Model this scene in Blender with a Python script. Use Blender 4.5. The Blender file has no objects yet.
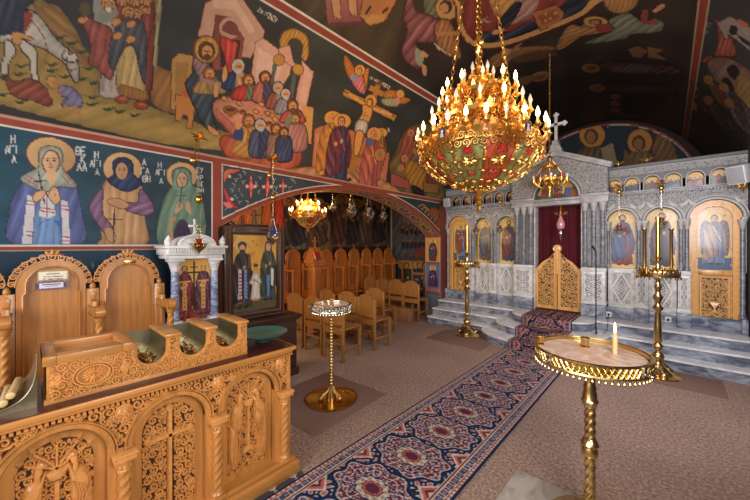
import bpy, bmesh, math, random
import numpy as np
from mathutils import Vector, Matrix
random.seed(7); np.random.seed(7)
PI = math.pi
scene = bpy.context.scene
COL = scene.collection
# ---------------------------------------------------------------- camera
F = 322.0; TH = math.radians(42.5); SN, CS = math.sin(TH), math.cos(TH); EYE = 1.6; CU, HV = 375.0, 244.0
cd = bpy.data.cameras.new('camera'); cam = bpy.data.objects.new('camera', cd); COL.objects.link(cam)
cam.location = (0, 0, EYE); cam.rotation_euler = (PI/2, 0, TH)
cd.sensor_width = 36; cd.lens = F/750*36; cd.shift_y = -6/750; cd.clip_start = .05
scene.camera = cam
scene.view_settings.view_transform = 'Standard'; scene.view_settings.exposure = .12
def proj(V):
    X, Y, Z = V[..., 0], V[..., 1], V[..., 2]
    z = -SN*X + CS*Y; r = CS*X + SN*Y
    zz = np.where(z > .15, z, np.nan)
    return CU + F*r/zz, HV - F*(Z-EYE)/zz
def _ray(u, v):
    r = (u-CU)/F
    return (-SN+CS*r, CS+SN*r, (HV-v)/F)
def onX(u, v, X):
    x, y, z = _ray(u, v); t = X/x; return Vector((X, y*t, EYE+z*t))
def onY(u, v, Y):
    x, y, z = _ray(u, v); t = Y/y; return Vector((x*t, Y, EYE+z*t))
def onZ(u, v, Z=0.0):
    x, y, z = _ray(u, v); t = (Z-EYE)/z; return Vector((x*t, y*t, Z))
# ---------------------------------------------------------------- colour
def lin1(c): return c/12.92 if c <= .04045 else ((c+.055)/1.055)**2.4
def L(r, g, b): return (lin1(r/255), lin1(g/255), lin1(b/255))
# ---------------------------------------------------------------- materials
def newmat(name):
    m = bpy.data.materials.new(name); m.use_nodes = True
    nt = m.node_tree; b = nt.nodes['Principled BSDF']
    return m, nt, b
def node(nt, t, **kw):
    n = nt.nodes.new(t)
    for k, v in kw.items():
        if hasattr(n, k): setattr(n, k, v)
        else: n.inputs[k].default_value = v
    return n
def ramp(nt, stops):
    n = nt.nodes.new('ShaderNodeValToRGB'); e = n.color_ramp.elements
    while len(e) < len(stops): e.new(.5)
    for q, (p, c) in zip(e, stops): q.position = p; q.color = (*c, 1)
    return n
def simple(name, rgb, rough=.5, metal=0, var=.12, scale=12, bump=0, bscale=60, coat=0, stretch=(1, 1, 1)):
    m, nt, b = newmat(name); c = L(*rgb)
    tc = node(nt, 'ShaderNodeTexCoord'); mp = node(nt, 'ShaderNodeMapping'); mp.inputs['Scale'].default_value = stretch
    nt.links.new(tc.outputs['Object'], mp.inputs['Vector'])
    nz = node(nt, 'ShaderNodeTexNoise', Scale=scale, Detail=5.0)
    nt.links.new(mp.outputs[0], nz.inputs['Vector'])
    r = ramp(nt, [(.25, tuple(x*(1-var) for x in c)), (.75, tuple(min(1, x*(1+var)) for x in c))])
    nt.links.new(nz.outputs['Fac'], r.inputs[0]); nt.links.new(r.outputs[0], b.inputs['Base Color'])
    b.inputs['Roughness'].default_value = rough; b.inputs['Metallic'].default_value = metal
    if coat: b.inputs['Coat Weight'].default_value = coat; b.inputs['Coat Roughness'].default_value = .15
    if bump:
        n2 = node(nt, 'ShaderNodeTexNoise', Scale=bscale, Detail=3.0); nt.links.new(mp.outputs[0], n2.inputs['Vector'])
        bp = node(nt, 'ShaderNodeBump', Strength=bump); bp.inputs['Distance'].default_value = .01
        nt.links.new(n2.outputs['Fac'], bp.inputs['Height']); nt.links.new(bp.outputs[0], b.inputs['Normal'])
    return m
def woodmat(name, rgb, rough=.38, axis='Z', dark=.66, sc=1.0):
    m, nt, b = newmat(name); c = L(*rgb)
    st = {'X': (1.2, 14, 14), 'Y': (14, 1.2, 14), 'Z': (14, 14, 1.2)}[axis]
    tc = node(nt, 'ShaderNodeTexCoord'); mp = node(nt, 'ShaderNodeMapping'); mp.inputs['Scale'].default_value = tuple(s*sc for s in st)
    nt.links.new(tc.outputs['Object'], mp.inputs['Vector'])
    nz = node(nt, 'ShaderNodeTexNoise', Scale=1.6, Detail=7.0, Distortion=.6); nt.links.new(mp.outputs[0], nz.inputs['Vector'])
    r = ramp(nt, [(.28, tuple(x*dark for x in c)), (.55, c), (.8, tuple(min(1, x*1.22) for x in c))])
    nt.links.new(nz.outputs['Fac'], r.inputs[0]); nt.links.new(r.outputs[0], b.inputs['Base Color'])
    b.inputs['Roughness'].default_value = rough; b.inputs['Coat Weight'].default_value = .25; b.inputs['Coat Roughness'].default_value = .2
    return m
def marble(name, c0, c1, scale=2.2, rough=.3, dist=2.0, pos=(.42, .6)):
    m, nt, b = newmat(name)
    tc = node(nt, 'ShaderNodeTexCoord'); mp = node(nt, 'ShaderNodeMapping'); mp.inputs['Scale'].default_value = (1, 1, 2.2); mp.inputs['Rotation'].default_value = (0, .35, .2)
    nt.links.new(tc.outputs['Object'], mp.inputs['Vector'])
    nz = node(nt, 'ShaderNodeTexNoise', Scale=scale, Detail=9.0, Roughness=.62, Distortion=dist); nt.links.new(mp.outputs[0], nz.inputs['Vector'])
    r = ramp(nt, [(pos[0], L(*c0)), (pos[1], L(*c1))])
    nt.links.new(nz.outputs['Fac'], r.inputs[0]); nt.links.new(r.outputs[0], b.inputs['Base Color'])
    b.inputs['Roughness'].default_value = rough
    return m
def paintmat(name, rough=.6, spec=.3, mottled=.10, coat=0):
    m, nt, b = newmat(name)
    at = node(nt, 'ShaderNodeAttribute', attribute_name='Col')
    tc = node(nt, 'ShaderNodeTexCoord'); nz = node(nt, 'ShaderNodeTexNoise', Scale=9.0, Detail=6.0, Roughness=.7); nt.links.new(tc.outputs['Object'], nz.inputs['Vector'])
    r = ramp(nt, [(.25, (1-mottled*2,)*3), (.75, (1+mottled,)*3)])
    mx = node(nt, 'ShaderNodeMix', data_type='RGBA', blend_type='MULTIPLY'); mx.inputs[0].default_value = 1
    nt.links.new(nz.outputs['Fac'], r.inputs[0]); nt.links.new(at.outputs['Color'], mx.inputs[6]); nt.links.new(r.outputs[0], mx.inputs[7])
    nt.links.new(mx.outputs[2], b.inputs['Base Color'])
    b.inputs['Roughness'].default_value = rough; b.inputs['Specular IOR Level'].default_value = spec
    if coat: b.inputs['Coat Weight'].default_value = coat; b.inputs['Coat Roughness'].default_value = .08
    return m
def emit(name, rgb, strength):
    m, nt, b = newmat(name); b.inputs['Base Color'].default_value = (*L(*rgb), 1)
    b.inputs['Emission Color'].default_value = (*L(*rgb), 1); b.inputs['Emission Strength'].default_value = strength
    nz = node(nt, 'ShaderNodeTexNoise', Scale=3.0); return m
def glass(name, rgb, rough=.08, trans=.85):
    m, nt, b = newmat(name); b.inputs['Base Color'].default_value = (*L(*rgb), 1)
    b.inputs['Transmission Weight'].default_value = trans; b.inputs['Roughness'].default_value = rough; return m
M = {}
M['wood'] = woodmat('honey_wood', (198, 134, 66))
M['woodY'] = woodmat('honey_wood_lengthwise', (198, 134, 66), axis='Y')
M['carved'] = simple('carved_wood', (214, 148, 78), .36, var=.2, scale=30, coat=.3)
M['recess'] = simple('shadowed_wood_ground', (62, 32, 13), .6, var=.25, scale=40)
M['wood2'] = woodmat('stall_wood', (192, 128, 60))
M['wood_aisle'] = woodmat('aisle_wood', (190, 112, 44))
M['chairwood'] = woodmat('chair_wood', (156, 106, 54))
M['darkwood'] = woodmat('dark_wood', (64, 36, 24), .35)
M['goldwood'] = woodmat('gilded_door_wood', (222, 162, 84), .34)
M['goldcarve'] = simple('gilded_carving', (232, 180, 104), .3, var=.2, scale=40, coat=.3)
M['brass'] = simple('brass', (218, 190, 126), .24, 1, var=.12, scale=8)
M['brassdark'] = simple('aged_brass', (206, 164, 92), .28, 1, var=.25, scale=10)
M['gilt'] = simple('gilt_metal', (228, 176, 92), .3, .95, var=.2, scale=30)
M['silver'] = simple('silver_metal', (222, 214, 196), .24, 1, var=.15, scale=20)
M['white_marble'] = marble('white_marble', (192, 190, 186), (228, 224, 216), 3.0, .35)
M['grey_marble'] = marble('grey_marble', (150, 148, 145), (178, 176, 171), 3.0, .38)
M['relief_marble'] = simple('relief_marble', (226, 221, 212), .42, var=.1, scale=20)
M['relief_grey'] = simple('relief_grey', (178, 175, 168), .45, var=.1, scale=20)
M['panel_grey'] = simple('panel_grey', (140, 142, 146), .55, var=.12, scale=30)
M['marble_ground'] = simple('marble_ground', (106, 105, 104), .55, var=.18, scale=30)
M['blue_marble'] = marble('blue_grey_marble', (80, 88, 102), (166, 171, 180), 3.2, .26, 1.6, (.38, .66))
M['col_marble'] = marble('column_marble', (98, 100, 104), (140, 142, 146), 5.0, .25)
M['tread'] = marble('pale_tread', (204, 203, 202), (236, 234, 230), 3.0, .3)
M['shrine_blue'] = marble('shrine_column_marble', (98, 112, 138), (170, 180, 196), 7.0, .25)
M['black'] = simple('black_metal', (24, 24, 26), .4, .3)
M['paint'] = paintmat('fresco_paint')
M['icon'] = paintmat('icon_paint', .35, .4, .06, .25)
M['rug'] = paintmat('woven_rug', .95, .1, .12)
M['velvet'] = simple('crimson_velvet', (88, 12, 26), .9, var=.3, scale=6, stretch=(6, 1, .4))
M['wax'] = simple('beeswax', (222, 190, 128), .5, var=.08)
M['wax_dark'] = simple('stub_wax', (168, 112, 50), .5, var=.3, scale=40)
M['bulb'] = emit('lit_bulb', (255, 206, 130), 14)
M['bulb_off'] = simple('frosted_bulb', (226, 214, 200), .2, var=.05)
M['flame'] = emit('candle_flame', (255, 196, 110), 12)
M['red_glass'] = simple('red_glass', (160, 18, 22), .1, var=.1, coat=.6)
M['blue_glass'] = simple('blue_glass', (34, 52, 130), .1, var=.1, coat=.6)
M['pink_glass'] = simple('rose_glass', (206, 140, 140), .12, var=.1, coat=.6)
M['paper'] = simple('paper', (232, 226, 212), .8, var=.03)
M['plastic'] = simple('pale_grey_plastic', (206, 206, 204), .5, var=.03)
M['grille'] = simple('speaker_grille', (150, 150, 150), .6, var=.1, scale=200)
M['tin'] = simple('sheet_metal_trough', (150, 140, 112), .34, .9, var=.2, scale=8)
M['teal'] = simple('teal_ceramic', (58, 108, 100), .35, var=.2, scale=14, coat=.4)
M['redtop'] = simple('dark_red_stone', (72, 30, 28), .3, var=.2, scale=30)
M['bookred'] = simple('red_cloth_cover', (150, 34, 30), .6)
M['mat'] = simple('dull_brown_mat', (128, 98, 84), .9, var=.12, scale=60)
M['slab'] = marble('floor_slab_marble', (156, 146, 134), (198, 190, 178), 3.0, .3)
M['trayrose'] = marble('tray_marble', (222, 176, 150), (238, 220, 204), 6.0, .35, 2.0)
M['greenpanel'] = simple('green_enamel_panel', (150, 150, 92), .4, .3, var=.25, scale=30)
M['redpanel'] = simple('red_enamel_panel', (190, 84, 54), .4, .3, var=.25, scale=30)
# ---------------------------------------------------------------- mesh builder
I4 = Matrix.Identity(4)
class MB:
    def __init__(s): s.v = []; s.f = []; s.m = I4.copy()
    def add(s, vs, fs, m=None):
        mm = s.m if m is None else s.m @ m
        o = len(s.v); s.v += [tuple(mm @ Vector(p)) for p in vs]; s.f += [tuple(i+o for i in f) for f in fs]; return s
    def box(s, x0, x1, y0, y1, z0, z1, ch=0.0, m=None):
        x0, x1 = min(x0, x1), max(x0, x1); y0, y1 = min(y0, y1), max(y0, y1); z0, z1 = min(z0, z1), max(z0, z1)
        c = min(ch, (x1-x0)*.45, (y1-y0)*.45, (z1-z0)*.45)
        if c <= 0:
            vs = [(x, y, z) for z in (z0, z1) for (x, y) in ((x0, y0), (x1, y0), (x1, y1), (x0, y1))]
            fs = [(3, 2, 1, 0), (4, 5, 6, 7), (0, 1, 5, 4), (1, 2, 6, 5), (2, 3, 7, 6), (3, 0, 4, 7)]
            return s.add(vs, fs, m)
        bm = bmesh.new(); bmesh.ops.create_cube(bm, size=1)
        for q in bm.verts: q.co = Vector(((x0+x1)/2+q.co.x*(x1-x0), (y0+y1)/2+q.co.y*(y1-y0), (z0+z1)/2+q.co.z*(z1-z0)))
        bmesh.ops.bevel(bm, geom=list(bm.edges), offset=c, segments=2, affect='EDGES', profile=.5)
        bm.verts.index_update(); vs = [tuple(q.co) for q in bm.verts]; fs = [tuple(q.index for q in f.verts) for f in bm.faces]; bm.free()
        return s.add(vs, fs, m)
    def lathe(s, prof, seg=16, c=(0, 0, 0), m=None, a0=0.0, a1=2*PI, cap=True):
        full = abs(a1-a0-2*PI) < 1e-6; n = seg if full else seg+1
        vs = []; fs = []
        for r, z in prof:
            for i in range(n):
                a = a0+(a1-a0)*i/seg; vs.append((c[0]+r*math.cos(a), c[1]+r*math.sin(a), c[2]+z))
        for j in range(len(prof)-1):
            for i in range(seg):
                k = (i+1) % n
                fs.append((j*n+i, j*n+k, (j+1)*n+k, (j+1)*n+i))
        if full and cap and prof[0] != prof[-1]:
            if prof[0][0] > 1e-5: fs.append(tuple(range(n))[::-1])
            if prof[-1][0] > 1e-5: fs.append(tuple((len(prof)-1)*n+i for i in range(n)))
        return s.add(vs, fs, m)
    def tube(s, pts, r, seg=6, m=None, cap=True, closed=False):
        P = [Vector(p) for p in pts]; n = len(P)
        if n < 2: return s
        rs = r if isinstance(r, (list, tuple)) else [r]*n
        vs = []; fs = []; up = None
        for i, p in enumerate(P):
            a = P[(i-1) % n] if (closed or i > 0) else p; b = P[(i+1) % n] if (closed or i < n-1) else p
            t = (b-a)
            if t.length < 1e-9: t = Vector((0, 0, 1))
            t.normalize()
            if up is None: up = Vector((0, 0, 1)) if abs(t.z) < .9 else Vector((1, 0, 0))
            x = up - t*up.dot(t)
            if x.length < 1e-6: x = t.orthogonal()
            x.normalize(); y = t.cross(x); up = x
            for k in range(seg):
                q = 2*PI*k/seg; vs.append(tuple(p + (x*math.cos(q)+y*math.sin(q))*rs[i]))
        for i in range(n if closed else n-1):
            for k in range(seg):
                a, b = i*seg+k, i*seg+(k+1) % seg; j = ((i+1) % n)*seg
                fs.append((a, b, j+(k+1) % seg, j+k))
        if cap and not closed:
            fs.append(tuple(range(seg))[::-1]); fs.append(tuple((n-1)*seg+k for k in range(seg)))
        return s.add(vs, fs, m)
    def prism(s, poly, z0, z1, m=None):
        n = len(poly); vs = [(x, y, z0) for x, y in poly]+[(x, y, z1) for x, y in poly]
        fs = [tuple(range(n))[::-1], tuple(range(n, 2*n))]+[(i, (i+1) % n, n+(i+1) % n, n+i) for i in range(n)]
        return s.add(vs, fs, m)
    def dome(s, poly, h, m=None, inset=.55, z0=0.0):
        # low relief: outline raised to a smaller, softer top
        n = len(poly); cx = sum(p[0] for p in poly)/n; cy = sum(p[1] for p in poly)/n
        vs = []
        for (k, hh) in ((1, 0), (.93, h*.55), (.72, h*.9), (.4, h)):
            for x, y in poly: vs.append((cx+(x-cx)*k, cy+(y-cy)*k, z0+hh))
        fs = [(j*n+i, j*n+(i+1) % n, (j+1)*n+(i+1) % n, (j+1)*n+i) for j in range(3) for i in range(n)]
        fs.append(tuple(3*n+i for i in range(n)))
        return s.add(vs, fs, m)
    def sphere(s, c, r, seg=12, rings=8, sc=(1, 1, 1), m=None):
        pr = [(max(1e-6, math.sin(PI*i/rings)), -math.cos(PI*i/rings)) for i in range(rings+1)]
        return s.lathe(pr, seg, m=(m or I4) @ Matrix.Translation(c) @ Matrix.Diagonal((r*sc[0], r*sc[1], r*sc[2], 1)))
    def build(s, name, mat, parent=None, smooth=35, origin=None):
        me = bpy.data.meshes.new(name)
        off = parent_loc(parent) if origin is None else Vector(origin)
        me.from_pydata([(x-off.x, y-off.y, z-off.z) for x, y, z in s.v], [], s.f)
        me.materials.append(mat)
        bm = bmesh.new(); bm.from_mesh(me); bmesh.ops.recalc_face_normals(bm, faces=bm.faces); bm.to_mesh(me); bm.free()
        if smooth:
            me.shade_smooth(); me.set_sharp_from_angle(angle=math.radians(smooth))
        o = bpy.data.objects.new(name, me); COL.objects.link(o)
        if parent: o.parent = parent
        elif origin is not None: o.location = origin
        return o
def parent_loc(p):
    v = Vector((0, 0, 0))
    while p: v += p.location; p = p.parent
    return v
def tag(o, label=None, cat=None, group=None, kind=None):
    if label: o['label'] = label
    if cat: o['category'] = cat
    if group: o['group'] = group
    if kind: o['kind'] = kind
    return o
def thing(name, label, cat, loc=(0, 0, 0), group=None):
    o = bpy.data.objects.new(name, None); o.empty_display_size = .1; COL.objects.link(o); o.location = loc
    return tag(o, label, cat, group)
def kids(o): return [c for c in COL.objects if c.parent == o]
def copy_tree(o, loc=None, label=None, rz=None, parent=None):
    c = o.copy(); COL.objects.link(c)
    if parent: c.parent = parent
    if loc is not None: c.location = loc
    if label: c['label'] = label
    if rz is not None: c.rotation_euler = (0, 0, rz)
    for ch in kids(o): copy_tree(ch, parent=c)
    return c
def frame(o, xd, yd, zd=None):
    # local x,y -> world plane directions; local z = normal
    x = Vector(xd).normalized(); y = Vector(yd).normalized(); z = x.cross(y) if zd is None else Vector(zd)
    m = Matrix.Identity(4)
    for i in range(3): m[i][0] = x[i]; m[i][1] = y[i]; m[i][2] = z[i]; m[i][3] = o[i]
    return m
# ---------------------------------------------------------------- painting on dense meshes
def catmull(p, n=5, closed=True):
    p = np.asarray(p, float); k = len(p); out = []
    for i in range(k if closed else k-1):
        if closed: a, b, c, d = p[(i-1) % k], p[i], p[(i+1) % k], p[(i+2) % k]
        else: a, b, c, d = p[max(i-1, 0)], p[i], p[i+1], p[min(i+2, k-1)]
        for j in range(n):
            t = j/n; out.append(.5*((2*b)+(c-a)*t+(2*a-5*b+4*c-d)*t*t+(3*b-a-3*c+d)*t**3))
    if not closed: out.append(p[-1])
    return np.array(out)
GLY = {'H': ['0006', '4046', '0343'], 'A': ['0026', '2640', '1232'], 'G': ['0006', '0646'], 'I': ['2026'], 'TH': ['1030', '3042', '4244', '4436', '3616', '1604', '0402', '0210', '1333'],
       'E': ['0006', '0646', '0333', '0040'], 'K': ['0006', '0246', '1340'], 'LA': ['0026', '2640'], 'Y': ['2023', '2306', '2346'], 'PH': ['2026', '1535', '3544', '4433', '3313', '1304', '0415'],
       'R': ['0006', '0636', '3645', '4533', '3303'], 'O': ['1030', '3042', '4244', '4436', '3616', '1604', '0402', '0210'], 'S': ['4606', '0623', '2300', '0040'], 'N': ['0006', '0640', '4046'],
       'D': ['0026', '2640', '0040'], 'P': ['0006', '4046', '0646'], 'X': ['0046', '0640'], 'C': ['4616', '1604', '0402', '0210', '1040'], 'T': ['2026', '0646']}
class Paint:
    def __init__(s, U, V, base):
        s.U = U.ravel(); s.V = V.ravel(); s.c = np.tile(np.array(L(*base), float), (len(s.U), 1)); s.T = (0, 0, 1)
    def tone(s, k, sat):
        l = (s.c @ np.array([.3, .55, .15]))[:, None]; s.c = (l+(s.c-l)*sat)*k
    def at(s, ox, oy, sc): s.T = (ox, oy, sc); return s
    def _p(s, pts): p = np.asarray(pts, float); return np.stack([s.T[0]+p[:, 0]/s.T[2], s.T[1]+p[:, 1]/s.T[2]], 1)
    def _mask(s, p):
        x0, y0 = p.min(0); x1, y1 = p.max(0)
        idx = np.nonzero((s.U >= x0) & (s.U <= x1) & (s.V >= y0) & (s.V <= y1))[0]
        if len(idx) == 0: return idx
        u, v = s.U[idx], s.V[idx]; ins = np.zeros(len(idx), bool); n = len(p)
        for i in range(n):
            xa, ya = p[i]; xb, yb = p[(i+1) % n]
            if ya == yb: continue
            c = ((ya > v) != (yb > v)); ins ^= c & (u < (xb-xa)*(v-ya)/(yb-ya)+xa)
        return idx[ins]
    def _fill(s, p, col, fold=None, alpha=1.0, grad=None):
        i = s._mask(p)
        if len(i) == 0: return
        c = np.array(L(*col), float)[None, :].repeat(len(i), 0)
        if fold:
            a, wl, amp = fold; a = math.radians(a); u, v = s.U[i], s.V[i]; wl = wl/s.T[2]
            d = u*math.cos(a)+v*math.sin(a); e = -u*math.sin(a)+v*math.cos(a)
            ph = d/wl+.10*np.sin(e*2*PI/(wl*6.3)+d*1.1/wl)+.05*np.sin(e*2*PI/(wl*2.9)+d*2.3/wl); fr = ph-np.floor(ph); k = np.floor(ph)
            dk = np.exp(-(np.minimum(fr, 1-fr)/.13)**2)*(.55+.45*np.sin(k*2.4+e*.8/wl)); hl = np.exp(-((fr-.42)/.13)**2)*(.6+.4*np.sin(k*1.7+e*.5/wl+1))
            c = c*(1+amp*(1.5*hl-2.0*dk))[:, None]+hl[:, None]*amp*.14
            q = p; dist = np.full(len(i), 1e9)
            for m_ in range(len(q)):
                A_ = q[m_]; B_ = q[(m_+1) % len(q)]; ab = B_-A_; l2 = max(1e-9, ab @ ab); t = np.clip(((u-A_[0])*ab[0]+(v-A_[1])*ab[1])/l2, 0, 1)
                dist = np.minimum(dist, np.hypot(u-A_[0]-t*ab[0], v-A_[1]-t*ab[1]))
            w = max(1e-6, wl*.55); c = c*(1-.42*np.exp(-dist/w))[:, None]
        if grad:
            ang, amp = grad; a = math.radians(ang); u, v = s.U[i], s.V[i]; d = u*math.cos(a)+v*math.sin(a); d = (d-d.min())/max(1e-6, np.ptp(d))-.5
            c = c*(1+2*amp*d)[:, None]
        s.c[i] = s.c[i]*(1-alpha)+np.clip(c, 0, 1)*alpha
    def poly(s, pts, col, fold=None, line=None, lw=1.6, smooth=True, alpha=1.0, grad=None):
        p = s._p(pts)
        if smooth and len(p) > 3: p = catmull(p)
        if line: s._stroke(np.vstack([p, p[:1]]), lw, line)
        s._fill(p, col, fold, alpha, grad)
    def ell(s, cx, cy, rx, ry, col, rot=0, line=None, lw=1.6, fold=None, grad=None, alpha=1.0):
        a = np.linspace(0, 2*PI, 28, endpoint=False); r = math.radians(rot)
        x = rx*np.cos(a); y = ry*np.sin(a)
        pts = np.stack([cx+x*math.cos(r)-y*math.sin(r), cy+x*math.sin(r)+y*math.cos(r)], 1)
        s.poly(pts, col, fold, line, lw, False, alpha, grad)
    def _stroke(s, p, w, col):
        for a, b in zip(p[:-1], p[1:]):
            d = b-a; l = math.hypot(*d)
            if l < 1e-6: continue
            n = np.array([-d[1], d[0]])/l*w/2; e = d/l*w*.25
            s._fill(np.array([a+n-e, b+n+e, b-n+e, a-n-e]), col)
    def line(s, pts, w, col, smooth=False):
        p = s._p(pts)
        if smooth and len(p) > 2: p = catmull(p, closed=False)
        s._stroke(p, w/s.T[2], col)
    def text(s, word, x, y, h, col=(206, 204, 190), adv=.85, skew=0.0, rot=0.0, w=None):
        w = (w or h*.16)*.85; h = h*.88; adv = adv/.88; r = math.radians(rot)
        for k, g in enumerate(word.split()):
            if g == '-': continue
            for st in GLY[g]:
                q = []
                for a, b in ((st[0], st[1]), (st[2], st[3])):
                    px = (int(a)/4-.5)*h*.54+k*h*adv*.80; py = -(int(b)/6-.5)*h
                    q.append((x+px*math.cos(r)-py*math.sin(r), y+px*math.sin(r)+py*math.cos(r)))
                s.line(q, w, col)
    def fig(s, x, y, h, robe, cloak, halo=(206, 160, 80), skin=(206, 156, 104), hair=(90, 60, 40), lean=0, fold=True, wd=1.0, beard=False):
        # a standing robed figure: x centre, y top of head, h height
        k = h/100; f = 14*k*s.T[2] if False else 13*k; W = k*wd
        A = lambda pts: [(x+px*W+lean*(py/100), y+py*k) for px, py in pts]
        dk = lambda c, q=.42: tuple(int(v*q) for v in c)
        if halo: s.ell(x, y+8*k, 12*W, 10.5*k, halo, line=(130, 60, 40), lw=max(.6/s.T[2], 1.1*k))
        s.poly(A([(-5, 16), (5, 16), (9, 19), (13, 30), (14, 50), (14, 75), (16, 97), (-16, 97), (-14, 75), (-14, 50), (-13, 30), (-9, 19)]), robe, (4, f*.8, .3), line=dk(robe), lw=1.1*k, smooth=False, grad=(0, -.12))
        s.poly(A([(-5, 16), (0, 22), (4, 34), (8, 50), (4, 62), (9, 80), (-2, 88), (-16, 92), (-17, 60), (-15, 34), (-10, 20)]), cloak, (-16, f*.8, .32), line=dk(cloak), lw=1*k, smooth=False)
        s.poly(A([(5, 16), (10, 20), (15, 34), (19, 56), (17, 78), (12, 70), (12, 46), (8, 32)]), cloak, (10, f*.8, .3), line=dk(cloak), lw=1*k, smooth=False)
        s.line(A([(-4, 52), (0, 94)]), 1.2*k*s.T[2], dk(robe, .6)); s.line(A([(5, 58), (6, 94)]), 1.2*k*s.T[2], dk(robe, .6)); s.line(A([(-2, 24), (9, 52)]), 1.4*k*s.T[2], tuple(min(255, int(v*1.35)) for v in cloak))
        s.ell(x+lean*.08, y+8*k, 5.6*W, 8*k, hair); s.ell(x+lean*.08, y+9*k, 3.9*W, 6*k, skin, grad=(10, -.15))
        s.line([(x-2.6*W, y+7.6*k), (x+2.6*W, y+7.6*k)], .9*k*s.T[2], dk(skin)); s.line([(x, y+8*k), (x+.3*W, y+11*k)], .8*k*s.T[2], dk(skin, .65))
        if beard: s.ell(x+lean*.08, y+14*k, 3.4*W, 3.6*k, hair)
        s.ell(x+lean*.4+3*W, y+38*k, 2.2*W, 3.4*k, skin, 25); s.ell(x+lean*.4-5*W, y+42*k, 2.6*W, 3*k, skin)
        s.ell(x+lean-5*W, y+98*k, 4*W, 1.8*k, (50, 34, 30)); s.ell(x+lean+6*W, y+98*k, 4*W, 1.8*k, (50, 34, 30))
def gridmesh(name, G, P, mat, keep=None, parent=None, flip=False, origin=None):
    nr, nc = G.shape[:2]; idx = np.arange(nr*nc).reshape(nr, nc)
    a, b, c, d = idx[:-1, :-1], idx[:-1, 1:], idx[1:, 1:], idx[1:, :-1]
    q = np.stack([a, b, c, d] if not flip else [d, c, b, a], -1).reshape(-1, 4)
    if keep is not None: q = q[keep.ravel()]
    me = bpy.data.meshes.new(name); V = G.reshape(-1, 3).astype(np.float32)
    off = parent_loc(parent) if origin is None else Vector(origin)
    V = V-np.array(off[:], np.float32)
    me.vertices.add(len(V)); me.vertices.foreach_set('co', V.ravel())
    me.loops.add(q.size); me.loops.foreach_set('vertex_index', q.ravel().astype(np.int32))
    me.polygons.add(len(q)); me.polygons.foreach_set('loop_start', np.arange(0, q.size, 4, dtype=np.int32)); me.polygons.foreach_set('loop_total', np.full(len(q), 4, np.int32))
    me.update(calc_edges=True); me.validate()
    at = me.color_attributes.new('Col', 'FLOAT_COLOR', 'POINT')
    at.data.foreach_set('color', np.concatenate([np.clip(P.c, 0, 1), np.ones((len(V), 1))], 1).astype(np.float32).ravel())
    me.materials.append(mat); me.shade_smooth()
    o = bpy.data.objects.new(name, me); COL.objects.link(o)
    if parent: o.parent = parent
    elif origin is not None: o.location = origin
    return o
def panel(name, O, xd, yd, w, h, base, draw, mat=None, parent=None, res=.008, shape=None, unit=100.0, origin=None):
    # flat painted panel: O = lower left corner, xd right, yd up; draw(P, W, H) works in cm, y downwards
    nc = max(3, int(w/res)+1); nr = max(3, int(h/res)+1)
    a = np.linspace(0, w, nc); b = np.linspace(h, 0, nr); A, B = np.meshgrid(a, b)
    O = np.array(O, float); G = O+A[..., None]*np.array(xd, float)+B[..., None]*np.array(yd, float)
    P = Paint(A*unit, (h-B)*unit, base); draw(P, w*unit, h*unit)
    keep = None
    if shape:
        ca = (A[:-1, :-1]+A[1:, 1:])/2; cb = (B[:-1, :-1]+B[1:, 1:])/2; keep = shape(ca, cb)
    return gridmesh(name, G, P, mat or M['icon'], keep, parent, origin=origin, flip=False)
# ================================================================ THE SETTING
XC = -1.45; XW = -3.65; XR = .75; SPR = 2.54; VR = 2.2; YI = 6.3; YEND = 10.0
def carpet_mat():
    m, nt, b = newmat('speckled_carpet'); tc = node(nt, 'ShaderNodeTexCoord')
    n1 = node(nt, 'ShaderNodeTexNoise', Scale=45.0, Detail=8.0, Roughness=.75); nt.links.new(tc.outputs['Object'], n1.inputs['Vector'])
    r1 = ramp(nt, [(.36, L(116, 92, 78)), (.5, L(158, 132, 116)), (.64, L(192, 168, 152))]); nt.links.new(n1.outputs['Fac'], r1.inputs[0])
    n2 = node(nt, 'ShaderNodeTexNoise', Scale=1.4, Detail=4.0); nt.links.new(tc.outputs['Object'], n2.inputs['Vector'])
    r2 = ramp(nt, [(.3, (.86, .84, .84)), (.7, (1.06, 1.04, 1.02))]); nt.links.new(n2.outputs['Fac'], r2.inputs[0])
    mx = node(nt, 'ShaderNodeMix', data_type='RGBA', blend_type='MULTIPLY'); mx.inputs[0].default_value = 1
    nt.links.new(r1.outputs[0], mx.inputs[6]); nt.links.new(r2.outputs[0], mx.inputs[7]); nt.links.new(mx.outputs[2], b.inputs['Base Color'])
    b.inputs['Roughness'].default_value = .95; b.inputs['Specular IOR Level'].default_value = .1
    bp = node(nt, 'ShaderNodeBump', Strength=.5); bp.inputs['Distance'].default_value = .006
    nt.links.new(n1.outputs['Fac'], bp.inputs['Height']); nt.links.new(bp.outputs[0], b.inputs['Normal'])
    return m
fl = MB().box(-6.2, .85, -3, 10.1, -.06, 0).build('floor', carpet_mat(), smooth=0); tag(fl, kind='structure')
RED = (140, 62, 44); CREAM = (206, 196, 176)
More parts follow.
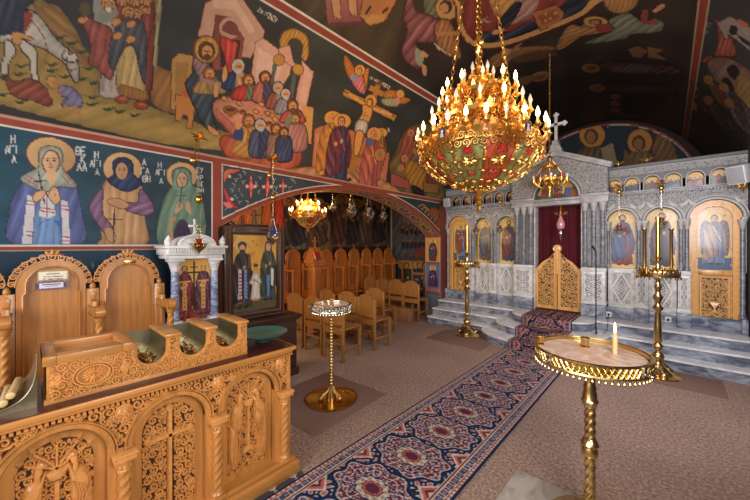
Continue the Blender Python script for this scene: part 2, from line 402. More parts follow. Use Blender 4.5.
# ---- left wall: face with saints, spandrel over the arch, pier
wl = bpy.data.objects.new('wall_left', None); COL.objects.link(wl); tag(wl, kind='structure')
def arch(Y): return -1.87+np.sqrt(np.maximum(.01, 4.33**2-(Y-3.77)**2))
ys = np.concatenate([np.linspace(-3, -.35, 12), np.arange(-.33, 1.4401, .0065)]); ys[-1] = 1.44
zs = np.concatenate([np.linspace(2.54, 1.50, 150), np.linspace(1.49, 0, 40)])
Yg, Zg = np.meshgrid(ys, zs); G = np.stack([np.full_like(Yg, XW), Yg, Zg], -1)
U, V = proj(G); P = Paint(U, V, (26, 66, 78))
yy, zz = Yg.ravel(), Zg.ravel()
def setm(P, mask, rgb): P.c[mask] = np.array(L(*rgb))
t = np.clip((yy+.1)/1.5, 0, 1)[:, None]
P.c[:] = np.array(L(18, 76, 92))*(1-t)+np.array(L(50, 62, 70))*t
P.c *= (1+.22*np.sin(yy*9+zz*7+2*np.sin(zz*11))*np.sin(zz*13-yy*5))[:, None]
# lower zone under the red line
low = zz < 1.55; setm(P, low, (24, 62, 84))
P.at(0, 235, 4.17)
for (x, y) in ((50, 118), (398, 122), (60, 170), (395, 165)):
    P.line([(x-10, y-6), (x+12, y-8), (x+32, y-4)], 5, (120, 170, 180), True); P.line([(x-12, y+8), (x+16, y+8)], 4, (90, 140, 156), True)
    P.line([(x-40, y+60), (x-10, y+50), (x+30, y+56)], 4, (130, 60, 60), True)
# Thekla
P.at(0, 125, 3.85); sk = (222, 168, 104)
P.ell(197, 118, 99, 72, (222, 216, 200), 14); P.ell(197, 118, 95, 68, (206, 154, 84), 14, grad=(60, -.18), line=(110, 50, 30), lw=3)
P.poly([(150, 170), (95, 210), (62, 258), (40, 320), (46, 458), (312, 458), (314, 330), (290, 235), (240, 180)], (92, 104, 162), (20, 46, .22), line=(28, 34, 66))
P.poly([(155, 280), (128, 458), (236, 458), (232, 380), (214, 290)], (112, 156, 206), (4, 30, .2))
P.poly([(150, 390), (182, 362), (218, 380), (236, 420), (232, 370), (160, 372)], (70, 106, 164))
P.poly([(106, 268), (84, 456), (122, 456), (136, 280)], (214, 204, 200), smooth=False); P.poly([(236, 288), (240, 456), (270, 456), (262, 296)], (214, 204, 200), smooth=False)
for y in (290, 305, 410, 425): P.line([(100, y), (134, y+3)], 4, (170, 60, 62)); P.line([(238, y+20), (268, y+22)], 4, (170, 60, 62))
P.poly([(165, 240), (150, 350), (185, 360), (214, 346), (200, 250)], (216, 208, 200), smooth=False)
for y in (318, 330): P.line([(154, y), (212, y+8)], 4, (170, 60, 62))
P.line([(182, 255), (180, 356)], 5, (170, 60, 62))
P.poly([(150, 108), (165, 86), (200, 80), (232, 95), (242, 130), (240, 166), (292, 226), (286, 240), (226, 236), (204, 254), (150, 250), (80, 210), (118, 180), (150, 160)], (176, 178, 150), (30, 34, .16), line=(60, 64, 52))
for a, b in (((96, 205), (146, 236)), ((106, 196), (150, 222)), ((246, 180), (284, 226)), ((238, 192), (270, 232))): P.line([a, b], 4, (170, 84, 92))
P.poly([(152, 142), (160, 104), (198, 92), (232, 108), (240, 146), (226, 118), (196, 108), (168, 118)], (196, 190, 176), (0, 14, .25))
P.ell(196, 142, 30, 42, sk, line=(120, 70, 40), lw=3, grad=(15, -.14)); P.poly([(180, 172), (212, 172), (216, 205), (200, 232), (182, 206)], sk)
def face(P, cx, cy, k=1.0):
    P.line([(cx-20*k, cy-13*k), (cx-5*k, cy-14*k)], 3*k, (90, 56, 34)); P.line([(cx+6*k, cy-14*k), (cx+20*k, cy-12*k)], 3*k, (90, 56, 34))
    P.ell(cx-12*k, cy-5*k, 5.5*k, 3.4*k, (60, 36, 26)); P.ell(cx+12*k, cy-5*k, 5.5*k, 3.4*k, (60, 36, 26))
    P.line([(cx, cy-8*k), (cx-2*k, cy+10*k), (cx+4*k, cy+11*k)], 2.6*k, (160, 100, 60)); P.line([(cx-7*k, cy+20*k), (cx+8*k, cy+20*k)], 4*k, (170, 70, 56))
face(P, 196, 142)
P.line([(148, 178), (172, 304)], 6, (50, 44, 44)); P.line([(128, 218), (178, 214)], 5, (50, 44, 44))
P.poly([(130, 270), (146, 256), (170, 254), (172, 268), (150, 290), (132, 294)], sk, line=(120, 70, 40), lw=2)
P.poly([(202, 244), (212, 240), (224, 256), (230, 290), (214, 304), (196, 288), (188, 270)], sk, line=(120, 70, 40), lw=2); P.line([(208, 248), (212, 275)], 2, (140, 90, 50)); P.line([(218, 256), (218, 278)], 2, (140, 90, 50))
P.text('H', 52, 54, 34, w=6); P.text('A G I', 28, 94, 32, w=6, adv=.72); P.text('A', 54, 131, 30, w=6); P.text('TH E', 300, 100, 34, w=6, adv=.7); P.text('K', 318, 132, 30, w=6); P.text('LA A', 305, 162, 32, w=6, adv=.8)
# Agatha
P.at(0, 120, 2.94)
P.ell(360, 143, 59, 50, (222, 216, 200), 8); P.ell(360, 143, 56, 47, (208, 158, 90), 8, grad=(60, -.18), line=(110, 50, 30), lw=2)
P.poly([(320, 176), (300, 200), (288, 290), (300, 345), (293, 366), (428, 366), (426, 290), (418, 200), (392, 178), (356, 200)], (206, 150, 84), (6, 24, .2), line=(80, 50, 26))
P.poly([(302, 204), (276, 225), (263, 262), (284, 300), (308, 332), (332, 318), (306, 285), (300, 250)], (146, 100, 134), (30, 22, .25), line=(60, 34, 56))
P.poly([(412, 204), (436, 226), (453, 264), (430, 280), (374, 266), (372, 244), (405, 242)], (146, 100, 134), (70, 22, .25), line=(60, 34, 56))
P.poly([(332, 128), (345, 113), (374, 113), (390, 130), (393, 162), (418, 186), (372, 210), (318, 180), (334, 160)], (42, 62, 100), (40, 22, .25), line=(16, 24, 40))
P.ell(358, 150, 17, 25, (196, 142, 88), line=(60, 40, 30), grad=(15, -.14)); face(P, 358, 150, .6)
P.poly([(314, 240), (346, 231), (380, 250), (356, 260)], (196, 142, 88), line=(100, 60, 30), lw=1.5); P.poly([(308, 322), (326, 318), (340, 345), (330, 360), (316, 350)], (196, 142, 88), line=(100, 60, 30), lw=1.5)
P.line([(336, 258), (334, 362)], 3.4, (20, 18, 20)); P.line([(311, 291), (361, 293)], 3.4, (20, 18, 20))
P.text('H', 284, 102, 22, w=4); P.text('A G I', 270, 128, 22, w=3.2, adv=.7); P.text('A', 286, 153, 20, w=3.2); P.text('A', 424, 124, 20, w=3.2); P.text('G A', 420, 150, 20, w=3.2); P.text('TH H', 424, 173, 20, w=3.2)
# Euphrosyne
P.ell(535, 164, 48, 42, (222, 216, 200), 8); P.ell(535, 164, 45, 39, (206, 156, 88), 8, grad=(60, -.18), line=(110, 50, 30), lw=2)
P.poly([(508, 152), (535, 140), (560, 154), (564, 190), (592, 216), (597, 366), (468, 366), (476, 250), (498, 206), (510, 190)], (112, 146, 116), (16, 26, .22), line=(36, 54, 42))
P.poly([(522, 300), (508, 366), (562, 366), (550, 300)], (72, 52, 84)); P.poly([(520, 290), (506, 310), (512, 362), (500, 362), (498, 290)], (190, 140, 84))
P.poly([(514, 150), (535, 144), (556, 156), (560, 200), (535, 214), (508, 200)], (128, 166, 138), (10, 16, .18))
P.ell(535, 176, 15, 22, (206, 160, 108), line=(60, 50, 40), grad=(15, -.14)); face(P, 535, 176, .52)
P.poly([(514, 262), (526, 240), (536, 256), (518, 276)], (206, 160, 108)); P.poly([(545, 246), (556, 240), (562, 276), (548, 266)], (206, 160, 108))
P.line([(536, 190), (527, 258)], 2.4, (70, 50, 36)); P.line([(519, 222), (548, 222)], 2.4, (70, 50, 36))
P.text('H', 470, 132, 18, w=2.8); P.text('A G I', 462, 154, 18, w=2.8, adv=.7); P.text('A', 474, 179, 18, w=2.8); P.text('E Y', 582, 148, 16, w=2.6); P.text('PH R', 582, 170, 16, w=2.6); P.text('O S', 584, 188, 14, w=2.4); P.text('Y N H', 582, 206, 14, w=2.4, adv=.6)
P.tone(.80, .82)
# bands in metres
setm(P, (zz > 2.487), RED); setm(P, (zz > 2.474) & (zz < 2.487), CREAM)
setm(P, (zz > 1.552) & (zz < 1.583), RED); setm(P, (zz > 1.583) & (zz < 1.592), CREAM); setm(P, (zz > 1.545) & (zz < 1.552), (170, 150, 130))
setm(P, (yy > 1.385) & (zz > 1.58), RED); setm(P, (yy > 1.372) & (yy < 1.385) & (zz > 1.583) & (zz < 2.487), CREAM)
g = gridmesh('wall_face', G, P, M['paint'], parent=wl); tag(g, kind='structure')
# spandrel
ys = np.arange(1.44, 6.1001, .0085); ts = np.linspace(1, 0, 84); Yg, Tg = np.meshgrid(ys, ts); A = arch(Yg); Zg = A+(SPR-A)*Tg
G = np.stack([np.full_like(Yg, XW), Yg, Zg], -1); U, V = proj(G); P = Paint(U, V, (58, 66, 72)); yy, zz = Yg.ravel(), Zg.ravel()
P.c *= (1+.16*np.sin(yy*8+zz*6)*np.sin(zz*15-yy*4))[:, None]
rt = yy > 4.0; P.c[rt] = np.array(L(40, 62, 62))
P.at(210, 150, 5.0)
def flower(x, y, k, r=0, col=(206, 86, 84)):
    c, s_ = math.cos(r), math.sin(r); R = lambda pts: [(x+(a*c-b*s_)*k, y+(a*s_+b*c)*k) for a, b in pts]
    P.poly(R([(0, -62), (8, -20), (16, 0), (8, 24), (-2, 64), (-8, 22), (-14, 0), (-8, -26)]), col, (20, 14, .2), line=(90, 30, 30))
    P.ell(x-20*k, y, 8*k, 9*k, (222, 168, 150)); P.ell(x+20*k, y, 8*k, 9*k, (222, 168, 150))
    P.line(R([(0, -50), (3, 0), (-1, 50)]), 2.4*k, (236, 170, 150))
flower(205, 182, 1.0); flower(287, 184, .95, .05); flower(365, 180, .68, 0, (206, 112, 90))
P.poly([(72, 160), (66, 120), (84, 98), (112, 96), (148, 100), (120, 116), (96, 120), (84, 140)], (206, 112, 84), (40, 14, .2), line=(90, 40, 30))
P.poly([(68, 190), (76, 230), (92, 268), (120, 288), (144, 292), (118, 270), (96, 236), (84, 208)], (206, 70, 74), (40, 14, .2), line=(90, 30, 30)); P.poly([(66, 262), (84, 288), (112, 286), (96, 264)], (216, 110, 104))
P.ell(110, 246, 9, 8, (222, 170, 150)); P.ell(98, 132, 9, 8, (222, 180, 150))
for k, (x, y) in enumerate(((130, 150), (150, 130), (172, 115), (165, 160), (150, 200), (166, 225), (150, 262), (110, 200), (120, 175), (250, 140), (246, 210), (240, 170), (325, 150), (330, 190), (330, 215), (410, 150), (400, 190), (430, 158), (70, 100), (74, 300), (186, 262), (130, 236))):
    P.line([(x, y+10), (x+8*math.sin(k), y), (x+12*math.cos(k*2), y-10)], 2.6, (166, 160, 136), True); P.line([(x+8*math.sin(k), y), (x-9, y-7)], 2.4, (166, 160, 136))
# right corner: dark ornament
P.at(380, 170, 3.125)
for k in range(7):
    P.line([(120+k*10, 115+k*9), (134+k*8, 108+k*7), (146+k*7, 122+k*8)], 4, (170, 120, 60), True)
P.poly([(150, 128), (168, 118), (186, 128), (180, 150), (160, 146)], (150, 84, 44), (20, 10, .3)); P.poly([(172, 160), (190, 150), (196, 190), (182, 184)], (150, 70, 50), (20, 10, .3))
setm(P, zz > 2.487, RED); setm(P, (zz > 2.474) & (zz < 2.487), CREAM)
da = 4.33-np.hypot(yy-3.77, zz+1.87); da = -da   # distance above the arch line
setm(P, da < .055, RED); setm(P, (da > .055) & (da < .068) & (zz < 2.474), CREAM); setm(P, (da < .008), (170, 96, 70))
setm(P, (yy < 1.475), RED); setm(P, (yy > 1.475) & (yy < 1.488) & (zz < 2.474) & (da > .055), CREAM); setm(P, yy > 6.05, RED)
g = gridmesh('arch_spandrel', G, P, M['paint'], parent=wl); tag(g, kind='structure')
# soffit with medallions
ys = np.arange(1.44, 6.101, .012); xs = np.linspace(XW, XW-.42, 44); Yg, Xg = np.meshgrid(ys, xs); G = np.stack([Xg, Yg, arch(Yg)], -1)
P = Paint((Yg-1.44)*100, (XW-Xg)*100, (150, 110, 92)); yy = (Yg.ravel()-1.44)*100; xx = (XW-Xg.ravel())*100
P.c *= (1+.2*np.sin(yy*.9)*np.sin(xx*.8))[:, None]
for k in range(12):
    c = 20+k*38; P.ell(c, 21, 15, 12, (206, 176, 116), line=(120, 40, 34), lw=3); P.ell(c, 21, 11.5, 9, ((60, 84, 120), (150, 52, 44), (84, 104, 70))[k % 3]); P.ell(c, 20, 5, 4.4, (214, 160, 80)); P.ell(c, 24, 7, 4, (120, 50, 46) if k % 3 != 1 else (60, 70, 110)); P.ell(c, 20, 2.6, 3, (190, 130, 84))
    P.poly([(c+16, 14), (c+19, 10), (c+22, 14), (c+19, 32)], (190, 150, 110)); P.line([(c+19, 8), (c+19, 36)], 1.4, (110, 50, 40))
setm(P, (xx < 3) | (xx > 39), RED); setm(P, ((xx > 3) & (xx < 4)) | ((xx > 38) & (xx < 39)), CREAM)
g = gridmesh('arch_soffit', G, P, M['paint'], parent=wl); tag(g, kind='structure')
# right jamb with two painted saints
xs = np.linspace(XW-.42, XW, 62); zs = np.linspace(1.785, 0, 230); Xg, Zg = np.meshgrid(xs, zs); G = np.stack([Xg, np.full_like(Xg, 6.1), Zg], -1)
P = Paint((Xg-XW+.42)*100, (1.785-Zg)*100, RED); xx = P.U; vv = P.V
setm(P, (xx > 3) & (xx < 39) & (vv > 4) & (vv < 58), (196, 146, 74)); P.fig(21, 8, 49, (136, 44, 46), (60, 70, 90), (222, 184, 96), hair=(70, 46, 30), wd=1.25)
setm(P, (xx > 3) & (xx < 39) & (vv > 62) & (vv < 126), (84, 110, 150)); P.fig(21, 67, 58, (54, 50, 96), (88, 52, 88), (222, 178, 90), hair=(70, 46, 60), wd=1.2)
setm(P, (xx > 3) & (xx < 39) & (vv > 113) & (vv < 126), (140, 96, 104))
for k in range(6): P.ell(6+k*6, 119.5, 2.4, 4.6, (190, 130, 120), line=(70, 40, 60), lw=1)
setm(P, ((xx > 2.2) & (xx < 3)) | ((xx > 39) & (xx < 39.8)), CREAM); setm(P, vv > 128, (110, 112, 120))
g = gridmesh('pier_jamb', G, P, M['paint'], parent=wl); tag(g, kind='structure')
tag(MB().box(XW-.42, XW, 6.1005, 6.7, 0, SPR).build('pier_core', simple('pier_plaster', (120, 60, 46), .7), wl), kind='structure')
tag(MB().box(XW-.42, XW-.002, -3, 1.435, 0, SPR).box(XW-.42, XW-.002, 1.0, 6.3, 2.5, 2.62).build('wall_core', simple('wall_plaster', (120, 84, 66), .8), wl), kind='structure')
# ---- aisle room beyond the arch
XA, YA, ZA = -6.1, 7.3, 3.0
def darkwall(P, figs, tile=None):
    for a in figs: P.fig(*a[:3], a[3], a[4], a[5] if len(a) > 5 else (150, 108, 52), skin=(150, 104, 66), wd=1.0)
ys = np.arange(.3, YA+.001, .02); zs = np.linspace(ZA, 0, 150); Yg, Zg = np.meshgrid(ys, zs); G = np.stack([np.full_like(Yg, XA), Yg, Zg], -1); U, V = proj(G); P = Paint(U, V, (36, 32, 34))
P.at(200, 160, 2.94); kk = 0
setm(P, (P.V > 247), (70, 40, 24))
for x, y, h, r, c in ((262, 110, 160, (120, 104, 92), (70, 60, 56)), (300, 118, 150, (132, 116, 100), (60, 52, 60)), (345, 115, 152, (96, 84, 80), (118, 84, 62)), (364, 128, 140, (140, 108, 80), (92, 70, 50)), (417, 104, 158, (124, 90, 58), (92, 58, 44)), (459, 118, 142, (96, 80, 62), (60, 50, 46)), (497, 110, 150, (98, 70, 52), (110, 86, 60)), (535, 124, 134, (110, 96, 84), (70, 60, 54))):
    P.T = (200, 160, 2.94); X_, Y_ = 200+x/2.94, 160+y/2.94; P.T = (0, 0, 1); P.fig(X_, Y_, h/2.94, r, c, (150, 106, 50), (150, 100, 62), (50, 36, 28), wd=1.15)
P.at(210, 150, 5.0)
P.poly([(100, 400), (100, 270), (180, 240), (372, 240), (372, 400)], (150, 84, 56), smooth=False)
for x, c1 in ((130, (190, 120, 70)), (195, (206, 120, 60)), (238, (180, 140, 80)), (285, (206, 110, 56)), (345, (206, 74, 50))): P.poly([(x-22, 400), (x-18, 270), (x, 238), (x+18, 270), (x+24, 400)], c1, (10, 18, .3), line=(80, 40, 30))
g = gridmesh('wall_aisle', G, P, M['paint']); tag(g, kind='structure')
xs = np.linspace(XA, XW-.3, 130); zs = np.linspace(ZA, 0, 170); Xg, Zg = np.meshgrid(xs, zs); G = np.stack([Xg, np.full_like(Xg, YA), Zg], -1); U, V = proj(G); P = Paint(U, V, (74, 74, 80))
P.at(380, 170, 3.125)
P.poly([(40, 110), (146, 120), (146, 275), (40, 275)], (92, 92, 98), (30, 20, .2), smooth=False)
for k in range(6): P.ell(70+k*14, 190+6*(k % 2), 6, 9, (60, 40, 40)); P.ell(70+k*14, 180+6*(k % 2), 3.4, 3.6, (160, 110, 70)); P.ell(72+k*13, 235, 6, 13, (50, 50, 60)); P.ell(72+k*13, 221, 3.2, 3.4, (150, 104, 66))
P.poly([(60, 150), (100, 140), (140, 160), (120, 178), (80, 170)], (130, 120, 116), (20, 12, .25)); P.poly([(110, 250), (140, 240), (144, 270), (112, 272)], (140, 70, 60))
P.line([(36, 116), (36, 285)], 5, (170, 150, 130)); P.line([(36, 284), (150, 284)], 4, (150, 120, 100))
P.T = (0, 0, 1); P.poly([(390, 262), (428, 262), (428, 330), (390, 330)], (36, 66, 100), smooth=False)
P.fig(406, 262, 42, (90, 84, 66), (60, 70, 54), (206, 160, 80), wd=1.5); P.fig(420, 262, 42, (110, 90, 76), (70, 80, 110), (206, 160, 80), wd=1.5)
g = gridmesh('wall_aisle_end', G, P, M['paint']); tag(g, kind='structure')
tag(MB().box(XA-.1, XW-.42, .2, YA+.1, ZA, ZA+.08).build('ceiling_aisle', simple('aisle_ceiling_paint', (92, 70, 56), .7), smooth=0), kind='structure')
tag(MB().box(XA, XW-.42, .2, .3, 0, ZA).build('wall_aisle_near', simple('aisle_wall_paint', (110, 60, 44), .7), smooth=0), kind='structure')
# ---- barrel vault, painted
ce = bpy.data.objects.new('ceiling', None); COL.objects.link(ce); tag(ce, kind='structure')
def vault(ph, Y): return np.stack([XC-VR*np.cos(ph), Y, SPR+VR*np.sin(ph)], -1)
ys = np.concatenate([np.linspace(-3, -.55, 8), np.arange(-.5, 6.9, .0092), np.arange(6.9, YEND+.03, .03)]); ph = np.radians(np.linspace(46.5, 0, 196)); Yg, Pg = np.meshgrid(ys, ph); G = vault(Pg, Yg); U, V = proj(G)
P = Paint(U, V, (54, 56, 54)); deg = np.degrees(Pg.ravel()); yy = Yg.ravel()
P.c *= (1+.25*np.sin(yy*5+deg*.2)*np.sin(deg*.35-yy*3))[:, None]
# entry scene (left)
P.at(0, 0, 4.17)
P.poly([(-40, -40), (150, -20), (260, 60), (330, 170), (420, 300), (520, 400), (690, 470), (1000, 570), (-40, 430)], (172, 140, 74), (30, 90, .12), smooth=False, grad=(60, .1))
P.poly([(110, -40), (160, 30), (230, 20), (300, 100), (350, 200), (380, 280), (280, 230), (190, 130)], (158, 118, 66), (-50, 40, .2))
P.poly([(-20, 330), (200, 360), (440, 420), (720, 500), (1100, 620), (690, 600), (-40, 420)], (190, 158, 86), (70, 60, .12))
P.poly([(620, 270), (690, 290), (800, 340), (860, 460), (700, 470), (620, 400)], (160, 112, 58), (30, 40, .15))
for x, y in ((250, 160), (300, 185), (340, 220), (90, 280), (80, 315), (215, 275), (210, 300), (370, 290), (270, 325), (340, 335), (390, 350), (385, 410), (380, 440), (450, 460), (500, 470), (85, 430), (10, 400), (560, 485)):
    for a in range(7): P.poly([(x, y), (x-30+a*10, y-14-3*(a % 2)), (x-26+a*10, y-8)], (72, 88, 42), smooth=False)
    P.ell(x, y-2, 16, 6, (50, 66, 34))
HW = (206, 200, 184)
P.poly([(0, 60), (60, 40), (135, 50), (180, 90), (230, 160), (290, 215), (320, 250), (326, 320), (316, 342), (290, 300), (270, 262), (220, 225), (180, 200), (110, 180), (30, 178), (-20, 150)], HW, (50, 40, .1), line=(60, 56, 50), lw=3)
P.poly([(20, 170), (50, 180), (62, 220), (36, 260), (30, 320), (14, 320), (8, 270), (24, 220)], (196, 190, 172), line=(60, 56, 50), lw=3); P.poly([(90, 170), (130, 190), (154, 230), (150, 290), (160, 340), (138, 345), (130, 280), (122, 240), (90, 205)], (206, 200, 184), line=(60, 56, 50), lw=3)
P.ell(22, 322, 20, 14, (70, 68, 66)); P.ell(146, 346, 18, 14, (70, 68, 66)); P.poly([(262, 240), (282, 204), (288, 232), (316, 224), (312, 256)], HW, line=(60, 56, 50), lw=3)
P.line([(120, 70), (180, 150), (200, 210), (260, 260), (300, 300)], 4, (130, 50, 40), True); P.line([(286, 296), (322, 286)], 5, (110, 50, 40)); P.line([(280, 240), (276, 290)], 4, (110, 50, 40)); P.ell(292, 262, 5, 4, (40, 34, 30)); P.ell(318, 330, 5, 5, (80, 70, 66))
for k in range(8): P.line([(150+k*16, 92+k*17), (164+k*16, 88+k*17)], 4, (150, 146, 134))
P.poly([(-40, -40), (60, -40), (110, -30), (150, -40), (146, 0), (110, 40), (104, 140), (60, 140), (-40, 130)], (48, 54, 76), (20, 40, .3), line=(20, 22, 34)); P.poly([(100, 60), (130, 50), (136, 70), (112, 130), (100, 130)], (150, 64, 46))
P.poly([(50, 140), (86, 138), (134, 160), (130, 168), (90, 158), (88, 178), (56, 178)], (206, 150, 90), line=(90, 60, 30))
P.poly([(20, 320), (60, 340), (120, 330), (170, 350), (200, 380), (216, 430), (190, 440), (140, 420), (80, 410), (40, 380)], (154, 80, 56), (60, 34, .3), line=(70, 30, 24))
P.ell(216, 338, 20, 20, (206, 160, 80), line=(120, 60, 40)); P.ell(232, 346, 15, 19, (196, 136, 84)); P.poly([(250, 360), (300, 366), (340, 410), (336, 446), (290, 440), (262, 446), (264, 420), (286, 410), (250, 396)], (148, 140, 178), (40, 30, .25), line=(60, 56, 84))
P.line([(250, 392), (206, 400)], 10, (196, 136, 84)); P.line([(252, 376), (200, 382)], 9, (196, 136, 84)); P.line([(276, 440), (258, 478)], 12, (196, 136, 84)); P.line([(310, 444), (336, 488)], 12, (196, 136, 84))
# elders at the gate
P.poly([(385, -40), (440, -40), (430, 200), (418, 300), (402, 240)], (150, 150, 140), smooth=False); P.poly([(640, -40), (680, -40), (650, 290), (620, 280)], (140, 128, 92), smooth=False); P.line([(652, -20), (632, 280)], 4, (96, 88, 62)); P.line([(668, -20), (640, 290)], 4, (190, 176, 130))
P.poly([(480, -20), (630, -20), (640, 200), (622, 420), (560, 400), (500, 200)], (140, 62, 48), (10, 40, .3), line=(60, 24, 20))
P.poly([(425, 80), (440, 60), (480, 90), (480, 240), (506, 390), (420, 400), (424, 300), (432, 200)], (190, 178, 166), (8, 30, .2), line=(80, 70, 70))
P.poly([(330, 84), (372, 76), (396, 90), (460, 120), (470, 200), (466, 330), (400, 280), (370, 260), (380, 190), (356, 120)], (168, 88, 74), (14, 36, .28), line=(80, 34, 30))
P.poly([(410, 60), (430, 30), (480, 20), (490, 60), (470, 90), (420, 90)], (140, 146, 124)); P.poly([(470, 190), (530, 130), (590, 200), (596, 300), (610, 400), (580, 414), (496, 386), (484, 300), (476, 260)], (206, 176, 116), (8, 34, .25), line=(90, 64, 40))
P.poly([(500, 90), (560, 80), (604, 120), (608, 330), (590, 320), (560, 200), (520, 200), (470, 290), (452, 220), (480, 120)], (86, 88, 100), (14, 34, .3), line=(34, 34, 44)); P.poly([(505, 350), (600, 380), (616, 412), (560, 414), (500, 386)], (170, 118, 54), (4, 16, .2))
for x, y, r, hc in ((452, 24, 26, (226, 218, 200)), (536, 60, 24, (90, 80, 70)), (514, 14, 22, (120, 70, 46)), (566, 14, 22, (110, 70, 44)), (604, 50, 22, (120, 76, 48)), (572, 66, 20, (80, 56, 40)), (612, 14, 20, (120, 70, 40))):
    P.ell(x, y-8, r, r, (206, 160, 84), line=(120, 60, 36)); P.ell(x, y-4, r*.78, r*.86, hc); P.ell(x, y, r*.6, r*.74, (206, 146, 92), line=(110, 64, 36), lw=2); P.ell(x, y+r*.6, r*.42, r*.36, hc)
    P.line([(x-8, y-2), (x+8, y-2)], 3, (70, 40, 30))
for x, y in ((346, 82), (486, 92), (546, 100), (490, 150), (546, 164)): P.ell(x, y, 20, 13, (206, 150, 92), -20, line=(110, 64, 36), lw=2)
P.line([(350, 76), (354, 20)], 5, (80, 70, 40)); P.ell(354, 40, 22, 30, (104, 90, 46), alpha=.8)
for x, y in ((508, 415), (588, 440)): P.ell(x, y, 30, 14, (160, 70, 40), 8, line=(70, 30, 20)); P.ell(x+4, y-4, 16, 6, (190, 110, 60))
P.ell(456, 392, 40, 12, (190, 180, 170), 6)
# supper
P.at(160, 0, 4.17)
P.poly([(50, 250), (80, 222), (136, 234), (120, 470), (46, 456)], (186, 140, 76), smooth=False, line=(80, 54, 30)); P.poly([(66, 262), (118, 258), (106, 420), (62, 420)], (166, 120, 62), smooth=False)
P.poly([(190, 16), (260, -20), (330, -24), (436, 130), (426, 158), (376, 240), (340, 236), (352, 160), (300, 70), (232, 60), (216, 160), (160, 150)], (196, 152, 128), smooth=False, line=(110, 60, 50)); P.poly([(216, 0), (316, 0), (400, 130), (372, 140), (310, 40), (226, 34)], (214, 176, 150), smooth=False)
P.poly([(232, 60), (300, 70), (352, 160), (336, 290), (220, 290)], (132, 70, 60), smooth=False, grad=(90, .2)); P.ell(292, 118, 44, 46, (190, 150, 130)); P.poly([(262, 130), (266, 100), (292, 86), (318, 102), (330, 150)], (120, 66, 60))
P.poly([(248, 155), (336, 170), (318, 290), (252, 280)], (60, 36, 34), smooth=False); P.poly([(256, 152), (322, 182), (318, 210), (306, 290), (286, 300), (270, 230), (258, 200)], (206, 74, 60), (8, 24, .3), line=(110, 30, 30))
P.poly([(400, 178), (430, 160), (550, 250), (540, 310), (470, 420), (380, 340), (390, 250)], (206, 162, 138), smooth=False, line=(120, 70, 60)); P.poly([(410, 200), (520, 266), (460, 380), (398, 320)], (214, 176, 154), smooth=False, grad=(80, -.12))
P.poly([(500, 190), (510, 140), (560, 120), (610, 150), (620, 200), (612, 250), (590, 240), (596, 190), (570, 160), (536, 170), (530, 210)], (190, 138, 60), (30, 14, .3), line=(90, 56, 24)); P.poly([(534, 186), (560, 164), (590, 190), (588, 236), (540, 230)], (58, 60, 56))
P.poly([(490, 246), (500, 200), (540, 190), (556, 260), (640, 300), (610, 440), (600, 470), (560, 440), (590, 300), (560, 280), (510, 250)], (206, 156, 132), smooth=False, line=(120, 66, 56)); P.poly([(590, 250), (636, 300), (606, 430), (580, 420), (600, 310)], (214, 170, 148), smooth=False)
P.line([(480, 270), (460, 370)], 18, (86, 92, 92)); P.line([(562, 310), (544, 420)], 18, (86, 92, 92)); P.ell(496, 250, 22, 22, (190, 138, 62), line=(90, 56, 24)); P.ell(576, 290, 22, 22, (190, 138, 62), line=(90, 56, 24))
P.poly([(596, 440), (640, 448), (630, 600), (590, 590)], (206, 150, 84), smooth=False)
P.text('D E I P N O S', 416, 40, 22, adv=.80, rot=33, w=3.6, col=(196, 190, 170))
P.at(160, 90, 4.17)
P.poly([(66, 20), (150, 34), (130, 160), (110, 158), (120, 110), (96, 100), (84, 130), (66, 126)], (196, 132, 62), smooth=False, line=(90, 54, 26)); P.poly([(96, 4), (140, 0), (156, 24), (120, 36), (96, 24)], (196, 84, 60))
P.poly([(252, 210), (280, 192), (360, 230), (460, 280), (560, 210), (586, 240), (576, 310), (500, 330), (380, 310), (290, 280), (260, 244)], (206, 102, 74), (20, 60, .15), line=(120, 44, 34), lw=3)
P.poly([(225, 50), (330, 24), (420, 30), (470, 70), (540, 150), (560, 200), (520, 236), (420, 230), (320, 200), (260, 140), (226, 100)], (212, 140, 112), (60, 60, .1), line=(120, 60, 48), lw=3)
P.poly([(236, 76), (320, 150), (420, 190), (520, 210), (500, 232), (420, 226), (320, 196), (262, 140), (232, 100)], (196, 112, 92), (20, 12, .2))
P.poly([(140, -70), (196, -150), (216, -40), (224, 30), (214, 70), (222, 120), (236, 176), (226, 180), (180, 140), (150, 80), (120, 10), (110, -30)], (66, 76, 88), (26, 34, .35), line=(24, 30, 38), lw=3)
P.at(160, 0, 4.17)
P.poly([(140, 250), (176, 240), (222, 300), (240, 340), (206, 362), (150, 300)], (158, 120, 118), (40, 20, .25)); P.ell(194, 206, 50, 53, (212, 162, 78), line=(120, 60, 36), lw=3, fold=(0, 24, .15))
def head(x, y, r, hc=(96, 60, 34), sk_=(206, 146, 92), beard=True):
    P.ell(x, y, r, r*1.12, hc, line=(60, 34, 22), lw=2); P.ell(x+r*.1, y+r*.18, r*.7, r*.86, sk_)
    if beard: P.ell(x+r*.1, y+r*.85, r*.52, r*.46, hc)
    P.line([(x-r*.35, y+r*.05), (x+r*.5, y+r*.05)], r*.16, (70, 40, 28)); P.line([(x+r*.1, y+r*.1), (x+r*.16, y+r*.4)], r*.12, (150, 90, 54))
head(194, 212, 32)
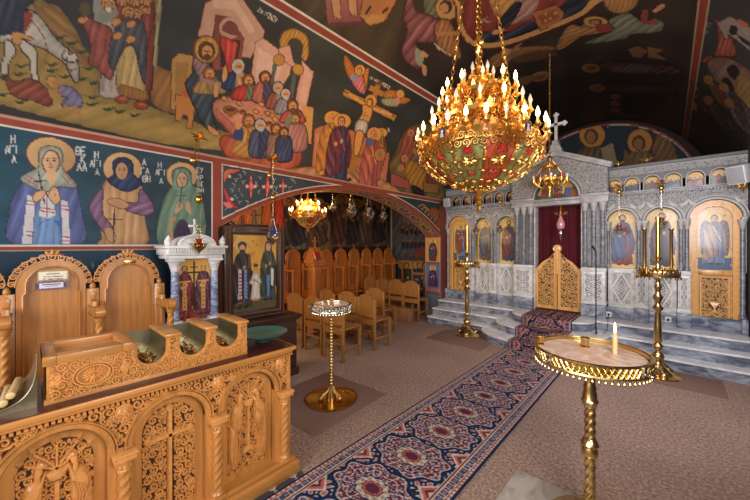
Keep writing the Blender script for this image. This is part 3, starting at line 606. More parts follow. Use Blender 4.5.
def disciple(x, y, r, col, hc, w=1.0, h=3.2, c2=None):
    P.poly([(x-r*.8, y+r*.9), (x+r*.8, y+r*.9), (x+r*1.9*w, y+r*2), (x+r*1.9*w, y+r*h), (x-r*1.9*w, y+r*h), (x-r*1.8*w, y+r*2)], col, (20, r*.9, .25), line=tuple(int(c*.45) for c in col), lw=2)
    if c2: P.poly([(x-r*.2, y+r), (x+r*.9, y+r), (x+r*1.7, y+r*2.2), (x+r*.6, y+r*h), (x-r*.4, y+r*h)], c2, (-20, r*.8, .25))
    head(x, y, r, hc)
disciple(205, 306, 24, (176, 140, 84), (150, 90, 44), 1.3, 3.4, (150, 128, 70)); P.line([(170, 330), (230, 350), (244, 344)], 14, (158, 120, 118), True); P.line([(236, 350), (232, 400)], 16, (206, 150, 100))
disciple(326, 276, 26, (46, 66, 104), (184, 184, 180), 1.2, 3.6, (196, 150, 100)); P.poly([(262, 300), (272, 272), (280, 296), (276, 330), (262, 340)], (206, 150, 96))
disciple(368, 334, 22, (196, 60, 52), (140, 84, 40), 1.5, 3.6, (110, 120, 90)); disciple(438, 322, 22, (190, 110, 92), (110, 66, 36), 1.1, 4.6, (80, 70, 100)); disciple(492, 366, 21, (154, 84, 66), (170, 160, 150), 1.1, 4.0, (170, 150, 120)); disciple(524, 392, 19, (150, 140, 146), (190, 180, 170), 1.1, 4.2); disciple(552, 440, 22, (196, 90, 76), (120, 70, 36), 1.1, 3.2, (120, 104, 90))
P.at(160, 90, 4.17)
disciple(562, 120, 20, (176, 120, 110), (140, 90, 50), 1.2, 6.4); P.poly([(520, 130), (546, 100), (556, 120), (530, 150)], (120, 130, 100))
disciple(370, 128, 24, (206, 150, 70), (150, 90, 46), 1.0, 6.0, (196, 140, 66)); P.poly([(300, 250), (330, 210), (392, 250), (394, 280), (330, 276)], (206, 146, 72), (50, 22, .25)); P.poly([(306, 180), (326, 156), (346, 162), (344, 210), (310, 204)], (58, 70, 116)); P.ell(326, 148, 14, 18, (206, 146, 92))
disciple(418, 146, 22, (84, 88, 116), (176, 176, 174), 1.0, 5.8, (60, 66, 96)); disciple(484, 164, 20, (150, 112, 92), (130, 84, 44), .9, 6.2, (170, 130, 84)); disciple(516, 176, 18, (60, 70, 104), (110, 70, 40), .9, 6.4)
for x, y, r in ((294, 84, 24), (344, 92, 11), (456, 140, 10)): P.ell(x, y, r*1.2, r*.62, (150, 96, 40), 8, line=(80, 46, 20)); P.ell(x, y+r*.5, r*.5, r*.8, (150, 96, 40)); P.ell(x, y-2, r*.9, r*.34, (90, 52, 30))
for x, y in ((268, 36), (330, 56), (424, 60), (450, 98), (470, 108), (480, 122), (400, 90)): P.ell(x, y, 11, 7, (206, 150, 80), 30, line=(110, 64, 30), lw=2)
P.poly([(200, 150), (216, 156), (246, 180), (236, 190), (206, 172)], (206, 150, 96), line=(100, 60, 30))
# crucifixion
P.at(300, 50, 4.17)
P.poly([(62, 330), (96, 316), (100, 330), (200, 350), (204, 334), (222, 338), (230, 352), (250, 360), (262, 358), (280, 370), (350, 420), (372, 432), (356, 560), (50, 520)], (190, 116, 84), smooth=False, line=(110, 56, 44)); P.poly([(66, 350), (110, 346), (110, 500), (60, 500)], (206, 132, 98), smooth=False)
for x, y in ((198, 404), (160, 420), (340, 470)): P.poly([(x-7, y-10), (x+7, y-10), (x+7, y+14), (x-7, y+14)], (90, 46, 40))
P.at(300, 120, 4.17)
P.poly([(-60, 210), (60, 196), (170, 200), (250, 200), (330, 244), (420, 290), (520, 330), (600, 346), (600, 364), (400, 330), (200, 290), (-60, 240)], (204, 146, 96), (60, 30, .2), line=(120, 72, 46)); P.poly([(176, 272), (206, 238), (250, 284)], (40, 34, 32)); P.ell(214, 264, 10, 11, (196, 170, 130)); P.poly([(170, 210), (214, 190), (254, 200), (300, 250), (350, 290), (270, 284), (214, 232)], (176, 118, 92), (-40, 20, .25))
P.poly([(374, 190), (400, 130), (430, 60), (480, 20), (560, 30), (596, 140), (600, 240), (590, 350), (470, 310), (400, 280)], (126, 106, 60), (40, 40, .2), line=(60, 46, 28))
P.poly([(430, 60), (470, 30), (500, 60), (480, 140), (440, 200), (414, 160)], (150, 84, 66), (20, 20, .3)); P.poly([(480, 140), (540, 90), (590, 170), (540, 240), (480, 220)], (110, 104, 104), (40, 22, .35)); P.poly([(450, 170), (520, 200), (530, 270), (490, 320), (440, 240)], (176, 126, 48), (30, 18, .3))
P.poly([(380, 220), (450, 250), (460, 290), (380, 270)], (156, 86, 72), smooth=False, line=(70, 40, 36)); P.poly([(516, 260), (580, 270), (576, 304), (516, 300)], (150, 108, 56), smooth=False, line=(70, 46, 30)); P.poly([(530, 200), (556, 180), (570, 250), (526, 262)], (134, 66, 60), (10, 14, .3)); P.poly([(468, 270), (520, 300), (500, 336), (470, 310)], (40, 34, 34))
for x, y in ((462, 54), (486, 130), (436, 160), (530, 110), (560, 150), (420, 200)): P.ell(x, y, 13, 14, (196, 150, 76)); P.ell(x, y+1, 8.5, 10.5, (170, 112, 66))
P.at(300, 50, 4.17)
P.line([(330, 132), (214, 500)], 20, (176, 124, 52)); P.line([(188, 178), (392, 282)], 24, (186, 134, 58)); P.line([(186, 172), (394, 278)], 4, (110, 70, 30)); P.line([(296, 158), (344, 184)], 22, (176, 124, 54)); P.line([(330, 128), (324, 140)], 22, (110, 72, 34)); P.line([(212, 430), (254, 442)], 14, (150, 100, 40))
P.poly([(218, 390), (238, 396), (230, 500), (212, 500)], (170, 120, 50), smooth=False)
SK2 = (216, 156, 86)
P.line([(206, 184), (290, 236), (380, 270)], 13, SK2, True); P.poly([(264, 232), (300, 240), (284, 300), (244, 300), (262, 264)], SK2, line=(110, 64, 30), lw=2); P.poly([(240, 296), (280, 302), (270, 350), (232, 346)], (206, 196, 186), (10, 12, .25), line=(90, 80, 80), lw=2); P.poly([(236, 344), (264, 350), (244, 430), (226, 430)], SK2, line=(110, 64, 30), lw=2)
P.ell(296, 212, 23, 25, (212, 156, 70), line=(120, 60, 36)); P.ell(292, 218, 14, 18, (90, 54, 32)); P.ell(290, 220, 9, 13, SK2); P.line([(276, 256), (262, 290)], 2.5, (150, 90, 44)); P.line([(262, 270), (284, 276)], 2.5, (150, 90, 44))
P.text('H S T A Y', 296, 116, 13, adv=.72, rot=30, w=2); P.text('R O S I S', 346, 142, 13, adv=.72, rot=30, w=2)
def angel(x, y, robe, fl=1):
    P.poly([(x-20*fl, y), (x-58*fl, y-60), (x-66*fl, y-30), (x-46*fl, y+30), (x-20*fl, y+40)], (190, 116, 50), (40, 12, .3), line=(90, 50, 24)); P.poly([(x+20*fl, y), (x+36*fl, y-6), (x+32*fl, y+40), (x+24*fl, y+84), (x+8*fl, y+40)], (206, 136, 62), (70, 12, .3), line=(90, 50, 24))
    P.poly([(x-26*fl, y+36), (x, y+18), (x+14*fl, y+30), (x+22*fl, y+92), (x+4*fl, y+96), (x-30*fl, y+56)], robe, (30, 14, .3), line=(90, 40, 50)); P.ell(x-24*fl, y+32, 16, 14, (140, 140, 166)); P.ell(x, y, 20, 21, (212, 160, 78), line=(120, 60, 36), lw=2); P.ell(x-1, y+2, 12, 15, (110, 66, 36)); P.ell(x-2, y+4, 8, 11, (206, 146, 90))
angel(250, 84, (206, 124, 122))
P.poly([(350, 190), (362, 168), (404, 172), (412, 196), (360, 208)], (190, 122, 52), (30, 12, .3)); P.poly([(428, 196), (462, 208), (430, 226), (412, 214)], (190, 122, 52), (30, 12, .3)); P.poly([(340, 206), (390, 200), (414, 206), (408, 232), (380, 234), (352, 228)], (166, 166, 128), (20, 14, .25), line=(80, 80, 56)); P.ell(418, 184, 16, 17, (212, 160, 78), line=(120, 60, 36), lw=2); P.ell(416, 187, 9, 11, (206, 146, 90)); P.ell(406, 212, 12, 14, (206, 130, 120))
for (x, y, h, r, c, ww) in ((137, 262, 270, (214, 150, 72), (206, 134, 62), .62), (166, 272, 240, (212, 150, 76), (190, 120, 60), .5), (176, 274, 280, (70, 74, 104), (120, 64, 78), .62), (342, 330, 180, (190, 140, 84), (150, 96, 50), .6), (310, 330, 280, (176, 92, 84), (196, 110, 92), .52)):
    T = P.T; X_, Y_ = 300+x/4.17, 50+y/4.17; P.T = (0, 0, 1); P.fig(X_, Y_, h/4.17, r, c, (214, 158, 74), (206, 146, 92), c, lean=-7, wd=ww*1.7); P.T = T
P.ell(334, 436, 22, 27, (190, 128, 62), 10, line=(110, 66, 34)); P.ell(334, 436, 11, 14, (150, 120, 110)); P.ell(290, 384, 18, 18, (90, 100, 140)); P.line([(340, 350), (352, 332), (330, 330)], 6, (190, 150, 80)); P.line([(372, 340), (368, 326)], 5, (206, 196, 180))
P.tone(1.0, 1.0); P.c *= np.array([1.06, .98, .88]); P.c *= (.54+.44*np.clip((yy-.6)/1.6, 0, 1))[:, None]  # shade over the near entry scene put into the fresco colours, fading along the vault
# red band along the top
setm(P, deg > 44.0, RED); setm(P, (deg > 45.9), CREAM); setm(P, (deg > 43.45) & (deg < 44.0), CREAM); setm(P, deg < .5, (176, 130, 104))
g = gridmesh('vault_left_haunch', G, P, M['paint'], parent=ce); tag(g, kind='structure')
# crown and right haunch
ys = np.concatenate([np.linspace(-3, .2, 12), np.arange(.22, YEND+.016, .016)]); ph = np.radians(np.linspace(180, 46.5, 300)); Yg, Pg = np.meshgrid(ys, ph); G = vault(Pg, Yg); U, V = proj(G)
P = Paint(U, V, (58, 46, 36)); deg = np.degrees(Pg.ravel()); yy = Yg.ravel()
P.c *= (1+.3*np.sin(yy*4+deg*.15)*np.sin(deg*.2-yy*2.4))[:, None]
P.at(290, 0, 4.17)
P.poly([(-60, -60), (480, -60), (470, 100), (440, 300), (600, 440), (300, 260), (-60, 20)], (96, 76, 42), (30, 120, .2), alpha=.6)
P.poly([(145, -20), (300, -20), (330, 100), (160, 108)], (160, 88, 76), smooth=False, grad=(90, -.2)); P.poly([(155, 96), (330, 84), (332, 102), (160, 110)], (110, 50, 44), smooth=False); P.poly([(308, -20), (455, -20), (400, 80), (330, 104), (292, 66)], (186, 116, 46), smooth=False, line=(90, 50, 22)); P.poly([(292, 66), (400, 60), (390, 90), (332, 104)], (206, 140, 60), smooth=False); P.line([(318, 56), (336, 24)], 10, (70, 40, 26)); P.line([(386, 54), (406, 34)], 10, (70, 40, 26))
for x, y in ((190, 40), (258, 26)): P.poly([(x-14, y-50), (x+14, y-50), (x+20, y+20), (x+26, y+34), (x-6, y+28)], (206, 144, 86), line=(100, 60, 30))
P.at(400, 0, 3.844)
P.poly([(96, -20), (140, -30), (216, 0), (214, 60), (150, 70), (100, 60)], (110, 116, 78), (30, 22, .3)); P.ell(182, 30, 44, 44, (196, 146, 70), line=(110, 54, 34), lw=3); P.ell(176, 26, 25, 27, (70, 40, 26)); P.ell(170, 30, 17, 20, (196, 134, 80))
P.poly([(40, -20), (60, 40), (110, 60), (150, 90), (146, 150), (100, 164), (60, 160), (70, 200), (84, 250), (60, 262), (20, 230), (8, 190), (30, 120), (14, 60)], (150, 84, 80), (40, 34, .35), line=(70, 30, 34), lw=3); P.poly([(60, 186), (90, 206), (84, 250), (62, 240)], (150, 156, 116)); P.poly([(82, 196), (108, 210), (100, 222), (80, 214)], (206, 144, 80)); P.poly([(84, 250), (100, 252), (102, 284), (90, 290)], (206, 144, 80))
P.poly([(140, 90), (180, 76), (204, 110), (226, 180), (230, 224), (180, 210), (140, 160)], (176, 112, 50), (20, 18, .35), line=(90, 50, 24), lw=3); P.poly([(130, 160), (170, 196), (216, 224), (150, 190)], (196, 186, 160)); P.line([(140, 130), (228, 128)], 14, (190, 130, 64))
# central medallion
P.poly([(232, -60), (220, 30), (226, 100), (260, 160), (320, 184), (420, 170), (560, 120), (700, 60), (760, 0), (760, -60)], (206, 150, 70), line=(90, 40, 30), lw=4); P.poly([(246, -60), (236, 30), (242, 96), (272, 148), (330, 166), (420, 152), (560, 100), (700, 40), (740, -10), (740, -60)], (140, 52, 40), (20, 80, .12))
P.poly([(290, 140), (330, 120), (420, 120), (480, 90), (560, 70), (620, 20), (700, -40), (760, -40), (700, 40), (560, 100), (420, 152), (330, 162)], (50, 54, 66), (60, 40, .35)); P.poly([(400, 90), (430, 40), (460, -30), (530, -30), (520, 50), (460, 86)], (176, 128, 112), (50, 26, .3)); P.poly([(340, -40), (460, -40), (420, 40), (370, 60)], (206, 146, 56), (40, 30, .25)); P.poly([(380, 80), (440, 10), (470, 20), (420, 100), (370, 120)], (44, 46, 56), (50, 20, .3)); P.poly([(510, 50), (600, 20), (630, 50), (620, 84), (540, 118)], (176, 106, 46), smooth=False, line=(90, 50, 24)); P.poly([(530, 62), (600, 34), (612, 66), (548, 98)], (150, 80, 40), smooth=False)
for x, y in ((560, 54), (578, 70), (596, 50), (560, 80)): P.ell(x, y, 5, 5, (206, 150, 80))
P.poly([(355, 122), (388, 108), (402, 116), (366, 134)], (206, 144, 84)); P.text('T I P A S', 298, 92, 22, adv=.62, rot=-22, w=2.6, col=(170, 150, 110))
P.poly([(350, 220), (430, 186), (560, 176), (600, 190), (520, 196), (420, 230), (360, 262)], (160, 106, 46), (60, 16, .3), line=(80, 46, 22)); P.poly([(600, 180), (640, 130), (700, 100), (740, 70), (740, 100), (680, 150), (620, 190)], (170, 112, 48), (60, 16, .3)); P.ell(410, 210, 22, 24, (190, 140, 66), line=(110, 54, 34)); P.poly([(390, 250), (440, 180), (470, 166), (440, 200), (400, 270)], (150, 100, 60)); P.ell(540, 294, 38, 18, (150, 104, 52), -12, line=(90, 54, 30)); P.ell(536, 296, 22, 11, (120, 76, 46), -12); P.poly([(460, 300), (520, 290), (510, 310), (470, 330)], (120, 84, 46)); P.poly([(430, 200), (560, 190), (600, 214), (450, 240)], (110, 72, 38), alpha=.5)
# figures over the sanctuary
P.at(570, 0, 3.844)
P.poly([(-80, 110), (20, 70), (130, 0), (150, -40), (110, -40), (40, 50), (-80, 100)], (206, 150, 70), smooth=False); P.poly([(130, -20), (230, -30), (262, 10), (210, 50), (150, 40)], (186, 126, 56), (20, 16, .3)); P.ell(98, 84, 46, 20, (196, 146, 64), 4, line=(110, 60, 34)); P.ell(98, 84, 26, 12, (80, 46, 28)); P.ell(96, 86, 18, 9, (176, 116, 66))
P.poly([(-40, 150), (0, 96), (60, 106), (150, 100), (150, 120), (40, 140), (-40, 160)], (176, 120, 52), (70, 14, .3)); P.poly([(100, 96), (160, 92), (166, 116), (110, 124)], (150, 60, 44))
P.poly([(150, 80), (220, 50), (280, 84), (350, 80), (356, 110), (320, 126), (240, 130), (200, 150), (60, 168), (140, 130), (170, 110)], (136, 138, 110), (60, 22, .3), line=(60, 62, 44)); P.poly([(276, 44), (300, 40), (300, 80), (330, 70), (336, 92), (282, 90)], (150, 70, 52)); P.poly([(320, 40), (350, 16), (366, 24), (330, 48)], (206, 140, 96))
def lyingfig(x, y, w, c1, c2, k=1.0):
    P.poly([(x, y-10), (x+w*.3, y-26*k), (x+w*.8, y-14*k), (x+w, y), (x+w, y+24*k), (x+w*.6, y+24*k), (x+w*.25, y+20*k)], c1, (70, 20, .3), line=(40, 24, 18)); P.poly([(x+w*.2, y+6), (x+w*.55, y-18*k), (x+w*.75, y+8), (x+w*.5, y+22*k)], c2, (60, 16, .3)); P.ell(x-6, y, 36*k, 17*k, (140, 96, 44), 2, line=(90, 46, 28)); P.ell(x-2, y, 20*k, 10*k, (110, 70, 40))
lyingfig(86, 262, 330, (92, 54, 44), (104, 84, 72)); P.poly([(222, 190), (262, 176), (300, 196), (272, 222), (244, 220)], (130, 84, 46), smooth=False, line=(60, 36, 22)); P.poly([(300, 180), (356, 190), (350, 200), (330, 204), (376, 232), (300, 220)], (140, 92, 50), smooth=False); lyingfig(110, 338, 290, (70, 52, 40), (80, 62, 50), .8)
for yq in (372, 398, 424): lyingfig(180, yq, 180, (48, 36, 28), (54, 40, 30), .5)
# right haunch scene
P.poly([(520, 0), (800, 0), (800, 600), (440, 600), (470, 300)], (54, 56, 54), smooth=False)
P.poly([(526, 66), (556, 74), (570, 130), (560, 200), (520, 240), (500, 236), (540, 214), (628, 216), (634, 180), (600, 110), (566, 76)], (156, 74, 52), (16, 18, .3), line=(70, 30, 26)); P.poly([(566, 90), (616, 64), (700, 110), (760, 170), (760, 230), (700, 200), (610, 130), (600, 150)], (138, 126, 116), smooth=False, line=(70, 60, 56)); P.ell(664, 90, 24, 10, (170, 90, 50), 30); P.ell(628, 116, 18, 20, (40, 36, 36)); P.poly([(640, 130), (720, 180), (740, 210), (660, 160)], (40, 36, 36), smooth=False)
P.poly([(530, 240), (600, 222), (700, 280), (760, 360), (760, 480), (690, 420), (630, 360), (560, 310)], (140, 106, 84), (40, 60, .15), line=(70, 50, 40)); P.poly([(604, 262), (630, 248), (652, 276), (648, 316), (612, 290)], (40, 34, 34)); P.poly([(584, 310), (604, 298), (628, 330), (626, 364), (596, 340)], (40, 34, 34)); P.poly([(640, 300), (676, 290), (740, 380), (740, 500), (690, 460), (640, 380)], (150, 118, 62), (40, 20, .2))
for x, y, c1, c2 in ((560, 350, (110, 84, 56), (120, 62, 48)), (620, 380, (96, 90, 100), (80, 60, 52)), (500, 380, (92, 64, 44), (84, 60, 70)), (560, 430, (100, 76, 50), (72, 66, 60)), (640, 440, (120, 104, 100), (86, 74, 60)), (500, 450, (70, 52, 40), (60, 46, 40))):
    P.poly([(x-30, y-40), (x, y-30), (x+60, y+30), (x+80, y+70), (x+40, y+70), (x-10, y+20)], c1, (40, 20, .3), line=(40, 28, 22)); P.poly([(x-10, y-20), (x+30, y), (x+56, y+60), (x+30, y+50)], c2, (50, 16, .3)); P.ell(x-28, y-44, 20, 16, (150, 104, 48), 40); P.ell(x-26, y-42, 11, 10, (150, 100, 62))
P.text('O A G I O S', 524, 130, 14, adv=.75, rot=-76, w=1.8, col=(120, 112, 92))
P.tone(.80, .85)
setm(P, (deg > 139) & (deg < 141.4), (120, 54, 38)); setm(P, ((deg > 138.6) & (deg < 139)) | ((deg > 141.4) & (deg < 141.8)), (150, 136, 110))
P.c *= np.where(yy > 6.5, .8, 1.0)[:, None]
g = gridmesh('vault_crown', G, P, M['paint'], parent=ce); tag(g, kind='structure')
# end wall with the lunette
xs = np.linspace(XC-VR, XC+VR, 260); ts = np.linspace(1, 0, 160); Xg, Tg = np.meshgrid(xs, ts); top = SPR+np.sqrt(np.maximum(0, VR**2-(Xg-XC)**2)); Zg = top*Tg; G = np.stack([Xg, np.full_like(Xg, YEND), Zg], -1); U, V = proj(G); P = Paint(U, V, (44, 56, 64))
P.at(400, 0, 2.143)
P.ell(412, 290, 27, 26, (206, 144, 66), line=(120, 50, 30)); P.ell(410, 292, 15, 17, (96, 64, 36)); P.ell(409, 294, 10, 13, (170, 116, 66)); P.poly([(360, 400), (380, 330), (400, 316), (440, 322), (460, 400)], (120, 96, 60), (16, 14, .3)); P.poly([(430, 318), (456, 306), (466, 350), (440, 366)], (170, 150, 110), smooth=False, line=(60, 40, 30))
P.ell(514, 304, 26, 26, (206, 144, 66), line=(120, 50, 30)); P.ell(512, 306, 15, 16, (96, 64, 36)); P.ell(511, 308, 10, 12, (170, 116, 66)); P.poly([(470, 400), (480, 340), (500, 326), (540, 330), (570, 400)], (140, 116, 76), (16, 14, .3)); P.poly([(540, 330), (560, 276), (590, 320), (606, 400), (570, 390)], (140, 100, 56), (30, 12, .3), line=(60, 40, 26)); P.poly([(480, 320), (478, 360), (500, 340)], (140, 100, 56))
P.text('O', 446, 268, 9, w=1.2); P.text('I O', 556, 275, 8, w=1.2)
rr = np.hypot(Xg-XC, np.maximum(Zg-2.68, 0)).ravel(); low = (Zg.ravel() < 2.68); setm(P, (rr > 1.995), (44, 34, 28)); setm(P, (rr > 1.96) & (rr < 1.995), (176, 84, 56)); setm(P, (rr > 1.945) & (rr < 1.96), CREAM)
g = gridmesh('wall_front', G, P, M['paint']); tag(g, kind='structure')
tag(MB().box(XR, XR+.1, -3, YEND, 0, SPR).build('wall_right', simple('right_wall_paint', (90, 84, 84), .8), smooth=0), kind='structure')
tag(MB().box(XW-.1, XW, 6.7, YEND, 0, SPR).build('wall_sanctuary', simple('sanctuary_wall_paint', (50, 40, 40), .8), smooth=0), kind='structure')
# ================================================================ CARVING HELPERS
def ribbon(mb, pts, hw, ht, m, closed=False):
    n = len(pts); vs = []; fs = []
    for i in range(n):
        a = pts[i-1] if i > 0 else pts[i]; b = pts[i+1] if i < n-1 else pts[i]
        dx, dy = b[0]-a[0], b[1]-a[1]; l = math.hypot(dx, dy) or 1; nx, ny = -dy/l, dx/l
        w = hw[i] if isinstance(hw, list) else hw; x, y = pts[i]
        vs += [(x-nx*w, y-ny*w, 0), (x-nx*w*.55, y-ny*w*.55, ht), (x+nx*w*.55, y+ny*w*.55, ht), (x+nx*w, y+ny*w, 0)]
    for i in range(n-1):
        o = i*4
        for k in range(3): fs.append((o+k, o+k+1, o+4+k+1, o+4+k))
    mb.add(vs, fs, m)
def leaf(mb, x, y, a, l, w, h, m):
    c, s = math.cos(a), math.sin(a); P = [(0, 0), (.3, .5), (.62, .42), (1, 0), (.62, -.42), (.3, -.5)]
    q = [(x+l*u*c-w*v*s, y+l*u*s+w*v*c) for u, v in P]
    vs = [(px, py, h*.15) for px, py in q]+[(x+l*.45*c, y+l*.45*s, h)]
    mb.add(vs, [(i, (i+1) % 6, 6) for i in range(6)], m)
def scrolls(mb, x0, x1, y0, y1, d, inside, m, ht=.006, hw=.1, seg=11, seed=1, leaves=3):
    rnd = random.Random(seed); j = 0; y = y0+d*.45; placed = []
    while y < y1-d*.2:
        x = x0+d*.45+(d*.5 if j % 2 else 0); k = 0
        while x < x1-d*.2:
            if inside(x, y, d*.40):
                a0 = rnd.uniform(0, 2*PI); sg = 1 if (k+j) % 2 else -1; turns = 1.45
                pts = []; placed.append((x, y))
                for i in range(seg+1):
                    t = i/seg; a = a0+sg*t*turns*2*PI; r = d*(.5-.42*t); pts.append((x+r*math.cos(a), y+r*math.sin(a)))
                ribbon(mb, pts, [d*hw*(1-.3*i/seg) for i in range(seg+1)], ht, m)
                leaf(mb, x, y, a0+sg*turns*2*PI, d*.2, d*.22, ht*1.3, m)
                for q in range(leaves): leaf(mb, x+d*.36*math.cos(a0+q*2.1), y+d*.36*math.sin(a0+q*2.1), a0+q*2.1+sg*1.1, d*.3, d*.17, ht*1.2, m)
            elif inside(x, y, d*.16): leaf(mb, x, y, rnd.uniform(0, 6.28), d*.32, d*.2, ht, m); leaf(mb, x, y, rnd.uniform(0, 6.28), d*.32, d*.2, ht, m)
            x += d*.98; k += 1
        y += d*.88; j += 1
    # fill the gaps between the big scrolls with little curls and leaves
    pl = np.array(placed) if placed else np.zeros((1, 2))-99; e = d*.36; y = y0+e*.5; small = []
    while y < y1-e*.3:
        x = x0+e*.5
        while x < x1-e*.3:
            if inside(x, y, e*.34) and np.min(np.hypot(pl[:, 0]-x, pl[:, 1]-y)) > d*.60 and all(abs(x-p)+abs(y-q) > e*.95 for p, q in small[-40:]):
                small.append((x, y)); a0 = rnd.uniform(0, 6.28); sg = rnd.choice((-1, 1))
                pts = [(x+e*(.5-.4*i/7)*math.cos(a0+sg*i*1.0), y+e*(.5-.4*i/7)*math.sin(a0+sg*i*1.0)) for i in range(8)]; ribbon(mb, pts, d*hw*.8, ht*.9, m); leaf(mb, x, y, a0, e*.6, e*.4, ht, m)
            x += e*.5
        y += e*.5
def archwall(mb, a, b, c, r, zs, zt, y0, y1, seg=20):
    # wall piece between x=a..b with a round opening of radius r about (c, zs), from zs up to zt
    P = [(a, zs)]+[(c-r*math.cos(PI*i/seg), zs+r*math.sin(PI*i/seg)) for i in range(seg+1)]+[(b, zs), (b, zt), (a, zt)]
    n = len(P); vs = []; fs = []
    A = [(a, zs)]+P[1:seg+2]+[(b, zs)]
    T = [(a, zt)]+[(a+(b-a)*i/seg, zt) for i in range(seg+1)]+[(b, zt)]
    for y in (y0, y1):
        o = len(vs); vs += [(x, y, z) for x, z in A]+[(x, y, z) for x, z in T]; k = len(A)
        for i in range(k-1): fs.append((o+i, o+i+1, o+k+i+1, o+k+i))
    k = len(A); o2 = 2*k
    for i in range(k-1): fs.append((i, i+1, o2+i+1, o2+i)); fs.append((k+i, k+i+1, o2+k+i+1, o2+k+i))
    fs.append((0, k, o2+k, o2)); fs.append((k-1, 2*k-1, o2+2*k-1, o2+k-1))
    mb.add(vs, fs)
def archtube(mb, c, zs, r, y, w, seg=20, legs=0.0):
    pts = ([(c-r, y, zs-legs)] if legs else [])+[(c-r*math.cos(PI*i/seg), y, zs+r*math.sin(PI*i/seg)) for i in range(seg+1)]+([(c+r, y, zs-legs)] if legs else [])
    mb.tube(pts, w, 6)
def twist(mb, c, r, z0, z1, turns=6, amp=.18, lobes=3, seg=18, n=60):
    vs = []; fs = []
    for i in range(n+1):
        t = i/n; z = z0+(z1-z0)*t
        for k in range(seg):
            a = 2*PI*k/seg; rr = r*(1+amp*math.cos(lobes*(a)-2*PI*turns*t)); vs.append((c[0]+rr*math.cos(a), c[1]+rr*math.sin(a), z))
    for i in range(n):
        for k in range(seg): fs.append((i*seg+k, i*seg+(k+1) % seg, (i+1)*seg+(k+1) % seg, (i+1)*seg+k))
    fs.append(tuple(range(seg))[::-1]); fs.append(tuple(n*seg+k for k in range(seg)))
    mb.add(vs, fs)
FX = lambda y: frame((0, y, 0), (1, 0, 0), (0, 0, 1), (0, -1, 0))   # relief plane facing the nave
# ================================================================ STEPS
ZT = .42
st = thing('marble_steps', 'three blue-grey marble steps with pale treads, swelling forward in the middle', 'steps', (XC, 5.8, 0))
def stepoutline(Y, hw, dep):
    pts = [(XW+.01, Y)]
    if hw: pts += [(XC-hw-.02, Y)]+[(XC-hw*math.cos(PI*i/28), Y-dep*math.sin(PI*i/28)**.75) for i in range(29)]+[(XC+hw+.02, Y)]
    return pts+[(XR-.01, Y), (XR-.01, 6.75), (XW+.01, 6.75)]
STEPS = [(5.56, .97, .60), (5.75, .80, .50), (5.96, .60, .42)]
for k, (Y, hw, dp) in enumerate(STEPS):
    o = stepoutline(Y, hw, dp); s = MB().prism(o, .14*k, .14*(k+1)-.026).build('step', M['blue_marble'], st)
    o2 = stepoutline(Y-.015, hw+.01, dp); MB().prism(o2, .14*(k+1)-.026, .14*(k+1)).build('tread', M['tread'], s)['label'] = 'pale marble tread'
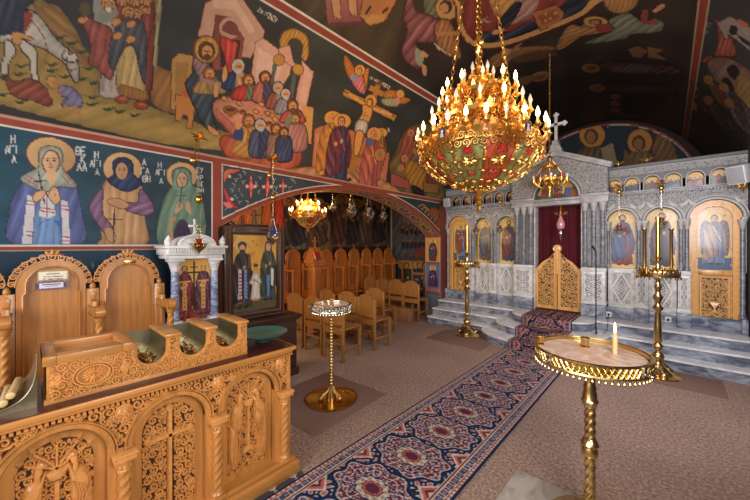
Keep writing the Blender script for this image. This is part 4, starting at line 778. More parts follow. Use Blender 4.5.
# carpet following the steps
def profile(x):
    P = []; d = abs(x-XC)
    for k, (Y, hw, dp) in enumerate(STEPS):
        y = Y-.015-dp*(max(0, 1-(d/(hw+.01))**2))**.375
        P += [(y-.012, .14*k+.002), (y-.014, .14*(k+1)-.01), (y-.002, .14*(k+1)+.010)]
    P.append((6.32, ZT+.010)); P[0] = (P[0][0], .012)
    return P
def dense(P, st_=.012):
    out = []
    for a, b in zip(P[:-1], P[1:]):
        n = 16
        for i in range(n): out.append((a[0]+(b[0]-a[0])*i/n, a[1]+(b[1]-a[1])*i/n))
    out.append(P[-1]); return out
SX0, SX1 = XC-.36, XC+.36
xs = np.linspace(SX0, SX1, 90); G = np.array([[(x, y, z) for (y, z) in dense(profile(x))] for x in xs])
lenp = np.concatenate([[0], np.cumsum(np.hypot(np.diff(G[45, :, 1]), np.diff(G[45, :, 2])))])
def rugpaint(P, wid, length, pitch, start=0.0, sx=1.0):
    u = P.U-wid/2; v = P.V; au = np.abs(u)
    NAVY, WINE, BEI, ROSE, SKY = L(22, 44, 76), L(104, 40, 50), L(200, 184, 168), L(176, 96, 92), L(96, 118, 146)
    c = P.c; c[:] = NAVY
    rs = np.random.RandomState(3)
    def put(mask, col): c[mask] = col
    # field of arabesques
    f = np.sin(u*.62+1.5*np.sin(v*.36))*np.sin(v*.55+1.3*np.sin(u*.41)); put((f > .28), BEI); put(f > .55, ROSE); put((f < -.62), WINE); put((f < -.84), BEI)
    vv = (v-start) % pitch-pitch/2
    r = np.hypot(u/ (wid*.32), vv/(pitch*.46)); a = np.arctan2(vv/(pitch*.46), u/(wid*.32))
    lob = r*(1+.09*np.cos(8*a)); put(lob < 1.12, NAVY); put(lob < 1.0, BEI)
    g = np.sin(12*a)*np.sin(lob*26); put((lob < .98) & (g > .12), WINE); put((lob < .98) & (g < -.3), L(70, 84, 116)); put((lob < .94) & (np.sin(16*a+1)*np.sin(lob*19+2) > .5), NAVY); put((lob < .98) & (np.sin(24*a+2)*np.sin(lob*34) > .6), ROSE)
    l2 = r*(1+.07*np.cos(10*a)); put(l2 < .48, NAVY); put(l2 < .44, BEI); put((l2 < .42) & (np.sin(10*a)*np.sin(r*30) > 0), L(150, 134, 100)); put(l2 < .29, L(110, 56, 60)); put(l2 < .25, ROSE); put(l2 < .20, WINE); put((l2 < .15) & (np.sin(6*a) > .2), L(60, 50, 84))
    # corner diamonds between medallions
    vd = (v-start+pitch/2) % pitch-pitch/2; dd = np.abs(au-wid*.36)/(wid*.12)+np.abs(vd)/(pitch*.22); put(dd < 1, BEI); put(dd < .8, ROSE); put(dd < .5, WINE); put(dd < .22, BEI)
    # borders
    e = wid/2-au
    put(e < wid*.135, BEI); put(e < wid*.128, WINE); m = e < wid*.118; put(m, L(196, 176, 158))
    q = np.sin(v*2*PI/(pitch*.16)); q2 = np.abs(e-wid*.078)/(wid*.03); put(m & (q2 < .9) & (q > -.1), WINE); put(m & (q2 < .5) & (q > .4), SKY); put(m & (q2 < .8) & (q < -.55), L(60, 76, 104))
    put(e < wid*.042, WINE); put(e < wid*.034, BEI); put((e < wid*.034) & (np.sin(v*2*PI/(pitch*.08)) > 0), ROSE); put(e < wid*.018, NAVY)
    c *= rs.uniform(.85, 1.1, len(c))[:, None]
Lg, Xg = np.meshgrid(lenp*100, (xs-SX0)*100)
P = Paint(Xg, Lg, (20, 30, 60)); rugpaint(P, 72, lenp[-1]*100, 46, 10)
q = lambda r, g, b: np.array(L(r, g, b)); P.c[:] = P.c*np.array([.74, .58, .6])
o = gridmesh('stair_carpet', G, P, M['rug'], origin=(XC, 5.6, 0)); tag(o, 'patterned wine and navy carpet strip laid over the curved marble steps', 'carpet')
sm = o.modifiers.new('thick', 'SOLIDIFY'); sm.thickness = .008; sm.offset = 1
# runner along the nave
RX0, RX1, RY0, RY1 = -1.85, -.99, .55, 4.99
xs = np.linspace(0, RX1-RX0, 150); ys = np.linspace(0, RY1-RY0, 720); Xg, Yg = np.meshgrid(xs, ys); G = np.stack([RX0+Xg, RY0+Yg, np.full_like(Xg, .012)], -1)
P = Paint(Xg*100, Yg*100, (20, 30, 60)); rugpaint(P, 86, 444, 43, 32.7)
rr = tag(gridmesh('runner_rug', G, P, M['rug'], origin=(-1.42, 2.8, 0)), 'long navy runner with cream medallions leading up the nave to the steps', 'rug')
sm = rr.modifiers.new('thick', 'SOLIDIFY'); sm.thickness = .009; sm.offset = 1
# ================================================================ ICONOSTASIS
ic = thing('iconostasis', 'carved grey marble icon screen with arches, gable and cross across the nave', 'iconostasis', (XC, YI, ZT))
D = lambda sg, d: XC+sg*d
Y0 = YI; RG = M['relief_grey']
def B(name, mb, mat, par=ic, smooth=35): return mb.build(name, mat, par, smooth)
SPRING, ZF0, ZF1 = 1.95, 2.36, 2.80
def goldicon(P, W, Hh, kind):
    P.T = (0, 0, 1); k = kind % 8
    robes = [((60, 70, 110), (120, 50, 52)), ((130, 110, 80), (80, 90, 110)), ((70, 84, 120), (54, 60, 92)), ((120, 60, 50), (60, 84, 80)), ((150, 60, 54), (70, 84, 130)), ((70, 66, 84), (96, 60, 50)), ((140, 130, 120), (76, 90, 130)), ((90, 110, 140), (140, 60, 60))][k]
    P.fig(W/2, Hh*.10, Hh*.86, robes[0], robes[1], (226, 190, 110), hair=(70, 46, 30), wd=1.0*W/38, beard=(k % 2 == 0))
for sg in (-1, 1):
    # plinth
    mb = MB().box(D(sg, .37), D(sg, 2.19), Y0+.0, Y0+.3, ZT, .60, .008)
    for a, b in ((.37, .71), (1.05, 1.22), (1.52, 1.67), (2.13, 2.19)): mb.box(D(sg, a), D(sg, b), Y0-.07-(.08 if a < .5 else 0), Y0+.05, ZT, .63, .012)
    B('plinth', mb, M['blue_marble'])['label'] = 'dark veined base course'
    # wide dado panels
    for a, b in ((.72, 1.06), (1.21, 1.52)):
        x0, x1 = sorted((D(sg, a), D(sg, b)))
        p = B('dado_panel', MB().box(x0, x1, Y0+.02, Y0+.25, .60, 1.22, .004), M['white_marble'])
        cx, cz, w, h = (x0+x1)/2, .91, (x1-x0)/2-.05, .24
        B('panel_ground', MB().box(cx-w, cx+w, Y0+.012, Y0+.03, cz-h, cz+h), M['panel_grey'], p)
        mb = MB(); fm = FX(Y0+.012)
        scrolls(mb, cx-w, cx+w, cz-h, cz+h, .06, lambda x, y, r: abs(x-cx)/w+abs(y-cz)/h > 1.12+r*2 and abs(x-cx) < w-r*.6 and abs(y-cz) < h-r*.6, fm, .008, .075, 9, 5, 1)
        for k in (-2, -1, 0, 1, 2):
            for s2 in (-1, 1):
                ribbon(mb, [(cx+k*.045-s2*.1, cz-.1), (cx+k*.045+s2*.1, cz+.1)] if abs(k) < 2 else [(cx+k*.03-s2*.03, cz-.03), (cx+k*.03+s2*.03, cz+.03)], .0045, .008, fm)
        for s2 in (.98, .62): ribbon(mb, [(cx-w*s2, cz), (cx, cz+h*s2), (cx+w*s2, cz), (cx, cz-h*s2), (cx-w*s2, cz)], .020 if s2 > .9 else .009, .014, fm)
        for x, y in ((cx-w, cz-h), (cx+w, cz-h), (cx+w, cz+h), (cx-w, cz+h)): pass
        ribbon(mb, [(cx-w, cz-h), (cx+w, cz-h), (cx+w, cz+h), (cx-w, cz+h), (cx-w, cz-h)], .009, .012, fm)
        B('lattice', mb, M['relief_marble'], p, 20)
    # narrow pedestals and portal pedestals
    for a, b in ((.38, .70), (1.06, 1.21), (1.53, 1.66)):
        x0, x1 = sorted((D(sg, a), D(sg, b))); yf = Y0-(.13 if a < .5 else .05)
        p = B('pedestal', MB().box(x0, x1, yf, Y0+.2, .63, 1.16, .004).box(x0-.012, x1+.012, yf-.015, Y0+.2, 1.16, 1.22, .008).box(x0-.01, x1+.01, yf-.012, Y0+.2, .63, .68, .008), M['white_marble'])
        cx, cz, w, h = (x0+x1)/2, .92, (x1-x0)/2-.03, .20
        if a < .5: w -= .015
        B('panel_ground', MB().box(cx-w, cx+w, yf-.004, yf+.01, cz-h, cz+h), M['panel_grey'], p)
        mb = MB(); fm = FX(yf-.004); ribbon(mb, [(cx-w, cz-h), (cx+w, cz-h), (cx+w, cz+h), (cx-w, cz+h), (cx-w, cz-h)], .008, .012, fm)
        if a < .5:
            for k in (-1, 0, 1):
                for r in (.062, .036): ribbon(mb, [(cx+r*1.75*math.cos(t*PI/9), cz+k*.133+r*math.sin(t*PI/9)) for t in range(19)], .007, .010, fm)
                ribbon(mb, [(cx-.11, cz+k*.133), (cx+.11, cz+k*.133)], .006, .008, fm); ribbon(mb, [(cx, cz+k*.133-.06), (cx, cz+k*.133+.06)], .006, .008, fm)
        else:
            for k in (-1, 0, 1):
                ribbon(mb, [(cx-w, cz+k*.133), (cx, cz+k*.133+.066), (cx+w, cz+k*.133), (cx, cz+k*.133-.066), (cx-w, cz+k*.133)], .008, .010, fm); ribbon(mb, [(cx-w*.5, cz+k*.133), (cx, cz+k*.133+.03), (cx+w*.5, cz+k*.133), (cx, cz+k*.133-.03), (cx-w*.5, cz+k*.133)], .006, .008, fm)
        B('lattice', mb, M['relief_marble'], p, 20)
    # colonnettes with capitals
    def colonnette(d, y, r, z0, z1, zc):
        x = D(sg, d); c = B('colonnette', MB().lathe([(r*1.5, 0), (r*1.55, .02), (r*1.2, .035), (r*1.3, .05), (r, .065), (r*.94, z1-z0)], 14, (x, y, z0)), M['col_marble'])
        mb = MB().lathe([(r*1.2, 0), (r*1.25, .012), (r*1.0, .022), (r*1.3, (zc-z1)*.5), (r*1.75, (zc-z1)*.9), (r*1.75, zc-z1)], 12, (x, y, z1)); B('capital', mb, M['relief_grey'], c)
    for d in (1.10, 1.17, 1.565, 1.625): colonnette(d, Y0+.0, .022, 1.22, 1.81, 1.92)
    for d in (.42, .54, .66): colonnette(d, Y0-.07, .033, 1.22, 2.14, 2.27)
    colonnette(.72, Y0+.03, .018, 1.22, 1.81, 1.92); colonnette(2.145, Y0+.0, .026, .63, 1.81, 1.92)
    for a, b in ((1.055, 1.215), (1.525, 1.665), (.69, .75), (2.13, 2.19)):
        mb = MB(); mb.box(D(sg, a), D(sg, b), Y0-.035, Y0+.2, 1.915, 1.955, .006); mb.box(D(sg, a)+.0, D(sg, b), Y0+.09, Y0+.2, 1.22, 1.915)
        B('impost', mb, M['grey_marble'])
    # arch wall over the icons and the door
    mb = MB(); bays = [(.70, 1.135, .89, .186), (1.135, 1.60, 1.36, .186), (1.60, 2.19, 1.90, .252)]
    for a, b, c, r in bays: archwall(mb, D(sg, a) if sg > 0 else D(sg, b), D(sg, b) if sg > 0 else D(sg, a), D(sg, c), r, SPRING, ZF0, Y0+.0, Y0+.2)
    w = B('arch_wall', mb, M['marble_ground'], smooth=20)
    mb = MB()
    for a, b, c, r in bays: archtube(mb, D(sg, c), SPRING, r+.016, Y0-.004, .016); archtube(mb, D(sg, c), SPRING, r+.05, Y0-.002, .008)
    B('archivolt', mb, M['relief_grey'], w)
    mb = MB(); fm = FX(Y0-.001); x0, x1 = sorted((D(sg, .72), D(sg, 2.19)))
    scrolls(mb, x0, x1, SPRING+.02, ZF0-.01, .052, lambda x, y, r: all(math.hypot(x-D(sg, c), y-SPRING) > rr+.05+r*.7 for _, _, c, rr in bays) and x0+r*.5 < x < x1-r*.5, fm, .008, .12, 9, 11, 2)
    for c in (.76, 1.03, 1.13, 1.24, 1.48, 1.60, 1.68, 2.12):   # little birds in the spandrels
        q = D(sg, c); s2 = 1 if c in (.76, 1.13, 1.6) else -1
        mb.dome([(q-.06*s2, 2.16), (q-.02*s2, 2.18), (q+.03*s2, 2.23), (q+.06*s2, 2.25), (q+.05*s2, 2.21), (q+.03*s2, 2.15), (q-.02*s2, 2.12)], .016, fm)
    B('spandrel_relief', mb, M['relief_grey'], w, 20)
    # cornice and upper frieze with small arched icons
    x0, x1 = sorted((D(sg, .70), D(sg, 2.19))); mb = MB().box(x0, x1, Y0-.05, Y0+.2, 2.365, 2.385, .005).box(x0, x1, Y0-.075, Y0+.2, 2.385, 2.405, .006)
    for k in range(44): mb.box(x0+.01+k*.0335, x0+.03+k*.0335, Y0-.035, Y0, 2.345, 2.366)
    B('cornice', mb, M['grey_marble'])
    mb = MB(); NI = [.80, 1.02, 1.25, 1.48, 1.71, 1.94, 2.13]
    ed = [.70, .91, 1.135, 1.365, 1.595, 1.825, 2.045, 2.19]
    for k, c in enumerate(NI):
        a, b = sorted((D(sg, ed[k]), D(sg, ed[k+1]))); archwall(mb, a, b, D(sg, c), .085 if k < 6 else .06, 2.53, 2.645, Y0-.01, Y0+.12, 12)
        for e in (ed[k], ed[k+1]): mb.box(D(sg, e)-.018, D(sg, e)+.018, Y0-.01, Y0+.12, 2.405, 2.53)
    mb.box(x0, x1, Y0-.01, Y0+.12, 2.645, 2.79).box(x0, x1, Y0-.045, Y0+.14, 2.765, 2.805, .008).box(x0, x1, Y0-.02, Y0+.02, 2.635, 2.65).box(x0, x1, Y0+.11, Y0+.14, 2.40, 2.7)
    f = B('frieze', mb, M['marble_ground'])
    mb = MB(); fm = FX(Y0-.011); scrolls(mb, x0, x1, 2.652, 2.765, .05, lambda x, y, r: 2.645+r*.4 < y < 2.768-r*.4, fm, .008, .12, 9, 3, 2)
    for k, c in enumerate(NI): archtube(mb, D(sg, c), 2.53, (.085 if k < 6 else .06)+.008, Y0-.012, .008, 12, .12)
    B('frieze_relief', mb, M['relief_grey'], f, 20)
    for k, c in enumerate(NI):
        r = .088 if k < 6 else .062
        def draw(P, W, Hh, k=k, sg=sg):
            P.at(0, 0, 1); P.poly([(0, Hh*.62), (W, Hh*.55), (W, Hh), (0, Hh)], (90, 84, 66), smooth=False)
            cols = [(120, 50, 46), (60, 80, 110), (150, 110, 70), (70, 90, 70), (140, 70, 60), (80, 70, 90)]
            for j in range(3+(k % 2)):
                x = W*(.2+.6*j/(2+(k % 2))); y = Hh*(.32+.08*((j+k) % 2)); P.poly([(x-2.4, y+2), (x+2.4, y+2), (x+3.4, Hh*.95), (x-3.4, Hh*.95)], cols[(j*2+k) % 6], (10, 2.2, .3)); P.ell(x, y, 2.1, 2.3, (230, 196, 120)); P.ell(x, y+.2, 1.2, 1.5, (170, 110, 70))
            if (k+sg) % 3 == 0: P.ell(W/2, Hh*.45, 3.6, 5.4, (206, 190, 170), alpha=.8)
            if k % 3 == 2: P.poly([(0, Hh*.6), (W*.4, Hh*.42), (W, Hh*.6), (W, Hh), (0, Hh)], (96, 110, 90)); P.ell(W*.5, Hh*.55, 2.6, 6, (150, 70, 56))
        top = lambda a, r=r: .12+np.sqrt(np.maximum(0, r*r-(a-r)**2))
        o = panel('niche_icon', (D(sg, c)-r, Y0+.10, 2.405), (1, 0, 0), (0, 0, 1), 2*r, .21, (222, 176, 92), draw, parent=ic, res=.006)
        o['label'] = 'small gold-ground painted scene'
    # main icons
    for k, (c, r) in enumerate(((.89, .19), (1.36, .19))):
        o = panel('icon', (D(sg, c)-r, Y0+.15, 1.22), (1, 0, 0), (0, 0, 1), 2*r, .95, (228, 190, 110), lambda P, W, Hh, kk=(0 if sg < 0 else 4)+k*1: goldicon(P, W, Hh, kk), parent=ic, res=.008)
        o['label'] = ['painted saint in blue on gold ground', 'painted saint with dark cloak on gold ground'][k]
    # side door of gilded wood
    c = D(sg, 1.90)
    mb = MB(); archwall(mb, c-.25, c+.25, c, .165, 1.90, 2.155, Y0+.10, Y0+.15)
    mb = MB()
    n = 24; vs = []; fs = []
    ring = [(c-.25, ZT), (c-.25, 1.95)]+[(c-.25*math.cos(PI*i/n), 1.95+.25*math.sin(PI*i/n)) for i in range(1, n)]+[(c+.25, 1.95), (c+.25, ZT)]
    rin = [(c-.165, ZT), (c-.165, 1.95)]+[(c-.165*math.cos(PI*i/n), 1.95+.165*math.sin(PI*i/n)) for i in range(1, n)]+[(c+.165, 1.95), (c+.165, ZT)]
    k = len(ring)
    for y in (Y0+.07, Y0+.15): vs += [(x, y, z) for x, z in ring]+[(x, y, z) for x, z in rin]
    for i in range(k-1):
        fs += [(i, i+1, k+i+1, k+i), (2*k+i, 2*k+i+1, 3*k+i+1, 3*k+i), (i, i+1, 2*k+i+1, 2*k+i), (k+i, k+i+1, 3*k+i+1, 3*k+i)]
    mb.add(vs, fs); mb.box(c-.165, c+.165, Y0+.09, Y0+.15, 1.17, 1.24, .006).box(c-.165, c+.165, Y0+.09, Y0+.15, ZT, .54, .006).box(c-.17, c+.17, Y0+.13, Y0+.15, ZT, 1.2)
    dr = B('side_door', mb, M['goldwood']); dr['label'] = 'gilded wooden side door with a painted angel'
    mb = MB(); fm = FX(Y0+.068)
    scrolls(mb, c-.25, c+.25, ZT+.05, 2.21, .062, lambda x, y, r: (.168 < abs(x-c) < .247 and y < 1.95) or (y > 1.95 and .168+r*.1 < math.hypot(x-c, y-1.95) < .247), fm, .006, .10, 10, 9, 2)
    for off in (.172, .243): ribbon(mb, [(c-off, ZT+.03), (c-off, 1.95)]+[(c-off*math.cos(PI*i/n), 1.95+off*math.sin(PI*i/n)) for i in range(1, n)]+[(c+off, 1.95), (c+off, ZT+.03)], .006, .012, fm)
    B('carved_border', mb, M['goldcarve'], dr, 20)
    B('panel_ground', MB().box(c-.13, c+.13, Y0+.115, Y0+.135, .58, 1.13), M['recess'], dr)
    mb = MB(); fm = FX(Y0+.115); scrolls(mb, c-.13, c+.13, .58, 1.13, .055, lambda x, y, r: abs(x-c) < .13-r*.4 and .58+r*.4 < y < 1.13-r*.4 and math.hypot(x-c, y-.74) > .05, fm, .012, .12, 10, 4, 3)
    mb.dome([(c-.05, .80), (c+.05, .80), (c+.03, .75), (c+.01, .72), (c+.012, .68), (c+.04, .65), (c-.04, .65), (c-.012, .68), (c-.01, .72), (c-.03, .75)], .02, fm)
    ribbon(mb, [(c-.135, .575), (c+.135, .575), (c+.135, 1.135), (c-.135, 1.135), (c-.135, .575)], .012, .02, fm)
    B('carved_panel', mb, M['goldcarve'], dr, 20)
    MB().sphere((c-sg*.14, Y0+.075, 1.2), .016, 10, 6).build('knob', M['brassdark'], dr)
    def ang(P, W, Hh, sg=sg):
        P.at(0, 0, 1); P.poly([(0, Hh*.8), (W, Hh*.8), (W, Hh), (0, Hh)], (70, 90, 120), smooth=False); c1 = (150, 64, 60) if sg < 0 else (176, 150, 130); c2 = (110, 150, 200) if sg < 0 else (120, 140, 170)
        for s2 in (-1, 1): P.poly([(W/2+s2*3, 26), (W/2+s2*11, 20), (W/2+s2*14, 40), (W/2+s2*12, 66), (W/2+s2*7, 56)], (120, 104, 110), (40, 4, .3), line=(70, 56, 60), lw=.8)
        P.fig(W/2, 10, Hh*.80, c2, c1, (230, 190, 104), hair=(100, 64, 40), wd=.92); P.line([(W/2-9, 30), (W/2-11, 78)], .8, (190, 150, 80)); P.text('I', 6, 12, 5, (110, 40, 30), w=.7); P.text('A', W-7, 12, 5, (110, 40, 30), w=.7)
    pn = panel('icon_panel', (c-.165, Y0+.12, 1.24), (1, 0, 0), (0, 0, 1), .33, .87, (214, 178, 104), ang, parent=dr, res=.007)
    # portal side piers
    x0, x1 = sorted((D(sg, .36), D(sg, .74))); yf = Y0-.13
    mb = MB().box(x0, x1, yf, Y0+.2, 2.27, 2.38, .006).box(x0-.015, x1+.015, yf-.02, Y0+.2, 2.38, 2.42, .006).box(D(sg, .39), D(sg, .70), Y0+.02, Y0+.2, 1.22, 2.27)
    B('portal_pier', mb, M['grey_marble'])
    mb = MB().box(D(sg, .355), D(sg, .375), Y0-.02, Y0+.2, ZT, 2.27); B('door_jamb', mb, M['white_marble'])
# portal lintel, lunette, gable, cross
yf = Y0-.13
B('lintel', MB().box(XC-.37, XC+.37, yf+.02, Y0+.15, 2.27, 2.345, .006).box(XC-.37, XC+.37, yf-.02, Y0+.15, 2.345, 2.385, .008), M['grey_marble'])
mb = MB(); archwall(mb, XC-.74, XC+.74, XC, .335, 2.40, 2.86, yf, Y0+.15, 28)
vs = [(XC-.74, y, 2.86) for y in (yf, Y0+.15)]+[(XC+.74, y, 2.86) for y in (yf, Y0+.15)]+[(XC, y, 3.17) for y in (yf, Y0+.15)]
mb.add(vs, [(0, 2, 4), (1, 5, 3), (0, 4, 5, 1), (2, 3, 5, 4), (0, 1, 3, 2)])
ga = B('gable', mb, M['marble_ground'], smooth=20)
mb = MB()
for s2 in (-1, 1):
    m = frame((XC, yf-.03, 3.2), (s2*.76, 0, -.325), (s2*.325, 0, .76), None); l = math.hypot(.79, .338)
    m = Matrix.Translation((XC, 0, 3.19)) @ Matrix.Rotation(s2*math.atan2(.325, .76), 4, 'Y')
    mb.box(0 if s2 > 0 else -l, l if s2 > 0 else 0, yf-.05, Y0+.17, -.025, .02, .006, m); mb.box(0 if s2 > 0 else -l, l if s2 > 0 else 0, yf-.03, Y0+.17, -.06, -.02, .006, m)
B('gable_cornice', mb, M['grey_marble'], ga)
mb = MB(); fm = FX(yf-.001); archtube(mb, XC, 2.40, .352, yf-.004, .016, 28); archtube(mb, XC, 2.40, .40, yf-.002, .008, 28)
scrolls(mb, XC-.72, XC+.72, 2.43, 3.14, .058, lambda x, y, r: math.hypot(x-XC, y-2.4) > .41+r*.6 and abs(x-XC) < .73-r*.5 and y < 3.10-abs(x-XC)*.42-r*.5 and all(math.hypot(abs(x-XC)-.55, y-2.66) > .085+r*.5 for _ in (0,)), fm, .009, .12, 10, 21, 2)
for s2 in (-1, 1):
    for r in (.08, .05, .02): ribbon(mb, [(XC+s2*.55+r*math.cos(t*PI/12), 2.66+r*math.sin(t*PI/12)) for t in range(25)], .007, .012, fm)
    for t in range(6): ribbon(mb, [(XC+s2*.55+.02*math.cos(t*PI/3), 2.66+.02*math.sin(t*PI/3)), (XC+s2*.55+.08*math.cos(t*PI/3), 2.66+.08*math.sin(t*PI/3))], .005, .01, fm)
B('gable_relief', mb, M['relief_grey'], ga, 20)
def lun(P, W, Hh):
    P.at(0, 0, 1)
    P.poly([(0, Hh*.75), (W, Hh*.75), (W, Hh), (0, Hh)], (60, 90, 60), smooth=False)
    for x, c1 in ((13, (150, 60, 54)), (22, (80, 110, 70)), (50, (80, 100, 140)), (59, (150, 96, 60))): P.poly([(x-3.5, 14), (x+3.5, 14), (x+5, 31), (x-5, 31)], c1, (10, 3, .3)); P.ell(x, 12, 3, 3, (236, 200, 120)); P.ell(x, 12.5, 1.8, 2.1, (170, 110, 70))
    P.ell(W/2, 17, 7, 11, (90, 110, 120)); P.ell(W/2, 12, 3.5, 3.6, (236, 200, 120)); P.ell(W/2, 12.5, 2, 2.4, (170, 110, 70)); P.poly([(W/2-4, 16), (W/2+4, 16), (W/2+6, 31), (W/2-6, 31)], (130, 50, 48), (10, 3, .3))
panel('lunette_icon', (XC-.345, Y0+.02, 2.385), (1, 0, 0), (0, 0, 1), .69, .34, (222, 176, 80), lun, parent=ic, res=.006)['label'] = 'gold lunette painting over the gate'
mb = MB().prism([(XC-.11, 3.10), (XC+.11, 3.10), (XC+.09, 3.24), (XC+.045, 3.32), (XC+.045, 3.37), (XC-.045, 3.37), (XC-.045, 3.32), (XC-.09, 3.24)], 0, .16, Matrix.Translation((0, yf+.12, 0)) @ Matrix.Rotation(PI/2, 4, 'X'))
B('cross_pedestal', mb, M['grey_marble'], ga)
pr = [(-.022, 0), (.022, 0), (.022, .27), (.10, .265), (.115, .245), (.13, .265), (.14, .29), (.13, .315), (.115, .335), (.10, .315), (.022, .31), (.022, .42), (.04, .44), (.02, .455), (0, .475), (-.02, .455), (-.04, .44), (-.022, .42), (-.022, .31), (-.10, .315), (-.115, .335), (-.13, .315), (-.14, .29), (-.13, .265), (-.115, .245), (-.10, .265), (-.022, .27)]
cb = MB()
cb.box(-.022, .022, -.02, .02, 0, .45).box(-.12, .12, -.02, .02, .268, .312)
for x, z in ((-.125, .29), (.125, .29), (0, .455)):
    for dx, dz in ((0, .028), (0, -.028), (.028, 0), (-.028, 0)): cb.sphere((x+dx*.8, 0, z+dz*.8), .026, 8, 6, (1, .75, 1))
cb.v = [(x+XC, y+yf+.04, z+3.37) for x, y, z in cb.v]
B('roof_cross', cb, M['white_marble'], ga)['label'] = 'white marble trefoil cross on the gable'
# gilded gate leaves
for sg in (-1, 1):
    N = 20; hgt = lambda t: 1.17+.30*(t*t*(3-2*t))+.04*math.sin(t*PI)*math.sin(t*PI*2)   # t: 0 hinge .. 1 middle
    def leafpoly(i0, i1, zb, inset):
        pts = [(D(sg, .352-inset), zb)]+[(D(sg, (.352-inset)+( (.006+inset)-(.352-inset))*i/N), hgt(i/N)-inset*1.0) for i in range(N+1)]+[(D(sg, .006+inset), zb)]
        return pts
    vs = []; fs = []; o = leafpoly(0, 0, ZT+.04, 0); i_ = leafpoly(0, 0, ZT+.10, .05); k = len(o)
    for y in (Y0-.02, Y0+.025): vs += [(x, y, z) for x, z in o]+[(x, y, z) for x, z in i_]
    for i in range(k):
        j = (i+1) % k; fs += [(i, j, k+j, k+i), (2*k+i, 2*k+j, 3*k+j, 3*k+i), (i, j, 2*k+j, 2*k+i), (k+i, k+j, 3*k+j, 3*k+i)]
    gl = B('gate_leaf', MB().add(vs, fs), M['goldwood'], smooth=20); gl['label'] = 'gilded carved gate leaf, ' + ('left' if sg < 0 else 'right')
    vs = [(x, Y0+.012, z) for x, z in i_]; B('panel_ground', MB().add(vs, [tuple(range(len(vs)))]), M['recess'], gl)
    mb = MB(); fm = FX(Y0+.01); xa, xb = sorted((D(sg, .30), D(sg, .056)))
    def ins(x, y, r):
        d = abs(x-XC); t = (.352-d)/.346; return .058+r*.5 < d < .30-r*.5 and ZT+.10+r*.5 < y < hgt(t)-.055-r*.5
    scrolls(mb, xa, xb, ZT+.10, 1.42, .088, ins, fm, .02, .10, 14, 8+sg, 4)
    B('carved_panel', mb, M['goldcarve'], gl, 20)
B('gate_boss', MB().lathe([(.0, .012), (.03, .014), (.05, .004), (.066, .012), (.07, 0), (.0, -.02)], 20, m=FX(Y0-.01) @ Matrix.Translation((XC, 1.52, 0))).lathe([(.016, 0), (.016, .4)], 8, (XC, Y0-.026, 1.08)), M['goldcarve'])
# gilded eagles on the frieze
for x in (-2.62, -.60, -.26):
    eg = MB().lathe([(.012, 0), (.016, .01), (.008, .02), (.008, .04)], 8, (x, Y0, 2.80)).sphere((x, Y0, 2.855), .022, 8, 6, (1, 1, 1.1)).sphere((x, Y0, 2.885), .010, 8, 6).box(x-.003, x+.003, Y0-.02, Y0-.005, 2.882, 2.889)
    for s2 in (-1, 1): eg.add([(x+s2*.012, Y0, 2.865), (x+s2*.06, Y0, 2.895), (x+s2*.085, Y0, 2.875), (x+s2*.05, Y0, 2.855), (x+s2*.012, Y0, 2.842), (x+s2*.04, Y0-.012, 2.868)], [(0, 1, 5), (1, 2, 5), (2, 3, 5), (3, 4, 5), (4, 0, 5), (0, 4, 3, 2, 1)])
    B('eagle', eg, M['gilt'])
# velvet curtain
vs = []; fs = []; n = 120
for i in range(n+1):
    x = XC-.38+.76*i/n; y = 6.47+.018*math.sin(i*.95)+.008*math.sin(i*2.2+1); vs += [(x, y, ZT+.01), (x, y-.004*math.sin(i*.95), 2.33)]
for i in range(n): fs.append((2*i, 2*i+2, 2*i+3, 2*i+1))
cu = MB().add(vs, fs).build('curtain', M['velvet'], None, 80, origin=(XC, 6.47, ZT)); tag(cu, 'dark crimson velvet curtain hanging behind the gilded gate', 'curtain')
MB().tube([(XC-.4, 6.47, 2.33), (XC+.4, 6.47, 2.33)], .01, 8).build('curtain_rod', M['brassdark'], cu)

# gilt bracket on the frieze end
gb = MB().lathe([(.03, 0), (.026, .01), (.012, .014)], 12, m=FX(Y0-.076) @ Matrix.Translation((.68, 2.39, 0))).tube([(.68, Y0-.08, 2.39), (.68, Y0-.14, 2.36), (.68, Y0-.17, 2.30), (.68, Y0-.15, 2.26)], .007, 6)
for k in range(6): leaf(gb, 0, 0, k*1.05, .06, .04, .012, FX(Y0-.09) @ Matrix.Translation((.68, 2.37, 0)))
for k in range(5): leaf(gb, 0, 0, 0, .05, .035, .01, Matrix.Translation((.68, Y0-.16, 2.30)) @ Matrix.Rotation(k*1.26, 4, 'Z') @ Matrix.Rotation(-.4, 4, 'Y'))
tag(gb.build('gilt_bracket', M['gilt'], None, 40, (.68, Y0-.09, 2.37)), 'small gilt leaf bracket below the grey loudspeaker on the screen', 'bracket')
# ================================================================ CANDLE COUNTER
FXX = lambda x: frame((x, 0, 0), (0, 1, 0), (0, 0, 1), (1, 0, 0))     # relief plane facing the nave from the left side
def archwallX(mb, a, b, c, r, zs, zt, x0, x1, seg=20):
    t = MB(); archwall(t, a, b, c, r, zs, zt, 0, x1-x0, seg); mb.add([(x1-y, x, z) for x, y, z in t.v], t.f)
def A2(c, r, zs, n=24, legs=0.0):
    return ([(c-r, zs-legs)] if legs else [])+[(c-r*math.cos(PI*i/n), zs+r*math.sin(PI*i/n)) for i in range(n+1)]+([(c+r, zs-legs)] if legs else [])
cc = thing('candle_counter', 'long honey-coloured wooden counter carved with arches, peacocks and twisted columns', 'counter', (-2.2, .4, 0))
XF = -1.97; YA0, YB0 = -.62, 1.27; BAYS = [-.34, .10, .54, .98]; RA, SA = .172, .605
Bc = lambda n, mb, m, p=cc, s=35: mb.build(n, m, p, s)
